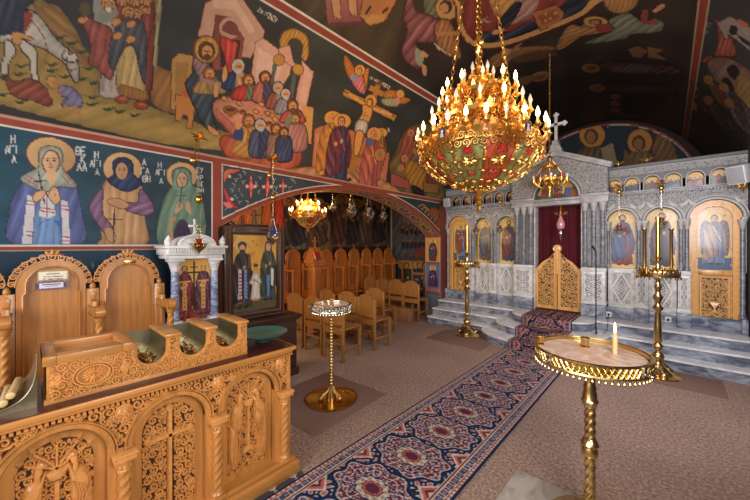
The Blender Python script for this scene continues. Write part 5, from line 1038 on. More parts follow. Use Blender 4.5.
Bc('body', MB().box(-2.44, XF-.06, YA0, YB0-.01, .08, .84).box(-2.44, XF, YB0-.03, YB0, .08, .84, .004).box(-2.44, XF, YA0, YA0+.03, .08, .84, .004), M['wood'])
Bc('base', MB().box(-2.46, XF+.055, YA0-.02, YB0+.04, 0, .085, .008).box(-2.45, XF+.03, YA0-.01, YB0+.02, .085, .115, .008), M['woodY'])
tp = Bc('top', MB().box(-2.47, XF+.03, YA0-.02, YB0+.03, .858, .884, .006).box(-2.45, XF+.012, YA0, YB0+.01, .838, .858, .005), M['woodY'])
mb = MB().box(-2.45, XF+.018, YA0, YB0+.012, .884, .888); Bc('top_inlay', mb, M['redtop'], tp)['label'] = 'dark polished top surface'
mb = MB()
for k in range(95): mb.box(XF+.002, XF+.02, YA0+.0+k*.02, YA0+.012+k*.02, .826, .838)
Bc('dentil_course', mb, M['woodY'], tp)
mb = MB()
for c in BAYS: archwallX(mb, c-.22, c+.22, c, RA, SA, .838, XF-.05, XF-.008)
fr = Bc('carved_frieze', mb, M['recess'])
mb = MB(); fm = FXX(XF-.008)
scrolls(mb, YA0+.02, YB0-.005, SA+.02, .832, .056, lambda x, y, r: all(math.hypot(x-c, y-SA) > RA+.036+r*.75 for c in BAYS) and y < .832-r*.8 and x < YB0-r*.8 and all(math.hypot(x-q, y-.780) > .034+r*.6 for q in (-.12, .332, .776, 1.187)), fm, .014, .12, 13, 17, 4)
Bc('scrollwork', mb, M['carved'], fr, 20)
for q in (-.12, .332, .776, 1.187):
    mb = MB().sphere((XF-.004, q, .780), .031, 16, 10, (.8, 1, 1)).tube([(XF, q+.033*math.cos(t*PI/10), .780+.033*math.sin(t*PI/10)) for t in range(20)], .005, 6, closed=True); fmq = FXX(XF+.012)
    for t in range(6): ribbon(mb, [(q+.024*math.cos(t*PI/3+u*.5)*(1-u*.2), .780+.024*math.sin(t*PI/3+u*.5)*(1-u*.2)) for u in (0, .5, 1, 1.5)], .002, .012, fmq)
    Bc('boss', mb, M['carved'], fr)
for k, c in enumerate(BAYS):
    mb = MB(); fm = FXX(XF-.01)
    ribbon(mb, A2(c, RA+.015, SA), .017, .018, fm); ribbon(mb, A2(c, RA+.033, SA), .005, .026, fm)
    for s2 in (-1, 1): mb.box(XF-.05, XF-.008, c+s2*RA, c+s2*.22, .115, SA)
    arf = Bc('arch_frame', mb, M['wood'])
    # recessed panel with bare border and carved field
    rin = .125; pz0, pzs = .16, .60
    mb = MB(); n = 24; o = [(c-RA, .115)]+A2(c, RA, SA, n)+[(c+RA, .115)]; i_ = [(c-rin, pz0)]+A2(c, rin, pzs, n)+[(c+rin, pz0)]; kk = len(o)
    mb.add([(XF-.055, a, b) for a, b in o]+[(XF-.055, a, b) for a, b in i_]+[(XF-.075, a, b) for a, b in i_], [f for j in range(kk) for f in ((j, (j+1) % kk, kk+(j+1) % kk, kk+j), (kk+j, kk+(j+1) % kk, 2*kk+(j+1) % kk, 2*kk+j))])
    pb = Bc('panel_border', mb, M['wood'], arf, 20)
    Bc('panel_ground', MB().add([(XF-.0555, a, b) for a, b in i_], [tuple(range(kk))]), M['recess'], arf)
    mb = MB(); fm = FXX(XF-.055)
    cross = k in (0, 2)
    def inside(x, y, r, c=c):
        if not (pz0+r*.7 < y and (abs(x-c) < rin-r*.8 if y < pzs else math.hypot(x-c, y-pzs) < rin-r*.8)): return False
        if cross: return abs(x-c) > .018+r*.8 and not (abs(y-.56) < .016+r*.8)
        return True
    scrolls(mb, c-rin, c+rin, pz0, pzs+rin, 
            .05 if cross else .042, inside, fm, .014 if cross else .011, .125, 12, 31+k, 4)
    if cross:
        ribbon(mb, [(c, pz0+.02), (c, .71)], .014, .022, fm); ribbon(mb, [(c-.10, .56), (c+.10, .56)], .014, .022, fm)
        for x, y in ((c, .705), (c-.1, .56), (c+.1, .56)): mb.dome([(x+.022*math.cos(t*PI/5), y+.022*math.sin(t*PI/5)) for t in range(10)], .02, fm)
    else:
        # font with plants between two peacocks
        mb.dome([(c-.045, .60), (c+.045, .60), (c+.032, .565), (c+.014, .55), (c-.014, .55), (c-.032, .565)], .03, fm)
        ribbon(mb, [(c, .55), (c, .30)], .013, .024, fm); mb.dome([(c-.03, .30), (c+.03, .30), (c+.045, .26), (c-.045, .26)], .025, fm)
        for t in range(5):
            a = PI/2+(t-2)*.5; pts = [(c+.10*u*math.cos(a+u*.3*(t-2)), .60+.11*u*math.sin(a)) for u in (0, .3, .6, 1)]; ribbon(mb, pts, .006, .018, fm); leaf(mb, pts[-1][0], pts[-1][1], a, .03, .028, .02, fm)
        for s2 in (-1, 1):
            X = lambda pts: [(c+s2*(.016+(px-.016)*1.12), .30+(py-.30)*1.10) for px, py in catmull([(p, q) for p, q in pts], 4)]
            mb.dome(X([(.030, .585), (.05, .56), (.085, .545), (.105, .49), (.095, .42), (.065, .39), (.042, .43), (.040, .50)]), .038, fm)       # body
            mb.dome(X([(.038, .60), (.056, .615), (.064, .60), (.066, .56), (.062, .52), (.044, .52), (.046, .57)]), .034, fm)                  # neck
            mb.dome(X([(.024, .603), (.045, .625), (.062, .612), (.05, .592), (.036, .596)]), .03, fm)                                          # head
            mb.dome(X([(.070, .44), (.105, .46), (.115, .36), (.112, .25), (.085, .19), (.055, .22), (.058, .32)]), .034, fm)                    # tail
            for t in range(4): ribbon(mb, [(c+s2*(.072+.009*t), .42), (c+s2*(.068+.012*t), .32), (c+s2*(.064+.012*t), .23)], .0025, .040, fm)
            for t in range(4): ribbon(mb, [(c+s2*(.05+.012*t), .53-.01*t), (c+s2*(.062+.011*t), .48-.01*t), (c+s2*(.06+.01*t), .43)], .003, .043, fm)
            ribbon(mb, [(c+s2*.048, .625), (c+s2*.052, .65), (c+s2*.062, .655)], .003, .018, fm); ribbon(mb, [(c+s2*.06, .395), (c+s2*.05, .34)], .004, .02, fm)
    Bc('carved_panel', mb, M['carved'], arf, 20)
for y in (-.115, .332, .771, 1.218):
    mb = MB(); twist(mb, (XF+.005, y, 0), .027, .15, .50, 7, .12, 3)
    co = Bc('twisted_column', mb, M['wood'])
    mb = MB().box(XF-.04, XF+.04, y-.04, y+.04, .10, .125, .005).lathe([(.036, .125), (.037, .14), (.028, .152)], 14, (XF+.005, y, 0)); Bc('column_base', mb, M['wood'], co)
    mb = MB().lathe([(.028, .495), (.030, .505), (.026, .512), (.032, .53), (.042, .555)], 12, (XF+.005, y, 0)).box(XF-.045, XF+.05, y-.046, y+.046, .555, .578, .004).box(XF-.045, XF+.056, y-.05, y+.05, .578, .592, .004)
    for t in range(8): leaf(mb, 0, 0, PI/2, .04, .02, .006, Matrix.Translation((XF+.005, y, .508)) @ Matrix.Rotation(t*PI/4, 4, 'Z') @ Matrix.Translation((.030, 0, 0)) @ Matrix.Rotation(PI/2, 4, 'Z') @ Matrix.Rotation(PI/2, 4, 'X'))
    Bc('capital', mb, M['carved'], co)
# ---- candle box with scooped slots
bx = thing('candle_box', 'carved wooden box with a framed top and three scooped candle slots on the counter', 'box', (-2.2, .5, .884))
XB = -2.03; SL = [(.396, .525), (.593, .731), (.788, .923)]
pf = [(.36, .884), (.36, 1.09)]
for a, b in SL:
    c, r = (a+b)/2, (b-a)/2; pf += [(a, 1.09)]+[(c-r*math.cos(PI*i/14), 1.03-r*math.sin(PI*i/14)) for i in range(15)]+[(b, 1.09)]
pf += [(.982, 1.09), (.982, .884)]
MX = Matrix(((0, 0, 1, 0), (1, 0, 0, 0), (0, 1, 0, 0), (0, 0, 0, 1)))
def notched(mb, x0, x1):
    # fan-free cap of the notched profile: strips under the profile line
    up = pf[1:-1]; vs = []; fs = []
    for x in (x0, x1): vs += [(x, y, z) for y, z in up]+[(x, y, .884) for y, z in up]
    k = len(up)
    for i in range(k-1):
        if abs(up[i][0]-up[i+1][0]) > 1e-6: fs += [(i, i+1, k+i+1, k+i), (2*k+i, 2*k+i+1, 3*k+i+1, 3*k+i)]
        fs += [(i, i+1, 2*k+i+1, 2*k+i)]
    fs += [(0, k, 3*k, 2*k), (k-1, 2*k-1, 4*k-1, 3*k-1)]
    mb.add(vs, fs)
mb = MB(); notched(mb, XB-.31, XB)
mb.box(XB-.31, XB, .068, .36, .884, 1.06, .003).box(XB-.31, XB+.004, .060, .985, .884, .905, .004)
Bc('case', mb, M['woodY'], bx)
mb = MB(); mb.box(XB-.33, XB-.27, .10, .335, 1.06, 1.10, .003).box(XB-.05, XB+.012, .10, .335, 1.06, 1.10, .003).box(XB-.33, XB+.012, .055, .10, 1.06, 1.10, .003).box(XB-.33, XB+.012, .335, .38, 1.06, 1.10, .003)
Bc('lid_frame', mb, M['woodY'], bx); Bc('lid_panel', MB().box(XB-.28, XB-.04, .09, .345, 1.05, 1.072), M['woodY'], bx)
for a, b in ((.518, .600), (.724, .795), (.916, .990)): Bc('cap', MB().box(XB-.33, XB+.014, a, b, 1.088, 1.106, .005), M['woodY'], bx)
for a, b in SL:
    c, r = (a+b)/2, (b-a)/2-.002; vs = []; n = 14
    for x in (XB-.30, XB-.006): vs += [(x, c-r, 1.085)]+[(x, c-r*math.cos(PI*i/n), 1.03-r*math.sin(PI*i/n)) for i in range(n+1)]+[(x, c+r, 1.085)]
    k = n+3; Bc('slot_lining', MB().add(vs, [(i, i+1, k+i+1, k+i) for i in range(k-1)]+[tuple(range(k))]), M['tin'], bx)
mb = MB(); fm = FXX(XB+.001)
def bins(x, y, r):
    if not (.905+r*.6 < y and .075+r*.5 < x < .975-r*.5): return False
    if x < .36: return y < 1.055-r*.5 and math.hypot((x-.225)/.075, (y-.982)/.056) > 1+r*11
    return y < 1.085-r*.4 and all(not (a-r*.9-.008 < x < b+r*.9+.008 and (y > 1.03 or math.hypot(x-(a+b)/2, y-1.03) < (b-a)/2+r*.8+.010)) for a, b in SL)
scrolls(mb, .075, .975, .905, 1.085, .044, bins, fm, .010, .115, 12, 44, 4)
for sx, sy in ((.073, .054), (.060, .043)): ribbon(mb, [(.225+sx*math.cos(t*PI/16), .982+sy*math.sin(t*PI/16)) for t in range(33)], .005, .012, fm)
for t in range(14):
    a = t*PI/7; leaf(mb, .225+.008*math.cos(a), .982+.006*math.sin(a), math.atan2(.8*math.sin(a), math.cos(a)), .042, .014, .010, fm)
ribbon(mb, [(.225, .945), (.225, 1.02)], .004, .014, fm); ribbon(mb, [(.205, .992), (.245, .992)], .004, .014, fm)
for y in (.10, .345): mb.dome([(y+.02*math.cos(t*PI/5), .982+.03*math.sin(t*PI/5)) for t in range(10)], .006, fm)
Bc('carving', mb, M['carved'], bx, 20)
# candle ends lying in the slots
rnd = random.Random(5); stub = None
SLN = ['slot nearest the framed lid', 'middle slot', 'slot nearest the green plate']
for j, (a, b) in enumerate(SL):
    for k in range(9):
        c = (a+b)/2; off = (k % 5-2)*.017; row = k//5; x = XB-.07-.1*((k*7) % 3)/2+rnd.uniform(-.01, .01); z = 1.03-math.sqrt(max(0, ((b-a)/2)**2-off**2))+.009+row*.013
        if stub is None:
            stub = MB().tube([(-.045, 0, 0), (.045, 0, 0)], .0058, 7).build('candle_stub', M['wax_dark'], None, 35, (0, 0, 0)); o = stub
        else: o = stub.copy(); COL.objects.link(o)
        o.location = (x, c+off*.8, z); o.rotation_euler = (0, rnd.uniform(-.06, .06), rnd.uniform(-.35, .35))
        tag(o, 'short used brown candle end lying in the '+SLN[j]+' of the box', 'candle', 'candle ends in the '+SLN[j])
# ---- sheet metal tray with candles at the left end
ty = thing('metal_candle_tray', 'curved sheet-metal candle tray at the left end of the counter', 'tray', (-2.2, -.17, .884))
vs = []; fs = []
arcp = [tuple(q) for q in catmull([(-.46, 1.10), (-.45, 1.03), (-.42, .96), (-.36, .915), (-.26, .902), (-.14, .902), (-.06, .908), (-.005, .935), (.026, .985), (.038, 1.05), (.040, 1.118)], 4, False)]; k = len(arcp)
for x in (XB-.30, XB-.01): vs += [(x, y, z) for y, z in arcp]+[(x, y, .886) for y, z in arcp]
for i in range(k-1): fs += [(i, i+1, k+i+1, k+i), (2*k+i, 2*k+i+1, 3*k+i+1, 3*k+i), (i, i+1, 2*k+i+1, 2*k+i)]
fs += [(0, k, 3*k, 2*k), (k-1, 2*k-1, 4*k-1, 3*k-1)]
Bc('trough', MB().add(vs, fs), M['tin'], ty, 40)
Bc('rolled_edge', MB().tube([(XB-.01, y, z) for y, z in arcp], .004, 6).tube([(XB-.30, arcp[-1][0], arcp[-1][1]), (XB-.01, arcp[-1][0], arcp[-1][1])], .004, 6), M['tin'], ty)
can = None
for k, (y, z) in enumerate(((-.016, .953), (-.048, .930), (-.082, .924), (-.117, .919), (-.155, .919))):
    if can is None: can = MB().lathe([(.010, -.005), (.0145, 0), (.0145, .22), (.012, .222), (.003, .224)], 14, m=Matrix.Rotation(PI/2, 4, 'Y')).build('candle', M['wax'], None, 50, (0, 0, 0)); o = can
    else: o = can.copy(); COL.objects.link(o)
    o.location = (XB-.26+.01*(k % 2), y, z); o.rotation_euler = (0, 0, (-.10, -.05, -.07, .02, .05)[k])
    tag(o, 'thick unlit candle lying in the curved metal tray, '+['closest to its right rim', 'second from its right rim', 'third from its right rim', 'fourth from its right rim', 'farthest from its right rim'][k], 'candle', 'beeswax candles in the metal tray')
# ---- teal plate on the right end
pl = MB().lathe([(.0, .030), (.05, .030), (.10, .036), (.15, .052), (.172, .066), (.174, .070), (.168, .068), (.145, .058), (.10, .044), (.05, .038), (0, .037)], 40, (-2.20, 1.185, .888)); pl.lathe([(.05, 0), (.055, .004), (.035, .012), (.03, .022), (.045, .034)], 24, (-2.20, 1.185, .888))
tag(pl.build('ceramic_plate', M['teal'], None, 40, (-2.2, 1.185, .888)), 'wide dark teal ceramic plate on the right end of the counter', 'plate')
# floor tiles beside the counter
def tile_mat():
    m, nt, b = newmat('border_tiles'); tc = node(nt, 'ShaderNodeTexCoord'); ck = node(nt, 'ShaderNodeTexChecker', Scale=9.0); ck.inputs[1].default_value = (*L(60, 62, 66), 1); ck.inputs[2].default_value = (*L(170, 164, 156), 1)
    mp = node(nt, 'ShaderNodeMapping'); mp.inputs['Rotation'].default_value = (0, 0, .785); nt.links.new(tc.outputs['Object'], mp.inputs[0]); nt.links.new(mp.outputs[0], ck.inputs[0]); nt.links.new(ck.outputs[0], b.inputs['Base Color']); b.inputs['Roughness'].default_value = .3; return m
tag(MB().box(-1.915, -1.855, .3, 1.32, 0, .003).build('trim_1', tile_mat()), kind='structure')
# ================================================================ CHOIR STALLS (front left)
def make_stall(kind, mats, arm_len=.34, crown=True):
    # stall facing +X; origin on the floor under the middle of the back; width .445
    W, P_ = .445, .2225
    t = thing('choir_stall', '', 'stall', (0, 0, 0)); b = lambda n, mb, m, p=t, s=35: mb.build(n, m, p, s, origin=None)
    R, ZS = .182, 1.295
    mb = MB(); o = [(-R, .08)]+A2(0, R, ZS, 22)+[(R, .08)]; ri = .135
    i_ = [(-.148, .50), (-.148, 1.235), (-ri, 1.25)]+A2(0, ri, 1.30, 22)[1:-1]+[(ri, 1.25), (.148, 1.235), (.148, .50)]
    # back frame as strips between two outlines
    oo = [(-R, .50), (-R, 1.235), (-R, ZS)]+A2(0, R, ZS, 22)[1:-1]+[(R, ZS), (R, 1.235), (R, .50)]; k = len(oo)
    vs = [(x, y, z) for x in (.0, -.035) for y, z in oo]+[(x, y, z) for x in (.0, -.02) for y, z in i_]; fs = []
    for i in range(k-1): fs += [(i, i+1, 2*k+i+1, 2*k+i), (i, i+1, k+i+1, k+i), (2*k+i, 2*k+i+1, 3*k+i+1, 3*k+i)]
    mb.add(vs, fs); mb.box(-.035, 0, -R, R, .08, .50)
    b('back_frame', mb, M[mats[0]], s=30)
    b('back_panel', MB().add([(-.019, y, z) for y, z in i_], [tuple(range(len(i_)))]), M[mats[0]])
    mb = MB().tube([(.004, y, z) for y, z in i_], .007, 6); b('panel_moulding', mb, M[mats[0]])
    if crown:
        mb = MB(); fm = FXX(-.022); n = 12
        for i in range(n+1):
            a = PI*(.03+.94*i/n); rr = .203; c = (-rr*math.cos(a), ZS+rr*math.sin(a)*1.02+.002); d = .044+.012*math.exp(-((a-PI/2)/.25)**2)
            pts = [(c[0]+d*.5*(1-.75*q/9)*math.cos(a+q*.95), c[1]+d*.5*(1-.75*q/9)*math.sin(a+q*.95)) for q in range(10)]; ribbon(mb, pts, .0052, .022, fm)
            leaf(mb, c[0], c[1], PI-a, .028, .022, .022, fm); leaf(mb, c[0], c[1], PI-a+1.2, .02, .016, .02, fm); leaf(mb, c[0], c[1], PI-a-1.2, .02, .016, .02, fm)
        for q in (-1, 0, 1): leaf(mb, q*.012, ZS+.212, PI/2-q*.5, .055, .03, .024, fm)
        ribbon(mb, A2(0, .187, ZS, 22), .005, .026, fm); ribbon(mb, [(-.221*math.cos(PI*i/24), ZS+.221*math.sin(PI*i/24)) for i in range(1, 24)], .004, .02, fm)
        b('carved_crown', mb, M['carved'], s=20)
    else:
        mb = MB().box(-.03, -.012, -.008, .008, 1.47, 1.56).box(-.03, -.012, -.03, .03, 1.525, 1.54); b('crest_cross', mb, M[mats[0]])
        mb = MB().tube([(-.015, y, z) for y, z in A2(0, .182, ZS, 22)], .014, 6); b('crest_rail', mb, M[mats[0]])
    mb = MB().box(-.03, .33, -R, R, .44, .475, .008); b('seat', mb, M[mats[1]])
    return t
def divider(name, label, mats, loc, group):
    t = thing(name, label, 'stall divider', (0, 0, 0), group); b = lambda n, mb, m, p=t: mb.build(n, m, p)
    mb = MB().box(-.035, .10, -.018, .018, 0, 1.16, .004).box(.10, .30, -.018, .018, 0, .60, .004).box(-.035, .0, -.02, .02, 1.16, 1.22, .004).box(-.034, -.004, -.0405, .0405, .08, 1.25, .004); b('side_board', mb, M[mats[0]])
    mb = MB().lathe([(.012, 0), (.018, .008), (.010, .018), (.020, .035), (.021, .05), (.012, .075), (.004, .082)], 14, (-.018, 0, 1.22)); b('finial', mb, M[mats[0]])
    P = [(-.02, 1.12), (.10, 1.118), (.2, 1.128), (.29, 1.15), (.345, 1.146), (.375, 1.12), (.37, 1.085), (.34, 1.066), (.27, 1.075), (.16, 1.068), (-.02, 1.065)]
    mb = MB(); vs = []; cp = catmull(P, 4); k = len(cp)
    for y, s in ((-.026, .97), (-.03, 1), (.03, 1), (.026, .97)): vs += [(x, y, z) for x, z in cp]
    fs = [(j*k+i, j*k+(i+1) % k, (j+1)*k+(i+1) % k, (j+1)*k+i) for j in range(3) for i in range(k)]+[tuple(range(k))[::-1], tuple(3*k+i for i in range(k))]
    b('armrest', mb.add(vs, fs), M[mats[1]])
    mb = MB(); twist(mb, (.32, 0, 0), .022, .64, 1.03, 7, .12, 3); mb.lathe([(.026, .60), (.03, .615), (.022, .64)], 12, (.32, 0, 0)).lathe([(.022, 1.03), (.03, 1.045), (.034, 1.07)], 12, (.32, 0, 0)).box(.285, .355, -.03, .03, 0, .60, .005); b('arm_column', mb, M[mats[0]])
    t.location = loc; return t
XS = -3.36
s1 = make_stall('front', ('wood2', 'wood2')); s1.location = (XS, .145, 0); s1['label'] = 'tall carved wooden stall with papers pinned to its back'; s1['group'] = 'carved stalls under the saints'
s2 = copy_tree(s1, (XS, .595, 0), 'tall carved wooden stall with a small plaque, beside the marble shrine'); s3 = copy_tree(s1, (XS, -.305, 0), 'carved wooden stall mostly cut off at the left edge of the photo')
def notice(P, W, Hh):
    P.at(0, 0, 1); P.poly([(1, 1), (W-1, 1), (W-1, Hh-1), (1, Hh-1)], (232, 224, 200), smooth=False)
    for k in range(14): P.ell(1.0+k*(W-2)/13, .9, .55, .5, (150, 120, 60)); P.ell(1.0+k*(W-2)/13, Hh-.9, .55, .5, (150, 120, 60))
    P.line([(W*.3, 3), (W*.7, 3)], .5, (120, 90, 60))
    for k in range(3): P.line([(3, 5+k*1.7), (5, 4.6+k*1.7), (7, 5.3+k*1.7), (9, 4.7+k*1.7), (11, 5.2+k*1.7), (W-3, 4.8+k*1.7)], .55, (110, 84, 70), True)
ys_ = (onX(36, 280, XS).y, onX(67, 280, XS).y)
o = panel('certificate', (XS+.004, .065, 1.325), (0, 1, 0), (0, 0, 1), .165, .085, (180, 150, 84), notice, M['icon'], res=.0035, origin=(XS, .14, 1.36)); tag(o, 'cream certificate with gold border pinned to the stall back', 'notice')
def notice2(P, W, Hh):
    P.at(0, 0, 1); P.poly([(1.5, 1), (W-1.5, 1), (W-1.5, Hh-1), (1.5, Hh-1)], (220, 216, 222), smooth=False); P.line([(3, 2), (W-3, 2)], .7, (60, 60, 120)); P.line([(4.5, 3.4), (W-4.5, 3.4)], .5, (60, 60, 120))
    for k in range(10): P.ell(.8+k*(W-1.6)/9, .6, .4, .35, (170, 140, 130)); P.ell(.8+k*(W-1.6)/9, Hh-.6, .4, .35, (170, 140, 130))
o = panel('notice_card', (XS+.005, .06, 1.268), (0, 1, 0), (0, 0, 1), .158, .055, (70, 60, 110), notice2, M['icon'], res=.0035, origin=(XS, .14, 1.29)); tag(o, 'small violet-bordered printed card below the certificate on the stall', 'notice')
o = MB().box(XS+.001, XS+.007, .565, .645, 1.438, 1.462, .002).build('name_plaque', M['brassdark'], None, 35, (XS, .6, 1.45)); tag(o, 'small dark plaque on the crest of the stall by the shrine', 'plaque')
for k, (y, lb) in enumerate(((.37, 'carved stall divider with curved arm between the two front stalls'), (.82, 'carved stall divider with curved arm at the end next to the shrine'), (-.08, 'carved stall divider at the left edge of the photo'))): divider('stall_divider', lb, ('wood2', 'wood2'), (XS, y, 0), 'dividers of the carved stalls')
# ================================================================ MARBLE SHRINE
sh = thing('icon_shrine', 'small white marble shrine with blue-grey columns and a cross on top', 'shrine', (-3.3, 1.06, 0)); XSH = -3.20
b = lambda n, mb, m, p=sh, s=35: mb.build(n, m, p, s)
b('base', MB().box(-3.46, XSH+.05, .85, 1.33, 0, .84, .008).box(-3.47, XSH+.07, .845, 1.34, .82, .90, .012), M['white_marble'])
for y in (.895, 1.225):
    co = b('column', MB().lathe([(.044, .90), (.046, .915), (.036, .93), (.040, .945), (.032, .955), (.030, 1.36)], 18, (XSH+.005, y, 0)), M['shrine_blue'])
    mb = MB().lathe([(.031, 1.355), (.034, 1.365), (.031, 1.372), (.044, 1.41), (.058, 1.445)], 14, (XSH+.005, y, 0)).box(XSH-.05, XSH+.065, y-.062, y+.062, 1.445, 1.468, .005)
    for t in range(8): leaf(mb, 0, 0, PI/2, .06, .03, .010, Matrix.Translation((XSH+.005, y, 1.372)) @ Matrix.Rotation(t*PI/4, 4, 'Z') @ Matrix.Translation((.033, 0, 0)) @ Matrix.Rotation(PI/2, 4, 'Z') @ Matrix.Rotation(PI/2, 4, 'X'))
    b('capital', mb, M['white_marble'], co)
    b('plinth', MB().box(XSH-.045, XSH+.055, y-.05, y+.05, .90, .925, .005), M['white_marble'], co)
mb = MB().box(-3.46, XSH+.05, .835, 1.285, 1.468, 1.50, .005).box(-3.46, XSH+.07, .815, 1.305, 1.50, 1.56, .012).box(-3.46, XSH+.09, .80, 1.322, 1.56, 1.585, .008)
for k in range(22): mb.box(XSH+.07, XSH+.082, .825+k*.0215, .838+k*.0215, 1.525, 1.56)
en = b('entablature', mb, M['white_marble'])
mb = MB(); n = 22; pts = [(1.06-.15*math.cos(PI*i/n), 1.585+.095*math.sin(PI*i/n)) for i in range(n+1)]; k = n+1
mb.add([(x, y, z) for x in (XSH-.2, XSH+.06) for y, z in pts], [(i, i+1, k+i+1, k+i) for i in range(n)]+[tuple(range(k)), tuple(range(k, 2*k))])
fm = FXX(XSH+.061); ribbon(mb, pts, .012, .015, fm)
for t in range(7): leaf(mb, 1.06, 1.59, PI*(.08+.84*t/6), .075, .026, .016, fm)
for y in (.835, 1.285):
    mb.sphere((XSH+.03, y, 1.615), .032, 10, 8, (1, .9, 1.2)); leaf(mb, y, 1.61, PI/2, .07, .045, .03, FXX(XSH+.045))
b('pediment', mb, M['white_marble'])
mb = MB().lathe([(.03, 1.675), (.02, 1.69), (.014, 1.70)], 12, (XSH-.02, 1.06, 0)).box(XSH-.03, XSH-.01, 1.052, 1.068, 1.69, 1.815, .002).box(XSH-.03, XSH-.01, 1.022, 1.098, 1.757, 1.773, .002)
for y, z in ((1.02, 1.765), (1.10, 1.765), (1.06, 1.818)): mb.sphere((XSH-.02, y, z), .013, 8, 6)
b('cross', mb, M['white_marble'])
def constantine(P, W, Hh):
    P.at(0, 0, 1); P.poly([(0, Hh*.86), (W, Hh*.84), (W, Hh), (0, Hh)], (120, 60, 54), smooth=False); P.poly([(4, Hh*.9), (12, Hh*.87), (18, Hh*.92), (8, Hh*.97)], (170, 50, 46))
    P.fig(W*.25, 6, Hh*.86, (150, 60, 54), (116, 44, 50), None, hair=(70, 44, 30), wd=.9, beard=True); P.fig(W*.76, 5, Hh*.84, (130, 64, 76), (96, 60, 66), None, hair=(90, 50, 40), wd=.9)
    for x in (W*.25, W*.76):
        P.poly([(x-3, 7), (x+3, 7), (x+3.6, 3), (x+1.6, 5), (x, 2), (x-1.6, 5), (x-3.6, 3)], (206, 160, 70), smooth=False); P.poly([(x-1.6, 22), (x+1.6, 22), (x+1.9, 47), (x-1.9, 47)], (196, 150, 80), smooth=False)
        for k in range(6): P.ell(x, 24+k*4, .7, .7, (120, 40, 40))
        P.line([(x-4.5, 21), (x+4.5, 21)], 1.6, (196, 150, 80))
    P.line([(W*.5, 3), (W*.5, 48)], 1.4, (50, 30, 24)); P.line([(W*.5-5.5, 13), (W*.5+5.5, 13)], 1.4, (50, 30, 24)); P.line([(W*.5-3, 8.5), (W*.5+3, 8.5)], 1, (50, 30, 24)); P.line([(W*.5-3, 38), (W*.5+3, 36)], 1, (50, 30, 24))
pn = panel('icon_painting', (XSH-.03, .905, .90), (0, 1, 0), (0, 0, 1), .31, .57, (206, 156, 74), constantine, parent=sh, res=.005); pn['label'] = 'painting of two crowned saints beside a tall cross'
# ================================================================ LARGE ICON ON DARK STAND
cb_ = thing('icon_cabinet', 'low dark wooden cabinet carrying the large framed icon', 'cabinet', (-3.62, 1.9, 0))
b = lambda n, mb, m, p=cb_, s=35: mb.build(n, m, p, s)
b('carcase', MB().box(-3.88, -3.40, 1.50, 2.28, .08, .70, .006), M['darkwood']); b('base', MB().box(-3.89, -3.375, 1.49, 2.30, 0, .09, .008), M['darkwood']); b('top', MB().box(-3.90, -3.36, 1.48, 2.33, .70, .74, .01).box(-3.89, -3.38, 1.49, 2.31, .675, .70, .006), M['darkwood'])
for y0, y1 in ((1.53, 1.87), (1.91, 2.25)):
    dr = b('door', MB().box(-3.40, -3.385, y0, y1, .12, .65, .004).box(-3.385, -3.377, y0+.05, y1-.05, .17, .60, .004), M['darkwood']); b('knob', MB().sphere((-3.37, y1-.02 if y0 < 1.7 else y0+.02, .40), .012, 10, 6), M['brassdark'], dr)
fi = thing('framed_icon', 'large dark-framed icon of two robed saints and a white-clad child', 'icon', (-3.55, 1.82, .74)); XI = -3.52
b = lambda n, mb, m, p=fi, s=35: mb.build(n, m, p, s)
y0, y1, z0, z1 = 1.455, 2.185, .745, 1.80
mb = MB(); w = .095
for a in ((y0, y0+w, z0, z1), (y1-w, y1, z0, z1), (y0+w, y1-w, z0, z0+w), (y0+w, y1-w, z1-w, z1)): mb.box(XI-.05, XI, a[0], a[1], a[2], a[3], .008)
mb.box(XI-.06, XI-.045, y0, y1, z0, z1)
fr = b('frame', mb, M['darkwood'])
mb = MB()
def beads(d, r, st):
    ya, yb, za, zb = y0+d, y1-d, z0+d, z1-d
    for k in range(int((yb-ya)/st)+1):
        for z in (za, zb): mb.sphere((XI+.002, ya+k*st, z), r, 7, 5)
    for k in range(int((zb-za)/st)+1):
        for y in (ya, yb): mb.sphere((XI+.002, y, za+k*st), r, 7, 5)
beads(.062, .0105, .024); beads(.018, .006, .016)
b('beading', mb, simple('worn_beading', (104, 70, 44), .35, coat=.2), fr)
mb = MB().box(XI-.04, XI-.01, y0+.22, y1-.22, z1, z1+.03, .006).box(XI-.03, XI-.018, 1.812, 1.828, z1, z1+.20).box(XI-.03, XI-.018, 1.76, 1.88, z1+.125, z1+.14).box(XI-.04, XI-.01, y0+.08, y1-.08, z1, z1+.018, .004)
for s in (-1, 1): mb.sphere((XI-.025, 1.82+s*.27, z1+.025), .024, 8, 6, (.7, 1.4, 1))
b('crest', mb, M['darkwood'], fr)
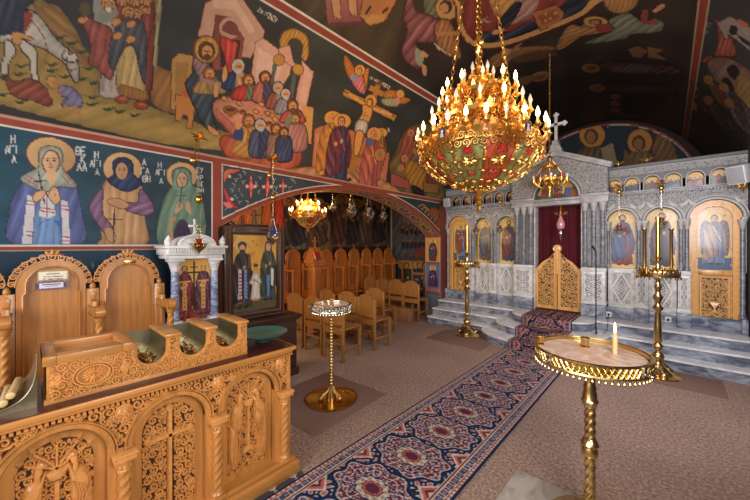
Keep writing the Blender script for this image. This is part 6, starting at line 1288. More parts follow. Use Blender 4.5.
def saints(P, W, Hh):
    P.at(0, 0, 1); P.poly([(0, Hh*.90), (W*.3, Hh*.86), (W*.7, Hh*.88), (W, Hh*.85), (W, Hh), (0, Hh)], (92, 84, 50), smooth=False)
    P.ell(W*.22, 17, 8, 8.2, (214, 166, 70), line=(140, 96, 40), lw=.6); P.ell(W*.80, 15, 8, 8.2, (214, 166, 70), line=(140, 96, 40), lw=.6)
    P.fig(W*.22, 9, Hh*.86, (90, 74, 66), (52, 46, 44), None, (190, 134, 84), (44, 36, 34), wd=.92, beard=True); P.fig(W*.80, 7, Hh*.82, (84, 92, 96), (70, 74, 58), None, (190, 134, 84), (60, 60, 52), wd=.86)
    P.ell(W*.22, 13, 5.2, 5, (34, 30, 30)); P.ell(W*.22, 16.5, 3.6, 5, (210, 150, 96)); P.poly([(W*.22-3.4, 18), (W*.22+3.4, 18), (W*.22+1.6, 25), (W*.22, 27), (W*.22-1.6, 25)], (66, 52, 44))
    P.poly([(W*.80-4.8, 20), (W*.80-4, 10), (W*.80, 7), (W*.80+4, 10), (W*.80+4.8, 20), (W*.80, 26)], (72, 78, 62)); P.ell(W*.80, 14.5, 3.2, 4.6, (210, 150, 96))
    P.poly([(W*.14, 40), (W*.20, 40), (W*.21, Hh*.84), (W*.13, Hh*.84)], (206, 200, 206), smooth=False); P.poly([(W*.26, 40), (W*.31, 40), (W*.33, Hh*.84), (W*.26, Hh*.84)], (130, 150, 196), smooth=False)
    for k in range(9): P.poly([(W*.15, 44+k*4), (W*.20, 44+k*4), (W*.20, 46+k*4), (W*.15, 46+k*4)], (170, 96, 60), smooth=False); P.line([(W*.27, 44+k*4), (W*.32, 46+k*4)], .9, (70, 80, 140))
    P.poly([(W*.34, 22), (W*.40, 22), (W*.41, 38), (W*.35, 38)], (120, 70, 60), smooth=False); P.poly([(W*.76, 48), (W*.84, 48), (W*.82, Hh*.84), (W*.78, Hh*.84)], (90, 130, 180), smooth=False); P.poly([(W*.86, 40), (W*.93, 41), (W*.92, 62), (W*.86, 60)], (214, 204, 186), smooth=False)
    x = W*.51; P.ell(x, 38, 5.4, 5.6, (214, 166, 70), line=(140, 96, 40), lw=.6); P.poly([(x-3, 45), (x+3, 45), (x+7, 56), (x+4, 58), (x+6, Hh*.86), (x-6, Hh*.86), (x-4, 58), (x-8, 56)], (222, 212, 196), (6, 4, .12), line=(120, 96, 70), lw=.7, smooth=False); P.ell(x, 38.5, 2.8, 3.8, (196, 140, 90)); P.ell(x, 35.6, 3, 2, (90, 56, 34))
    P.line([(x-5, 52), (x+4, 56)], 1, (120, 60, 44)); P.line([(x-2, 50), (x-2, 58)], .8, (150, 60, 44)); P.ell(x-1, 53, 2, 1.4, (196, 140, 90)); P.ell(x-2, Hh*.87, 2, 1, (190, 134, 84)); P.ell(x+2, Hh*.87, 2, 1, (190, 134, 84))
    for (X, Y, wd) in ((W*.45, 8, 'O'), (W*.52, 12, 'A G'), (W*.44, 22, 'S Y'), (W*.60, 30, 'I A')): P.text(wd, X, Y, 3.2, (120, 60, 40), w=.5, adv=.8)
pn = panel('painting', (XI-.035, y0+w-.004, z0+w-.004), (0, 1, 0), (0, 0, 1), y1-y0-2*w+.008, z1-z0-2*w+.008, (214, 158, 52), saints, parent=fi, res=.006); pn['label'] = 'gold-ground painting of two saints and a child'
# ================================================================ AISLE: STALLS, CHAIRS, LECTERN
sa = make_stall('aisle', ('wood_aisle', 'wood_aisle'), crown=False); n0 = 10
ordn = ['nearest the big framed icon', 'second from the big framed icon', 'third from the big framed icon', 'fourth from the big framed icon', 'fifth from the big framed icon', 'fifth from the far corner', 'fourth from the far corner', 'third from the far corner', 'second from the far corner', 'in the far corner']
for k in range(n0):
    lb = 'plain arched stall along the aisle wall, '+ordn[k]
    o = sa if k == 0 else copy_tree(sa)
    o.location = (-5.85, 2.95+.445*k, 0); o['label'] = lb; o['group'] = 'arched stalls along the aisle wall'
def aisle_divider():
    t = thing('stall_divider', '', 'stall divider', (0, 0, 0), 'dividers of the aisle stalls'); b = lambda n, mb, m: mb.build(n, m, t)
    b('side_board', MB().box(-.035, .06, -.016, .016, 0, 1.18, .004).box(.06, .28, -.016, .016, 0, .62, .004), M['wood_aisle']); b('armrest', MB().box(-.02, .36, -.03, .03, 1.04, 1.085, .012).box(.30, .37, -.035, .035, 1.03, 1.09, .014), M['wood_aisle']); b('arm_column', MB().box(.30, .34, -.02, .02, 0, 1.04, .005).lathe([(.03, .70), (.02, .74), (.018, .96), (.03, 1.02)], 10, (.32, 0, 0)), M['wood_aisle']); b('finial', MB().lathe([(.012, 0), (.018, .008), (.010, .018), (.020, .035), (.012, .06), (.003, .068)], 10, (-.015, 0, 1.18)), M['wood_aisle']); return t
d0 = aisle_divider()
for k in range(n0+1):
    o = d0 if k == 0 else copy_tree(d0)
    o.location = (-5.85, 2.95-.2225+.445*k, 0); o['label'] = 'arm divider of the aisle stalls, '+(['at the end near the big framed icon', 'first', 'second', 'third', 'fourth', 'fifth', 'sixth', 'seventh', 'eighth', 'ninth', 'at the far corner'][k] if k in (0, 10) else ['', 'first', 'second', 'third', 'fourth', 'fifth', 'sixth', 'seventh', 'eighth', 'ninth'][k]+' between two stalls counting from the framed icon')
def make_chair():
    # faces +Y; origin on the floor under the middle of the seat
    t = thing('chapel_chair', '', 'chair', (0, 0, 0), 'wooden chairs in the aisle'); b = lambda n, mb, s=35: mb.build(n, M['chairwood'], t, s)
    b('seat', MB().box(-.20, .20, -.19, .19, .425, .45, .008))
    w = .185
    for sx in (-1, 1):
        b('leg', MB().box(sx*w-.018, sx*w+.018, .14, .178, 0, .425, .004)); b('leg', MB().box(sx*w-.018, sx*w+.018, -.19, -.152, 0, .76, .004))
        b('stretcher', MB().box(sx*w-.010, sx*w+.010, -.155, .145, .16, .19, .003))
    b('stretcher', MB().box(-w, w, -.181, -.161, .22, .25, .003)); b('apron', MB().box(-w, w, .145, .170, .36, .425, .003).box(-w, w, -.181, -.161, .36, .425, .003))
    pts = [(-.167, .50), (-.167, .745)]+[(-.167*math.cos(PI*i/16), .745+.085*math.sin(PI*i/16)) for i in range(1, 16)]+[(.167, .745), (.167, .50)]
    MX_ = frame((0, -.162, 0), (1, 0, 0), (0, 0, 1), (0, -1, 0)); bb = b('backrest', MB().prism(pts, 0, .018, MX_))
    b('book_ledge', MB().box(-.165, .165, -.215, -.18, .50, .515, .003)); return t
CH = [(-3.44, 3.07, 'wooden chair at the open front of the aisle, behind the small candle stand'), (-3.44, 3.73, 'wooden chair nearest the nave, standing clear to the right of the small candle stand'), (-3.90, 3.07, 'wooden chair second in the front row, left of the small candle stand'), (-4.36, 3.07, 'wooden chair third in the front row, next to the dark cabinet'),
      (-3.90, 3.75, 'wooden chair in the second row, its back just left of the clear right-hand chair'), (-4.36, 3.72, 'wooden chair in the second row in front of the lectern'), (-3.86, 4.38, 'wooden chair in the third row, behind the clear right-hand chair'),
      (-5.25, 5.75, 'wooden chair of the far row, closest to the aisle stalls'), (-4.84, 5.72, 'wooden chair of the far row, second from the aisle stalls'), (-4.43, 5.69, 'wooden chair of the far row, third from the aisle stalls'), (-4.02, 5.68, 'wooden chair of the far row, closest to the arch pier')]
c0 = make_chair()
for k, (x, y, lb) in enumerate(CH):
    o = c0 if k == 0 else copy_tree(c0)
    o.location = (x, y, 0); o['label'] = lb; o.rotation_euler = (0, 0, (.05, -.04, .03, 0, .06, -.05, .04, 0, .02, -.03, .03)[k])
# lectern
LX, LY = -4.95, 3.72
le = thing('lectern', 'wooden lectern with carved column and a sloped top bearing a cross', 'lectern', (LX, LY, 0)); b = lambda n, mb, m=M['wood_aisle'], s=35: mb.build(n, m, le, s)
b('base', MB().box(LX-.14, LX+.14, LY-.14, LY+.14, 0, .10, .01)); co = b('column', MB().box(LX-.095, LX+.095, LY-.095, LY+.095, .10, 1.20, .012)); b('cornice', MB().box(LX-.125, LX+.125, LY-.125, LY+.125, 1.18, 1.25, .012))
mb = MB()
for m in (FXX(LX+.096), frame((0, LY-.096, 0), (1, 0, 0), (0, 0, 1), (0, -1, 0))):
    cen = LY if m[1][0] else LX; scrolls(mb, cen-.07, cen+.07, .2, 1.12, .06, lambda x, y, r: abs(x-cen) < .075-r*.5, m, .008, .11, 8, 3, 2)
b('carving', mb, M['wood_aisle'], 20)
b('bookrest', MB().add([(LX-.14, LY-.15, 1.25), (LX+.14, LY-.15, 1.25), (LX+.14, LY+.15, 1.25), (LX-.14, LY+.15, 1.25), (LX-.05, LY-.08, 1.53), (LX+.05, LY-.08, 1.53), (LX+.05, LY+.08, 1.53), (LX-.05, LY+.08, 1.53)], [(3, 2, 1, 0), (4, 5, 6, 7), (0, 1, 5, 4), (1, 2, 6, 5), (2, 3, 7, 6), (3, 0, 4, 7)]))
b('cross', MB().lathe([(.03, 1.53), (.012, 1.56)], 10, (LX, LY, 0)).box(LX-.01, LX+.01, LY-.01, LY+.01, 1.55, 1.72).box(LX-.01, LX+.01, LY-.05, LY+.05, 1.645, 1.665).sphere((LX, LY, 1.72), .015, 8, 6))
m = Matrix.Translation((LX+.10, LY-.04, 1.37)) @ Matrix.Rotation(math.radians(66), 4, 'Y')
bk = thing('hymn_book', 'red-covered book resting on the left of the lectern top', 'book', (LX+.10, LY-.04, 1.37))
MB().box(-.08, .08, -.06, .06, .004, .012, .002, m).box(-.08, .08, -.06, .06, .032, .040, .002, m).build('cover', M['bookred'], bk); MB().box(-.075, .075, -.055, .057, .012, .032, 0, m).build('pages', M['paper'], bk)
# tall wooden stand and low box by the far pier
SX_, SY_ = -4.42, 6.35
ws = thing('wooden_stand', 'tall open wooden stand with a shelf top beside the arch pier', 'stand', (SX_, SY_, 0)); b = lambda n, mb: mb.build(n, M['chairwood'], ws)
for x in (SX_-.17, SX_+.17): b('leg', MB().box(x-.02, x+.02, SY_-.12, SY_+.12, 0, .05, .004).box(x-.018, x+.018, SY_-.02, SY_+.02, .05, 1.16, .004))
b('top', MB().box(SX_-.22, SX_+.22, SY_-.16, SY_+.12, 1.16, 1.19, .006)); b('shelf', MB().box(SX_-.18, SX_+.18, SY_-.08, SY_+.08, .52, .56, .004)); b('rail', MB().box(SX_-.17, SX_+.17, SY_-.012, SY_+.012, .86, .92, .004))
bxo = tag(MB().box(-4.28, -3.86, 5.22, 5.40, 0, .26, .006).box(-4.29, -3.85, 5.21, 5.41, .26, .285, .006).build('wooden_box', woodmat('box_wood', (150, 104, 66)), None, 35, (-4.07, 5.31, 0)), 'low brown wooden box on the floor by the steps', 'box')
M['redrose'] = simple('red_rosette_enamel', (190, 44, 38), .4, .2, var=.2, scale=30)
# ================================================================ METALWORK: CHANDELIERS, LAMPS, CANDLE STANDS
def wrap(dst, src, r0, z0, r1, z1, H):
    # bend a flat relief (x along the girth at r0, y 0..H, z outwards) around a cone
    for i, (x, y, z) in enumerate(src.v):
        t = y/H; r = r0+(r1-r0)*t+z; a = x/r0; src.v[i] = (r*math.cos(a), r*math.sin(a), z0+(z1-z0)*t)
    dst.add(src.v, src.f)
def chain(mb, a, b, link=.045, w=.012, r=.0035, seg=5):
    a, b = Vector(a), Vector(b); d = b-a; n = max(1, int(d.length/(link*.78))); t = d.normalized(); u = t.orthogonal().normalized(); v = t.cross(u)
    for k in range(n):
        c = a+d*((k+.5)/n); s = u if k % 2 else v
        mb.tube([c+t*(link/2)*math.cos(q*PI/4)+s*w*math.sin(q*PI/4) for q in range(8)], r, seg, closed=True)
def crown_chandelier(name, label, loc, tiers, bowl, tipz, topz, vaultz, sc, panels=12, chains=4):
    cx, cy = loc; t = thing(name, label, 'chandelier', (cx, cy, 0)); T4 = Matrix.Translation((cx, cy, 0))
    def b(n, mb, m, p=t, s=40): mb.v = [(x+cx, y+cy, z) for x, y, z in mb.v]; return mb.build(n, m, p, s)
    b('stem', MB().lathe([(.012*sc, bowl[-1][1]), (.018*sc, bowl[0][1]), (.03*sc, bowl[0][1]+.1), (.014*sc, bowl[0][1]+.25), (.03*sc, topz-.15), (.04*sc, topz-.05), (.016*sc, topz), (.016*sc, topz+.08), (.03*sc, topz+.11), (.006*sc, topz+.16)], 14), M['gilt'])
    b('finial_cross', MB().box(-.012*sc, .012*sc, -.006, .006, topz+.14, topz+.30).box(-.05*sc, .05*sc, -.006, .006, topz+.21, topz+.235), M['gilt'])
    # chains up to the vault
    for k in range(chains):
        a = 2*PI*k/chains+.5; R = (tiers[-2] if len(tiers) > 2 else tiers[-1])[0]*.82; mb = MB(); chain(mb, (R*math.cos(a), R*math.sin(a), (tiers[-2] if len(tiers) > 2 else tiers[-1])[1]-.05), (.07*math.cos(a), .07*math.sin(a), vaultz), .055*sc+.01, .013*sc+.003, .0042*sc+.001); b('chain', mb, M['gilt'])
    b('ceiling_hook', MB().lathe([(.02, vaultz-.05), (.05, vaultz-.02), (.075, vaultz)], 16), M['gilt'])
    # rings with pierced filigree, arms, cups, candles
    base = None
    for j, (R, Z, n, lit) in enumerate(tiers):
        ring = MB().lathe([(R*.80, Z-.105*sc), (R*.80+.012*sc, Z-.10*sc), (R*.80+.012*sc, Z-.065*sc), (R*.80, Z-.06*sc), (R*.80, Z-.105*sc)], 48)
        for k in range(n*2):
            a = PI*k/n; ring.add([(R*.81*math.cos(a-.07), R*.81*math.sin(a-.07), Z-.06*sc), (R*.81*math.cos(a+.07), R*.81*math.sin(a+.07), Z-.06*sc), (R*.84*math.cos(a+.04), R*.84*math.sin(a+.04), Z-.03*sc), (R*.84*math.cos(a), R*.84*math.sin(a), Z-.0*sc), (R*.84*math.cos(a-.04), R*.84*math.sin(a-.04), Z-.03*sc)], [(0, 1, 2, 3, 4)])
        rg = b('tier_ring', ring, M['gilt'])
        zl = tiers[j+1][1]-.10*sc if j+1 < len(tiers) else topz-.05; rl = tiers[j+1][0]*.8 if j+1 < len(tiers) else .05*sc
        fl = MB(); src = MB(); Hh = math.hypot(zl-Z, R*.8-rl); d = Hh*.62
        scrolls(src, 0, 2*PI*R*.8, 0, Hh, d, lambda x, y, r: True, I4, .014*sc, .075, 10, 50+j, 4); wrap(fl, src, R*.8, Z-.07*sc, rl, zl, Hh); b('filigree', fl, M['gilt'], rg, 30)
        for k in range(n):
            a = 2*PI*(k+.5*(j % 2))/n; ca, sa_ = math.cos(a), math.sin(a)
            if base is None:
                am = MB(); am.tube([(-.20*sc, 0, -.10*sc), (-.13*sc, 0, -.15*sc), (-.05*sc, 0, -.155*sc), (-.005*sc, 0, -.12*sc), (0, 0, -.09*sc)], [.008*sc, .009*sc, .008*sc, .007*sc, .007*sc], 6); am.tube([(-.11*sc, 0, -.15*sc), (-.09*sc, 0, -.10*sc), (-.06*sc, 0, -.095*sc), (-.055*sc, 0, -.12*sc)], .005*sc, 5)
                am.lathe([(.006*sc, -.095*sc), (.034*sc, -.075*sc), (.038*sc, -.068*sc), (.012*sc, -.068*sc), (.016*sc, -.055*sc), (.018*sc, -.04*sc), (.004*sc, -.038*sc)], 10)
                for q in range(4): leaf(am, 0, 0, 0, .05*sc, .03*sc, .008*sc, Matrix.Translation((-.07*sc, 0, -.15*sc)) @ Matrix.Rotation(q*1.57, 4, 'X'))
                cm = MB().lathe([(.011*sc, -.045*sc), (.011*sc, -.005*sc), (.004*sc, -.004*sc)], 8); bm_ = MB().lathe([(.006*sc, -.006*sc), (.014*sc, .006*sc), (.019*sc, .024*sc), (.016*sc, .044*sc), (.008*sc, .066*sc), (.001, .086*sc)], 10)
                base = tuple((lambda o: (o.data, COL.objects.unlink(o), bpy.data.objects.remove(o))[0])(x.build(n_, m_, None, 40)) for n_, x, m_ in (('candle_arm', am, M['gilt']), ('candle', cm, M['wax']), ('bulb', bm_, M['bulb'])))
                off = base[2].copy(); off.materials.clear(); off.materials.append(M['bulb_off'])
            o = bpy.data.objects.new('candle_arm', base[0]); COL.objects.link(o); o.parent = t; o.location = (R*ca, R*sa_, Z); o.rotation_euler = (0, 0, a)
            c = bpy.data.objects.new('candle', base[1]); COL.objects.link(c); c.parent = o
            on = lit(k); bu = bpy.data.objects.new('bulb', base[2] if on else off); COL.objects.link(bu); bu.parent = o; bu['label'] = 'glowing flame-shaped bulb' if on else 'unlit pale bulb'
    # bowl of enamel panels and ribs
    bp = bowl
    band = MB().lathe([(bp[0][0], bp[0][1]), (bp[0][0]+.025*sc, bp[0][1]+.01), (bp[0][0]+.03*sc, bp[0][1]+.04*sc), (bp[0][0]+.01*sc, bp[0][1]+.12*sc), (bp[0][0]-.03, bp[0][1]+.125*sc), (bp[0][0]-.02, bp[0][1]), (bp[0][0], bp[0][1])], 48); R0 = bp[0][0]+.03*sc
    for k in range(60): a = 2*PI*k/60; band.sphere((R0*math.cos(a), R0*math.sin(a), bp[0][1]+.01), .012*sc, 6, 4)
    src = MB(); scrolls(src, 0, 2*PI*R0, 0, .14*sc, .075*sc, lambda x, y, r: True, I4, .014*sc, .1, 9, 77, 3); wrap(band, src, R0+.004, bp[0][1]-.07*sc, R0+.01, bp[0][1]+.07*sc, .14*sc)
    bd = b('bowl_band', band, M['gilt'])
    for k in range(panels):
        a0, a1 = 2*PI*k/panels+.02, 2*PI*(k+1)/panels-.02
        pn = b('bowl_panel', MB().lathe(bp, 6, a0=a0, a1=a1), M['redpanel'] if k % 3 == 1 else M['greenpanel']); pn['label'] = 'red enamel panel' if k % 3 == 1 else 'green enamel panel'
        ov = MB(); rv = MB(); am = (a0+a1)/2
        for q in range(1, len(bp)-1):
            r, z = bp[q]; rr = r*(a1-a0)*(.30 if q == 2 else .19); ux = (-math.sin(am), math.cos(am), 0); nx = Vector((bp[q-1][0]-bp[q+1][0], bp[q-1][1]-bp[q+1][1])).normalized(); uy = (nx.x*math.cos(am), nx.x*math.sin(am), nx.y)
            m = frame((r*math.cos(am), r*math.sin(am), z), ux, uy); s_ = 1
            nn = Vector((m[0][2], m[1][2], m[2][2]))
            if nn.x*math.cos(am)+nn.y*math.sin(am) < 0: m = frame((r*math.cos(am), r*math.sin(am), z), tuple(-c for c in ux), uy)
            m = m @ Matrix.Translation((0, 0, .012*sc))
            for e in range(8): leaf(rv if q in (1, 3) else ov, 0, 0, e*PI/4, rr, rr*.42, .014*sc, m)
            for s2 in (-1, 1): ribbon(ov, [(s2*rr*(1.25-.5*abs(math.cos(u*.6))), rr*(-1.2+2.4*u/6)) for u in range(7)], .007*sc, .012*sc, m)
        b('gilt_scroll', ov, M['gilt'], pn, 20); b('rosette', rv, M['redrose'], pn, 20)
        rb = MB(); a = 2*PI*k/panels; rb.tube([((r+.008)*math.cos(a), (r+.008)*math.sin(a), z) for r, z in bp], .013*sc, 6)
        for r, z in bp[::1]:
            rb.sphere(((r+.016)*math.cos(a), (r+.016)*math.sin(a), z), .018*sc, 7, 5)
            for s2 in (-1, 1): leaf(rb, 0, 0, 0, .06*sc, .035*sc, .01, Matrix.Translation(((r+.02)*math.cos(a), (r+.02)*math.sin(a), z)) @ Matrix.Rotation(a+PI/2*s2, 4, 'Z'))
        b('rib', rb, M['gilt'])
    if sc > .8:
        for k in range(10):
            a = 2*PI*k/10+.2; R = bp[0][0]+.04; m = frame((R*math.cos(a), R*math.sin(a), bp[0][1]+.09), (-math.sin(a), math.cos(a), 0), (0, 0, 1), (math.cos(a), math.sin(a), 0))
            md = b('medallion', MB().prism([(-.04, -.055), (.04, -.055), (.04, .02), (.028, .045), (0, .058), (-.028, .045), (-.04, .02)], 0, .014, m), M['gilt'])
            b('medallion_icon', MB().prism([(-.03, -.045), (.03, -.045), (.03, .015), (.02, .035), (0, .045), (-.02, .035), (-.03, .015)], .0142, .017, m), M['blue_glass'] if k % 2 else M['redpanel'], md)
            b('medallion_saint', MB().dome([(.014*math.cos(q*PI/5), .012+.014*math.sin(q*PI/5)) for q in range(10)], .006, m, z0=.0172).dome([(-.02, -.04), (.02, -.04), (.012, -.002), (-.012, -.002)], .005, m, z0=.0172), M['wax'], md)
    z0 = bp[-1][1]; L_ = z0-tipz
    b('pendant', MB().lathe([(bp[-1][0], z0+.01), (bp[-1][0]*.8, z0-.02*sc), (.03*sc, z0-.2*L_), (.045*sc, z0-.32*L_), (.02*sc, z0-.45*L_), (.03*sc, z0-.55*L_), (.012*sc, z0-.66*L_), (.022*sc, z0-.8*L_), (.008*sc, z0-.92*L_), (.001, tipz)], 16), M['gilt'])
    return t
crown_chandelier('great_chandelier', 'huge gilded tiered chandelier full of glowing bulbs over red and green bowl', (-1.43, 3.12),
    [(.62, 2.69, 24, lambda k: k % 6 != 3), (.47, 2.93, 14, lambda k: k % 5 == 2), (.36, 3.15, 12, lambda k: k % 6 != 4), (.14, 3.31, 6, lambda k: False)],
    [(.55, 2.50), (.525, 2.42), (.46, 2.34), (.36, 2.265), (.24, 2.205), (.13, 2.16), (.06, 2.14)], 1.90, 3.42, 4.735, 1.0)
crown_chandelier('small_chandelier', 'small gilded chandelier with lit bulbs hanging in the side aisle', (-4.75, 3.42),
    [(.32, 2.19, 12, lambda k: True), (.20, 2.32, 8, lambda k: True)], [(.24, 2.10), (.19, 2.03), (.12, 1.95), (.05, 1.90)], 1.80, 2.45, 2.99, .62, 8, 3)
# ---- hanging oil lamps
def oil_lamp(label, loc, s, glass_m, metal, ztop, group, ball=None, name='hanging_lamp', hook=None):
    t = thing(name, label, 'lamp', loc, group); x, y, z = loc
    b = lambda n, mb, m, p=t: mb.build(n, m, p, 40)
    P = [(.004, -.55), (.03, -.50), (.012, -.46), (.03, -.40), (.10, -.30), (.30, -.16), (.40, 0), (.38, .04), (.26, .08), (.20, .12), (.30, .20), (.34, .24), (.18, .24), (.01, .10)]
    bo = b('bowl', MB().lathe([(r*s, q*s) for r, q in P], 18, (x, y, z)), metal)
    mb = MB()
    for k in range(9): leaf(mb, 0, 0, 0, .30*s, .16*s, .05*s, Matrix.Translation((x, y, z+.02*s)) @ Matrix.Rotation(k*2*PI/9, 4, 'Z') @ Matrix.Translation((.38*s, 0, 0)) @ Matrix.Rotation(-.9, 4, 'Y'))
    b('leaf_rim', mb, metal, bo)
    b('glass_cup', MB().lathe([(.02*s, .22*s), (.15*s, .26*s), (.19*s, .42*s), (.22*s, .52*s), (.20*s, .52*s), (.0, .34*s)], 16, (x, y, z)), glass_m)
    zt = z+1.25*s; mb = MB()
    for k in range(3):
        a = 2*PI*k/3+.6; chain(mb, (x+.36*s*math.cos(a), y+.36*s*math.sin(a), z+.05*s), (x+.04*s*math.cos(a), y+.04*s*math.sin(a), zt), .10*s, .022*s, .008*s, 4)
    b('chain_sling', mb, metal); b('canopy', MB().lathe([(.02*s, .10*s), (.05*s, .06*s), (.16*s, .0), (.14*s, -.02*s), (.02*s, .02*s)], 14, (x, y, zt)), metal)
    mb = MB(); chain(mb, (x, y, zt+.08*s), (x, y, ztop), .03, .004, .0016, 4); b('chain', mb, metal)
    if ball: b('ball', MB().sphere((x, y, ball), .032, 14, 10, (1, 1, 1.15)).lathe([(.012, .03), (.016, .045), (.006, .055)], 10, (x, y, ball)), M['brassdark'])
    if hook:
        hx, hy, hz = hook; mb = MB().tube([(hx, hy, hz-.03), (hx+(x-hx)*.4, hy+(y-hy)*.4, hz+.03), (hx+(x-hx)*.8, hy+(y-hy)*.8, ztop+.05), (x, y, ztop+.03), (x, y, ztop)], .007, 6).lathe([(.035, -.01), (.03, .0), (.012, .012)], 12, m=frame((hx+.004, hy, hz-.03), (0, 1, 0), (0, 0, 1), (1, 0, 0)))
        m0 = Matrix.Translation((x, y, ztop+.03))
        for k in range(6): leaf(mb, 0, 0, 0, .09, .05, .015, m0 @ Matrix.Rotation(k*1.05, 4, 'Z') @ Matrix.Rotation(-.5+(k % 2)*.7, 4, 'Y'))
        b('wall_bracket', mb, M['gilt'])
    return t
GA = 'silver lamps in the aisle arch'
oil_lamp('hanging lamp with red glass in front of the marble shrine', (-3.05, 1.04, 1.575), .14, M['red_glass'], M['brass'], 2.50, None, 1.99, hook=(-3.645, 1.19, 2.50))
oil_lamp('hanging silver lamp with blue glass in front of the large dark-framed icon', (-3.05, 1.755, 1.66), .17, M['blue_glass'], M['silver'], 2.46, None, 2.085, hook=(-3.645, 2.06, 2.48))
for x, y, z, s, lb in ((-4.45, 3.744, 2.24, .17, 'smallest silver lamp, hanging beside the small chandelier'), (-4.45, 4.185, 2.18, .28, 'wide silver lamp hanging second from the small chandelier'), (-4.45, 4.65, 2.15, .32, 'widest silver lamp, third from the small chandelier'), (-4.45, 5.10, 2.15, .22, 'silver lamp nearest the end wall, last of the row in the arch')):
    oil_lamp(lb, (x, y, z), s, M['silver'], M['silver'], 3.0, GA)
oil_lamp('tiny silver lamp hanging before the dark end-wall painting of the aisle', (-4.9, 6.6, 2.05), .15, M['silver'], M['silver'], 3.0, None)
oil_lamp('second tiny silver lamp by the end-wall painting, nearer the arch pier', (-4.62, 6.5, 1.95), .15, M['silver'], M['silver'], 3.0, None)
for x, z, lb in ((XC-1.36, 1.86, 'silver lamp with red glass before the left outer saint of the screen'), (XC-.89, 1.86, 'silver lamp with red glass before the saint left of the gilded gate'), (XC+.89, 1.80, 'silver lamp with red glass before the saint right of the gilded gate'), (XC+1.36, 1.88, 'silver lamp with red glass before the right outer saint of the screen')):
    oil_lamp(lb, (x, 6.0, z), .16, M['red_glass'], M['silver'], 2.42, 'red lamps before the screen icons', 2.38, hook=(x, 6.235, 2.38))
# sanctuary lamp with a dove over the gate
sl = thing('sanctuary_lamp', 'rose-glass lamp with a small gilt dove hanging before the crimson curtain', 'lamp', (-1.36, 6.12, 1.87)); x, y = -1.36, 6.12; b = lambda n, mb, m: mb.build(n, m, sl, 40)
b('chain', (lambda mb: (chain(mb, (x, y, 2.13), (x, y, 2.28), .03, .007, .002, 4), mb)[1])(MB()), M['gilt'])
mb = MB().sphere((x, y, 2.09), .03, 10, 8, (1, 1.3, .9)).sphere((x, y-.03, 2.125), .016, 8, 6)
for s2 in (-1, 1): mb.add([(x+s2*.02, y, 2.10), (x+s2*.07, y-.01, 2.145), (x+s2*.11, y, 2.13), (x+s2*.07, y+.02, 2.09), (x+s2*.06, y, 2.122)], [(0, 1, 4), (1, 2, 4), (2, 3, 4), (3, 0, 4), (0, 3, 2, 1)])
b('dove', mb, M['gilt']); b('glass_cup', MB().lathe([(.02, 1.83), (.05, 1.86), (.066, 1.93), (.05, 1.98), (.02, 2.06), (.005, 2.08)], 16, (x, y, 0)), M['pink_glass']); b('holder', MB().lathe([(.002, 1.66), (.015, 1.69), (.008, 1.71), (.03, 1.76), (.035, 1.79), (.02, 1.82), (.055, 1.85), (.05, 1.86), (.02, 1.84)], 14, (x, y, 0)), M['silver'])
# gilded cluster of lamps before the lunette
gl = thing('lamp_cluster', 'gilded ring of small red-glass lamps hanging on a long rod before the gable', 'lamp', (-1.46, 5.84, 2.75)); x, y = -1.46, 5.84; b = lambda n, mb, m, p=gl: mb.build(n, m, p, 40)
mb = MB(); chain(mb, (x, y, 3.05), (x, y, 4.73), .05, .011, .004, 5); b('chain', mb, M['brassdark'])
b('stem', MB().lathe([(.002, 2.36), (.02, 2.40), (.012, 2.44), (.04, 2.50), (.05, 2.56), (.02, 2.62), (.016, 2.9), (.03, 2.95), (.05, 3.0), (.015, 3.05)], 14, (x, y, 0)), M['gilt'])
mb = MB().lathe([(.235, 2.62), (.245, 2.625), (.245, 2.66), (.235, 2.665), (.235, 2.62)], 32, (x, y, 0)).lathe([(.115, 2.84), (.125, 2.845), (.125, 2.875), (.115, 2.88), (.115, 2.84)], 24, (x, y, 0))
for k in range(10):
    a = 2*PI*k/10; mb.tube([(x+.02*math.cos(a), y+.02*math.sin(a), 2.56), (x+.12*math.cos(a), y+.12*math.sin(a), 2.52), (x+.21*math.cos(a), y+.21*math.sin(a), 2.58), (x+.24*math.cos(a), y+.24*math.sin(a), 2.64)], .007, 5); mb.tube([(x+.24*math.cos(a), y+.24*math.sin(a), 2.66), (x+.18*math.cos(a), y+.18*math.sin(a), 2.78), (x+.12*math.cos(a), y+.12*math.sin(a), 2.86), (x+.03*math.cos(a), y+.03*math.sin(a), 3.0)], .004, 5); leaf(mb, 0, 0, PI/2, .06, .05, .01, frame((x+.245*math.cos(a+.3), y+.245*math.sin(a+.3), 2.66), (-math.sin(a+.3), math.cos(a+.3), 0), (0, 0, 1)))
b('ring_frame', mb, M['gilt'])
for k in range(10): a = 2*PI*k/10; cu_ = b('lamp_cup', MB().lathe([(.006, 2.57), (.022, 2.60), (.026, 2.66), (.014, 2.66)], 10, (x+.25*math.cos(a), y+.25*math.sin(a), 0)), M['gilt']); b('glass', MB().lathe([(.012, 2.655), (.022, 2.68), (.024, 2.72), (.018, 2.72), (0, 2.69)], 10, (x+.25*math.cos(a), y+.25*math.sin(a), 0)), M['red_glass'] if k % 2 else M['bulb_off'], cu_)
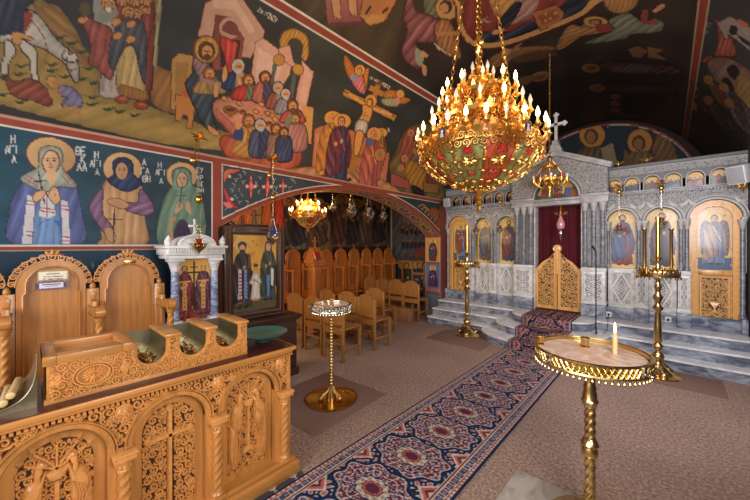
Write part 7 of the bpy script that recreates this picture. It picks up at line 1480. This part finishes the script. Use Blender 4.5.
# ---- tall brass candelabra
def candelabrum(label, x, y):
    t = thing('candelabrum', label, 'candelabrum', (x, y, 0), 'tall brass candelabra by the steps'); b = lambda n, mb, m=M['brass'], p=t: mb.build(n, m, p, 40)
    mb = MB().lathe([(.215, 0), (.22, .012), (.20, .025), (.17, .03), (.14, .05), (.085, .10), (.06, .125), (.05, .15)], 32, (x, y, 0))
    for k in range(3):
        a = 2*PI*k/3+.9; mb.sphere((x+.15*math.cos(a), y+.15*math.sin(a), .05), .05, 10, 8, (1, 1, .8)); mb.tube([(x+.17*math.cos(a), y+.17*math.sin(a), .05), (x+.12*math.cos(a), y+.12*math.sin(a), .10), (x+.06*math.cos(a), y+.06*math.sin(a), .15)], .022, 8)
    b('base', mb)
    b('stem', MB().lathe([(.045, .15), (.03, .17), (.055, .20), (.065, .235), (.05, .27), (.028, .29), (.03, .31), (.05, .335), (.055, .36), (.035, .385), (.034, .40), (.044, .42), (.036, .62), (.028, .76), (.032, .78), (.05, .80), (.055, .825), (.035, .85), (.026, .87), (.03, .90), (.046, .93), (.05, .96), (.03, .99), (.024, 1.02), (.03, 1.05), (.04, 1.08), (.026, 1.11), (.022, 1.16), (.04, 1.19), (.06, 1.21)], 22, (x, y, 0)))
    R = .205; mb = MB().lathe([(.06, 1.205), (R-.01, 1.20), (R, 1.205), (R+.004, 1.245), (R-.006, 1.245), (R-.012, 1.215), (.05, 1.222)], 36, (x, y, 0))
    for k in range(26): a = 2*PI*k/26; leaf(mb, 0, 0, PI/2, .045, .04, .006, frame((x+R*math.cos(a), y+R*math.sin(a), 1.24), (-math.sin(a), math.cos(a), 0), (0, 0, 1))); mb.tube([(x+R*math.cos(a), y+R*math.sin(a), 1.205), (x+(R+.004)*math.cos(a), y+(R+.004)*math.sin(a), 1.175)], [.008, .003], 5)
    tr = b('ring_tray', mb)
    for k in range(12):
        a = 2*PI*k/12+.74; cx_, cy_ = x+.165*math.cos(a), y+.165*math.sin(a); b('candle_socket', MB().lathe([(.012, 1.215), (.008, 1.24), (.02, 1.275), (.024, 1.30), (.018, 1.30), (.006, 1.26)], 10, (cx_, cy_, 0)), M['brass'], tr)
    b('centre_post', MB().lathe([(.022, 1.22), (.018, 1.26), (.03, 1.30), (.022, 1.34), (.016, 1.38), (.03, 1.41), (.04, 1.44), (.022, 1.45)], 14, (x, y, 0)))
    b('candle', MB().lathe([(.021, 1.44), (.021, 1.90), (.026, 1.905), (.026, 1.93), (.01, 1.93)], 14, (x, y, 0)), M['brassdark'])['label'] = 'tall amber-gold candle tube'
    for s2 in (-1, 1): b('candle', MB().lathe([(.016, 1.28), (.016, 1.76), (.026, 1.775), (.026, 1.79), (.01, 1.79)], 12, (x+s2*.165*CS, y+s2*.165*SN, 0)), M['brassdark'])['label'] = 'slender amber-gold candle tube'
candelabrum('tall brass candelabrum on the right of the steps, beside the gilded side door', -.11, 5.235)
candelabrum('tall brass candelabrum on the left of the steps, under the great chandelier', -2.63, 5.27)
# ---- brass candle stands with trays
def gallery(mb, x, y, R, z0, z1, n):
    mb.lathe([(R, z0), (R+.008, z0+.004), (R+.006, z0+.012), (R, z0+.014)], 48, (x, y, 0), cap=False); mb.lathe([(R-.004, z1-.008), (R+.01, z1-.006), (R+.01, z1), (R-.004, z1+.002), (R-.004, z1-.008)], 48, (x, y, 0))
    h = z1-z0-.02
    for k in range(n):
        a = 2*PI*k/n; da = PI/n
        for s2 in (-1, 1): mb.tube([(x+R*math.cos(a+s2*da*q), y+R*math.sin(a+s2*da*q), z0+.01+h*(q+1)/2) for q in (-1, 0, 1)], .0035, 4)
        mb.sphere((x+R*math.cos(a), y+R*math.sin(a), z0+.01+h/2), .006, 6, 4)
        mb.lathe([(.006, 0), (.004, -.012), (.008, -.02), (.001, -.032)], 6, (x+R*math.cos(a), y+R*math.sin(a), z0+.004))
FX_, FY_ = -.335, 2.165; TZ = 1.0; TR = .268
fs = thing('candle_stand', 'brass candle stand in front with a wide round marble-topped tray', 'candle stand', (FX_, FY_, 0)); b = lambda n, mb, m=M['brass'], p=fs: mb.build(n, m, p, 40)
b('base', MB().lathe([(.20, .0), (.205, .02), (.18, .035), (.10, .06), (.06, .10), (.045, .13)], 32, (FX_, FY_, 0)))
mb = MB()
twist(mb, (FX_, FY_, 0), .026, .13, .40, 5, .12, 4, 20, 60); twist(mb, (FX_, FY_, 0), .026, .50, .68, 4, .12, 4, 20, 50)
b('twisted_pole', mb.lathe([(.026, .39), (.038, .405), (.043, .43), (.036, .455), (.045, .47), (.038, .49), (.026, .505)], 22, (FX_, FY_, 0)).lathe([(.026, .675), (.035, .69), (.043, .715), (.035, .73), (.036, .755), (.029, .775), (.033, .79), (.026, .81), (.028, .86), (.04, .92), (.075, .942)], 22, (FX_, FY_, 0)))
mb = MB().lathe([(.05, .940), (TR-.01, .938), (TR, .942), (TR+.002, TZ+.004), (TR-.006, TZ+.004), (TR-.008, .955)], 64, (FX_, FY_, 0)); gallery(mb, FX_, FY_, TR+.006, .938, TZ+.006, 64)
tr = b('tray', mb); b('marble_top', MB().lathe([(.0, .985), (TR-.012, .985), (TR-.012, .975)], 64, (FX_, FY_, 0)), M['trayrose'], tr)['label'] = 'rosy veined marble tray top'
for (u, v) in ((545, 362), (636, 373)):
    p = onZ(u, v, .965); a = math.atan2(p.y-FY_, p.x-FX_); m = Matrix.Translation((FX_+(TR+.016)*math.cos(a), FY_+(TR+.016)*math.sin(a), .972)) @ Matrix.Rotation(a, 4, 'Z')
    b('clamp', MB().box(-.012, .008, -.010, .010, -.02, .034, .003, m).tube([tuple(m @ Vector((0, 0, 0))), tuple(m @ Vector((.035, 0, 0)))], .006, 8).sphere(tuple(m @ Vector((.036, 0, 0))), .010, 8, 6), M['silver'], tr)
p = onZ(615, 353, .985)
lc = thing('lit_candle', 'lit ivory candle standing on the marble tray in front', 'candle', (p.x, p.y, .985)); MB().lathe([(.0125, .985), (.0125, 1.088), (.010, 1.092), (.0, 1.089)], 16, (p.x, p.y, 0)).build('wax', M['wax'], lc); MB().tube([(p.x, p.y, 1.088), (p.x+.001, p.y, 1.102)], .0015, 5).build('wick', M['black'], lc); MB().lathe([(.001, 1.095), (.0065, 1.106), (.0075, 1.116), (.0045, 1.136), (.0005, 1.158)], 10, (p.x, p.y, 0)).build('flame', M['flame'], lc)
p = onZ(585, 347, .985); cu2 = MB().lathe([(.024, .985), (.025, .99), (.018, .998), (.020, 1.002), (.022, 1.03), (.026, 1.036), (.026, 1.042), (.020, 1.042), (.019, 1.0)], 20, (p.x, p.y, 0)).build('brass_cup', M['brass'], None, 40, (p.x, p.y, .985)); tag(cu2, 'small brass cup standing in the middle of the marble tray', 'cup')
p = onZ(538, 344, .985); cu3 = copy_tree(cu2, (p.x+.008, p.y+.004, .985), 'small brass cup at the far rim of the marble tray')
LX2, LY2 = -2.565, 2.135
ls = thing('candle_stand', 'slim brass candle stand with round plate foot beside the carved counter', 'candle stand', (LX2, LY2, 0)); b = lambda n, mb, m=M['brassdark'], p=ls: mb.build(n, m, p, 40)
b('foot_plate', MB().lathe([(.235, .008), (.262, .010), (.268, .026), (.258, .030), (.235, .016), (.0, .016)], 48, (LX2, LY2, 0)))
mb = MB().lathe([(.055, .016), (.045, .06), (.03, .11), (.022, .14)], 12, (LX2, LY2, 0))
for k in range(3): a = 2*PI*k/3+.2; mb.tube([(LX2+.11*math.cos(a), LY2+.11*math.sin(a), .03), (LX2+.09*math.cos(a), LY2+.09*math.sin(a), .07), (LX2+.04*math.cos(a), LY2+.04*math.sin(a), .10), (LX2+.02*math.cos(a), LY2+.02*math.sin(a), .14)], [.026, .022, .018, .014], 8); mb.sphere((LX2+.11*math.cos(a), LY2+.11*math.sin(a), .04), .026, 8, 6)
b('tripod_foot', mb)
mb = MB(); pr = [(.022, .13)]
for k in range(24): z = .16+k*.031; pr += [(.014, z), (.021, z+.012), (.014, z+.024)]
pr += [(.02, .905), (.06, .925)]; b('pole', mb.lathe(pr, 16, (LX2, LY2, 0)))
mb = MB().lathe([(.04, .922), (.186, .92), (.19, .925), (.192, .985), (.184, .985), (.182, .935), (.0, .94)], 48, (LX2, LY2, 0)); gallery(mb, LX2, LY2, .196, .922, .988, 40); tr = b('tray', mb, M['silver'])
b('tray_sand', MB().lathe([(.0, .962), (.182, .962)], 40, (LX2, LY2, 0), cap=False), M['trayrose'], tr); b('centre_finial', MB().lathe([(.02, .96), (.014, .99), (.022, 1.005), (.016, 1.02), (.024, 1.03), (.018, 1.045), (.0, 1.048)], 14, (LX2, LY2, 0)), M['brassdark'], tr)
for a in (-2.4, .75): m = Matrix.Translation((LX2+.2*math.cos(a), LY2+.2*math.sin(a), .955)) @ Matrix.Rotation(a, 4, 'Z'); b('clamp', MB().box(-.012, .008, -.008, .008, -.015, .03, .003, m).sphere(tuple(m @ Vector((.022, 0, 0))), .010, 8, 6), M['silver'], tr)
# ---- mats, slab
def mat_(label, x0, x1, y0, y1, rz=0):
    o = MB().box(x0-(x0+x1)/2, (x1-x0)/2, -(y1-y0)/2, (y1-y0)/2, .001, .007, .003).build('floor_mat', M['mat'], None, 35); o.location = ((x0+x1)/2, (y0+y1)/2, 0); o.rotation_euler = (0, 0, rz); tag(o, label, 'mat', 'dull mats under the candle stands')
mat_('dull brown mat under the slim candle stand with plate foot', -3.12, -2.2, 1.6, 2.58, .06); mat_('dull brown mat under the left candelabrum', -3.08, -2.1, 4.62, 5.36); mat_('dull brown mat under the right candelabrum', -.35, .45, 4.9, 5.5)
o = MB().box(-.80, -.02, 1.70, 2.36, 0, .012, .004).build('stone_slab', M['slab'], None, 35, (-.4, 2.0, 0)); tag(o, 'pale veined stone slab on the carpet under the front candle stand', 'slab')
o.location.z = .0005
# ---- speakers, microphone stand, sockets
def speaker(label, c, s, yaw, pitch, arm):
    t = thing('loudspeaker', label, 'speaker', c); m = Matrix.Translation(c) @ Matrix.Rotation(yaw, 4, 'Z') @ Matrix.Rotation(pitch, 4, 'X'); b = lambda n, mb, mm: mb.build(n, mm, t, 40)
    b('cabinet', MB().box(-.36*s, .36*s, -.28*s, .34*s, -.46*s, .46*s, .08*s, m), M['plastic']); b('grille', MB().box(-.30*s, .30*s, -.295*s, -.27*s, -.40*s, .40*s, .02*s, m), M['grille']); b('bracket', MB().tube([tuple(m @ Vector((0, .3*s, 0))), arm], .012, 6), M['black'])
speaker('pale grey loudspeaker on the right end of the screen frieze', (.62, 5.90, 2.45), .25, -.55, .25, (.66, 6.26, 2.50)); speaker('small pale loudspeaker at the left end of the screen frieze', (-3.45, 6.0, 2.47), .19, .25, .2, (-3.5, 6.29, 2.5))
ms = thing('microphone_stand', 'thin black microphone stand on the steps right of the gate', 'microphone stand', (-.80, 5.66, .14)); b = lambda n, mb, m=M['black']: mb.build(n, m, ms, 40)
b('pole', MB().tube([(-.80, 5.66, .20), (-.80, 5.66, 1.50)], .008, 8)); mb = MB()
for k in range(3): a = 2*PI*k/3+.3; mb.tube([(-.80, 5.66, .24), (-.80+.085*math.cos(a), 5.66+.085*math.sin(a), .147)], .006, 6)
b('tripod', mb); b('microphone', MB().tube([(-.80, 5.66, 1.49), (-.84, 5.69, 1.55)], [.010, .014], 8).sphere((-.845, 5.693, 1.56), .020, 10, 8))
for x, lb in ((-.70, 'small white power socket with black plug on the plinth right of the gate'), (-.02, 'small white power socket on the plinth behind the right candelabrum')):
    t = thing('power_socket', lb, 'socket', (x, 6.19, .50)); yq = 6.15 if x < -.5 else 6.29
    MB().box(x-.035, x+.035, yq-.02, yq, .47, .55, .006).build('plate', M['plastic'], t); MB().lathe([(.018, 0), (.016, .03), (.0, .031)], 10, m=Matrix.Translation((x, yq-.02, .51)) @ Matrix.Rotation(PI/2, 4, 'X')).build('plug', M['black'], t)
o = MB().tube([tuple(v) for v in [Vector((a, b_, c)) for a, b_, c in catmull([(-.70, 6.115, .50), (-.70, 6.05, .45), (-.69, 5.93, .40), (-.70, 5.9, .30), (-.72, 5.78, .287), (-.75, 5.72, .20), (-.79, 5.68, .30), (-.80, 5.655, .5)], 6, False)]], .004, 6).build('microphone_cable', M['black'], None, 40, (-.7, 5.9, .42)); tag(o, 'thin black cable from the plinth socket to the microphone stand', 'cable')
# ================================================================ LIGHT
w = bpy.data.worlds.new('world'); scene.world = w; w.use_nodes = True
bg = w.node_tree.nodes['Background']; bg.inputs[0].default_value = (*L(255, 246, 236), 1); bg.inputs[1].default_value = .7
def area(name, loc, target, sx, sy, power, rgb, spread=180):
    d = bpy.data.lights.new(name, 'AREA'); d.shape = 'RECTANGLE'; d.size = sx; d.size_y = sy; d.energy = power; d.color = L(*rgb); d.spread = math.radians(spread)
    o = bpy.data.objects.new(name, d); COL.objects.link(o); o.location = loc; o.rotation_euler = (Vector(target)-Vector(loc)).to_track_quat('-Z', 'Y').to_euler(); return o
def point(name, loc, power, rgb, r=.05):
    d = bpy.data.lights.new(name, 'POINT'); d.energy = power; d.color = L(*rgb); d.shadow_soft_size = r
    o = bpy.data.objects.new(name, d); COL.objects.link(o); o.location = loc; return o
area('back_window_light', (-1.2, -2.6, 2.2), (-2.2, 3, 1.3), 3.4, 2.2, 150, (244, 244, 255))
area('side_window_light', (.6, .6, 2.0), (-3.6, 1.6, 1.6), 1.1, 1.0, 65, (250, 246, 244))
area('side_window_light', (.6, 3.6, 2.2), (-1.2, 6.2, 1.4), 1.6, 1.4, 95, (240, 240, 255))
for k in range(5):
    a = 2*PI*k/5+.4; point('chandelier_light', (-1.43+.66*math.cos(a), 3.12+.66*math.sin(a), 2.98), 8, (255, 214, 160), .08)
point('chandelier_light', (-1.43, 3.12, 3.62), 8, (255, 214, 160), .08)
point('aisle_chandelier_light', (-4.7, 3.38, 2.2), 55, (255, 200, 126), .15)
area('aisle_fill_light', (-5, .5, 2.2), (-5, 4, 1.0), 1.4, 1.2, 60, (255, 220, 170))  # unseen fill lamp added to brighten the aisle, no window behind it
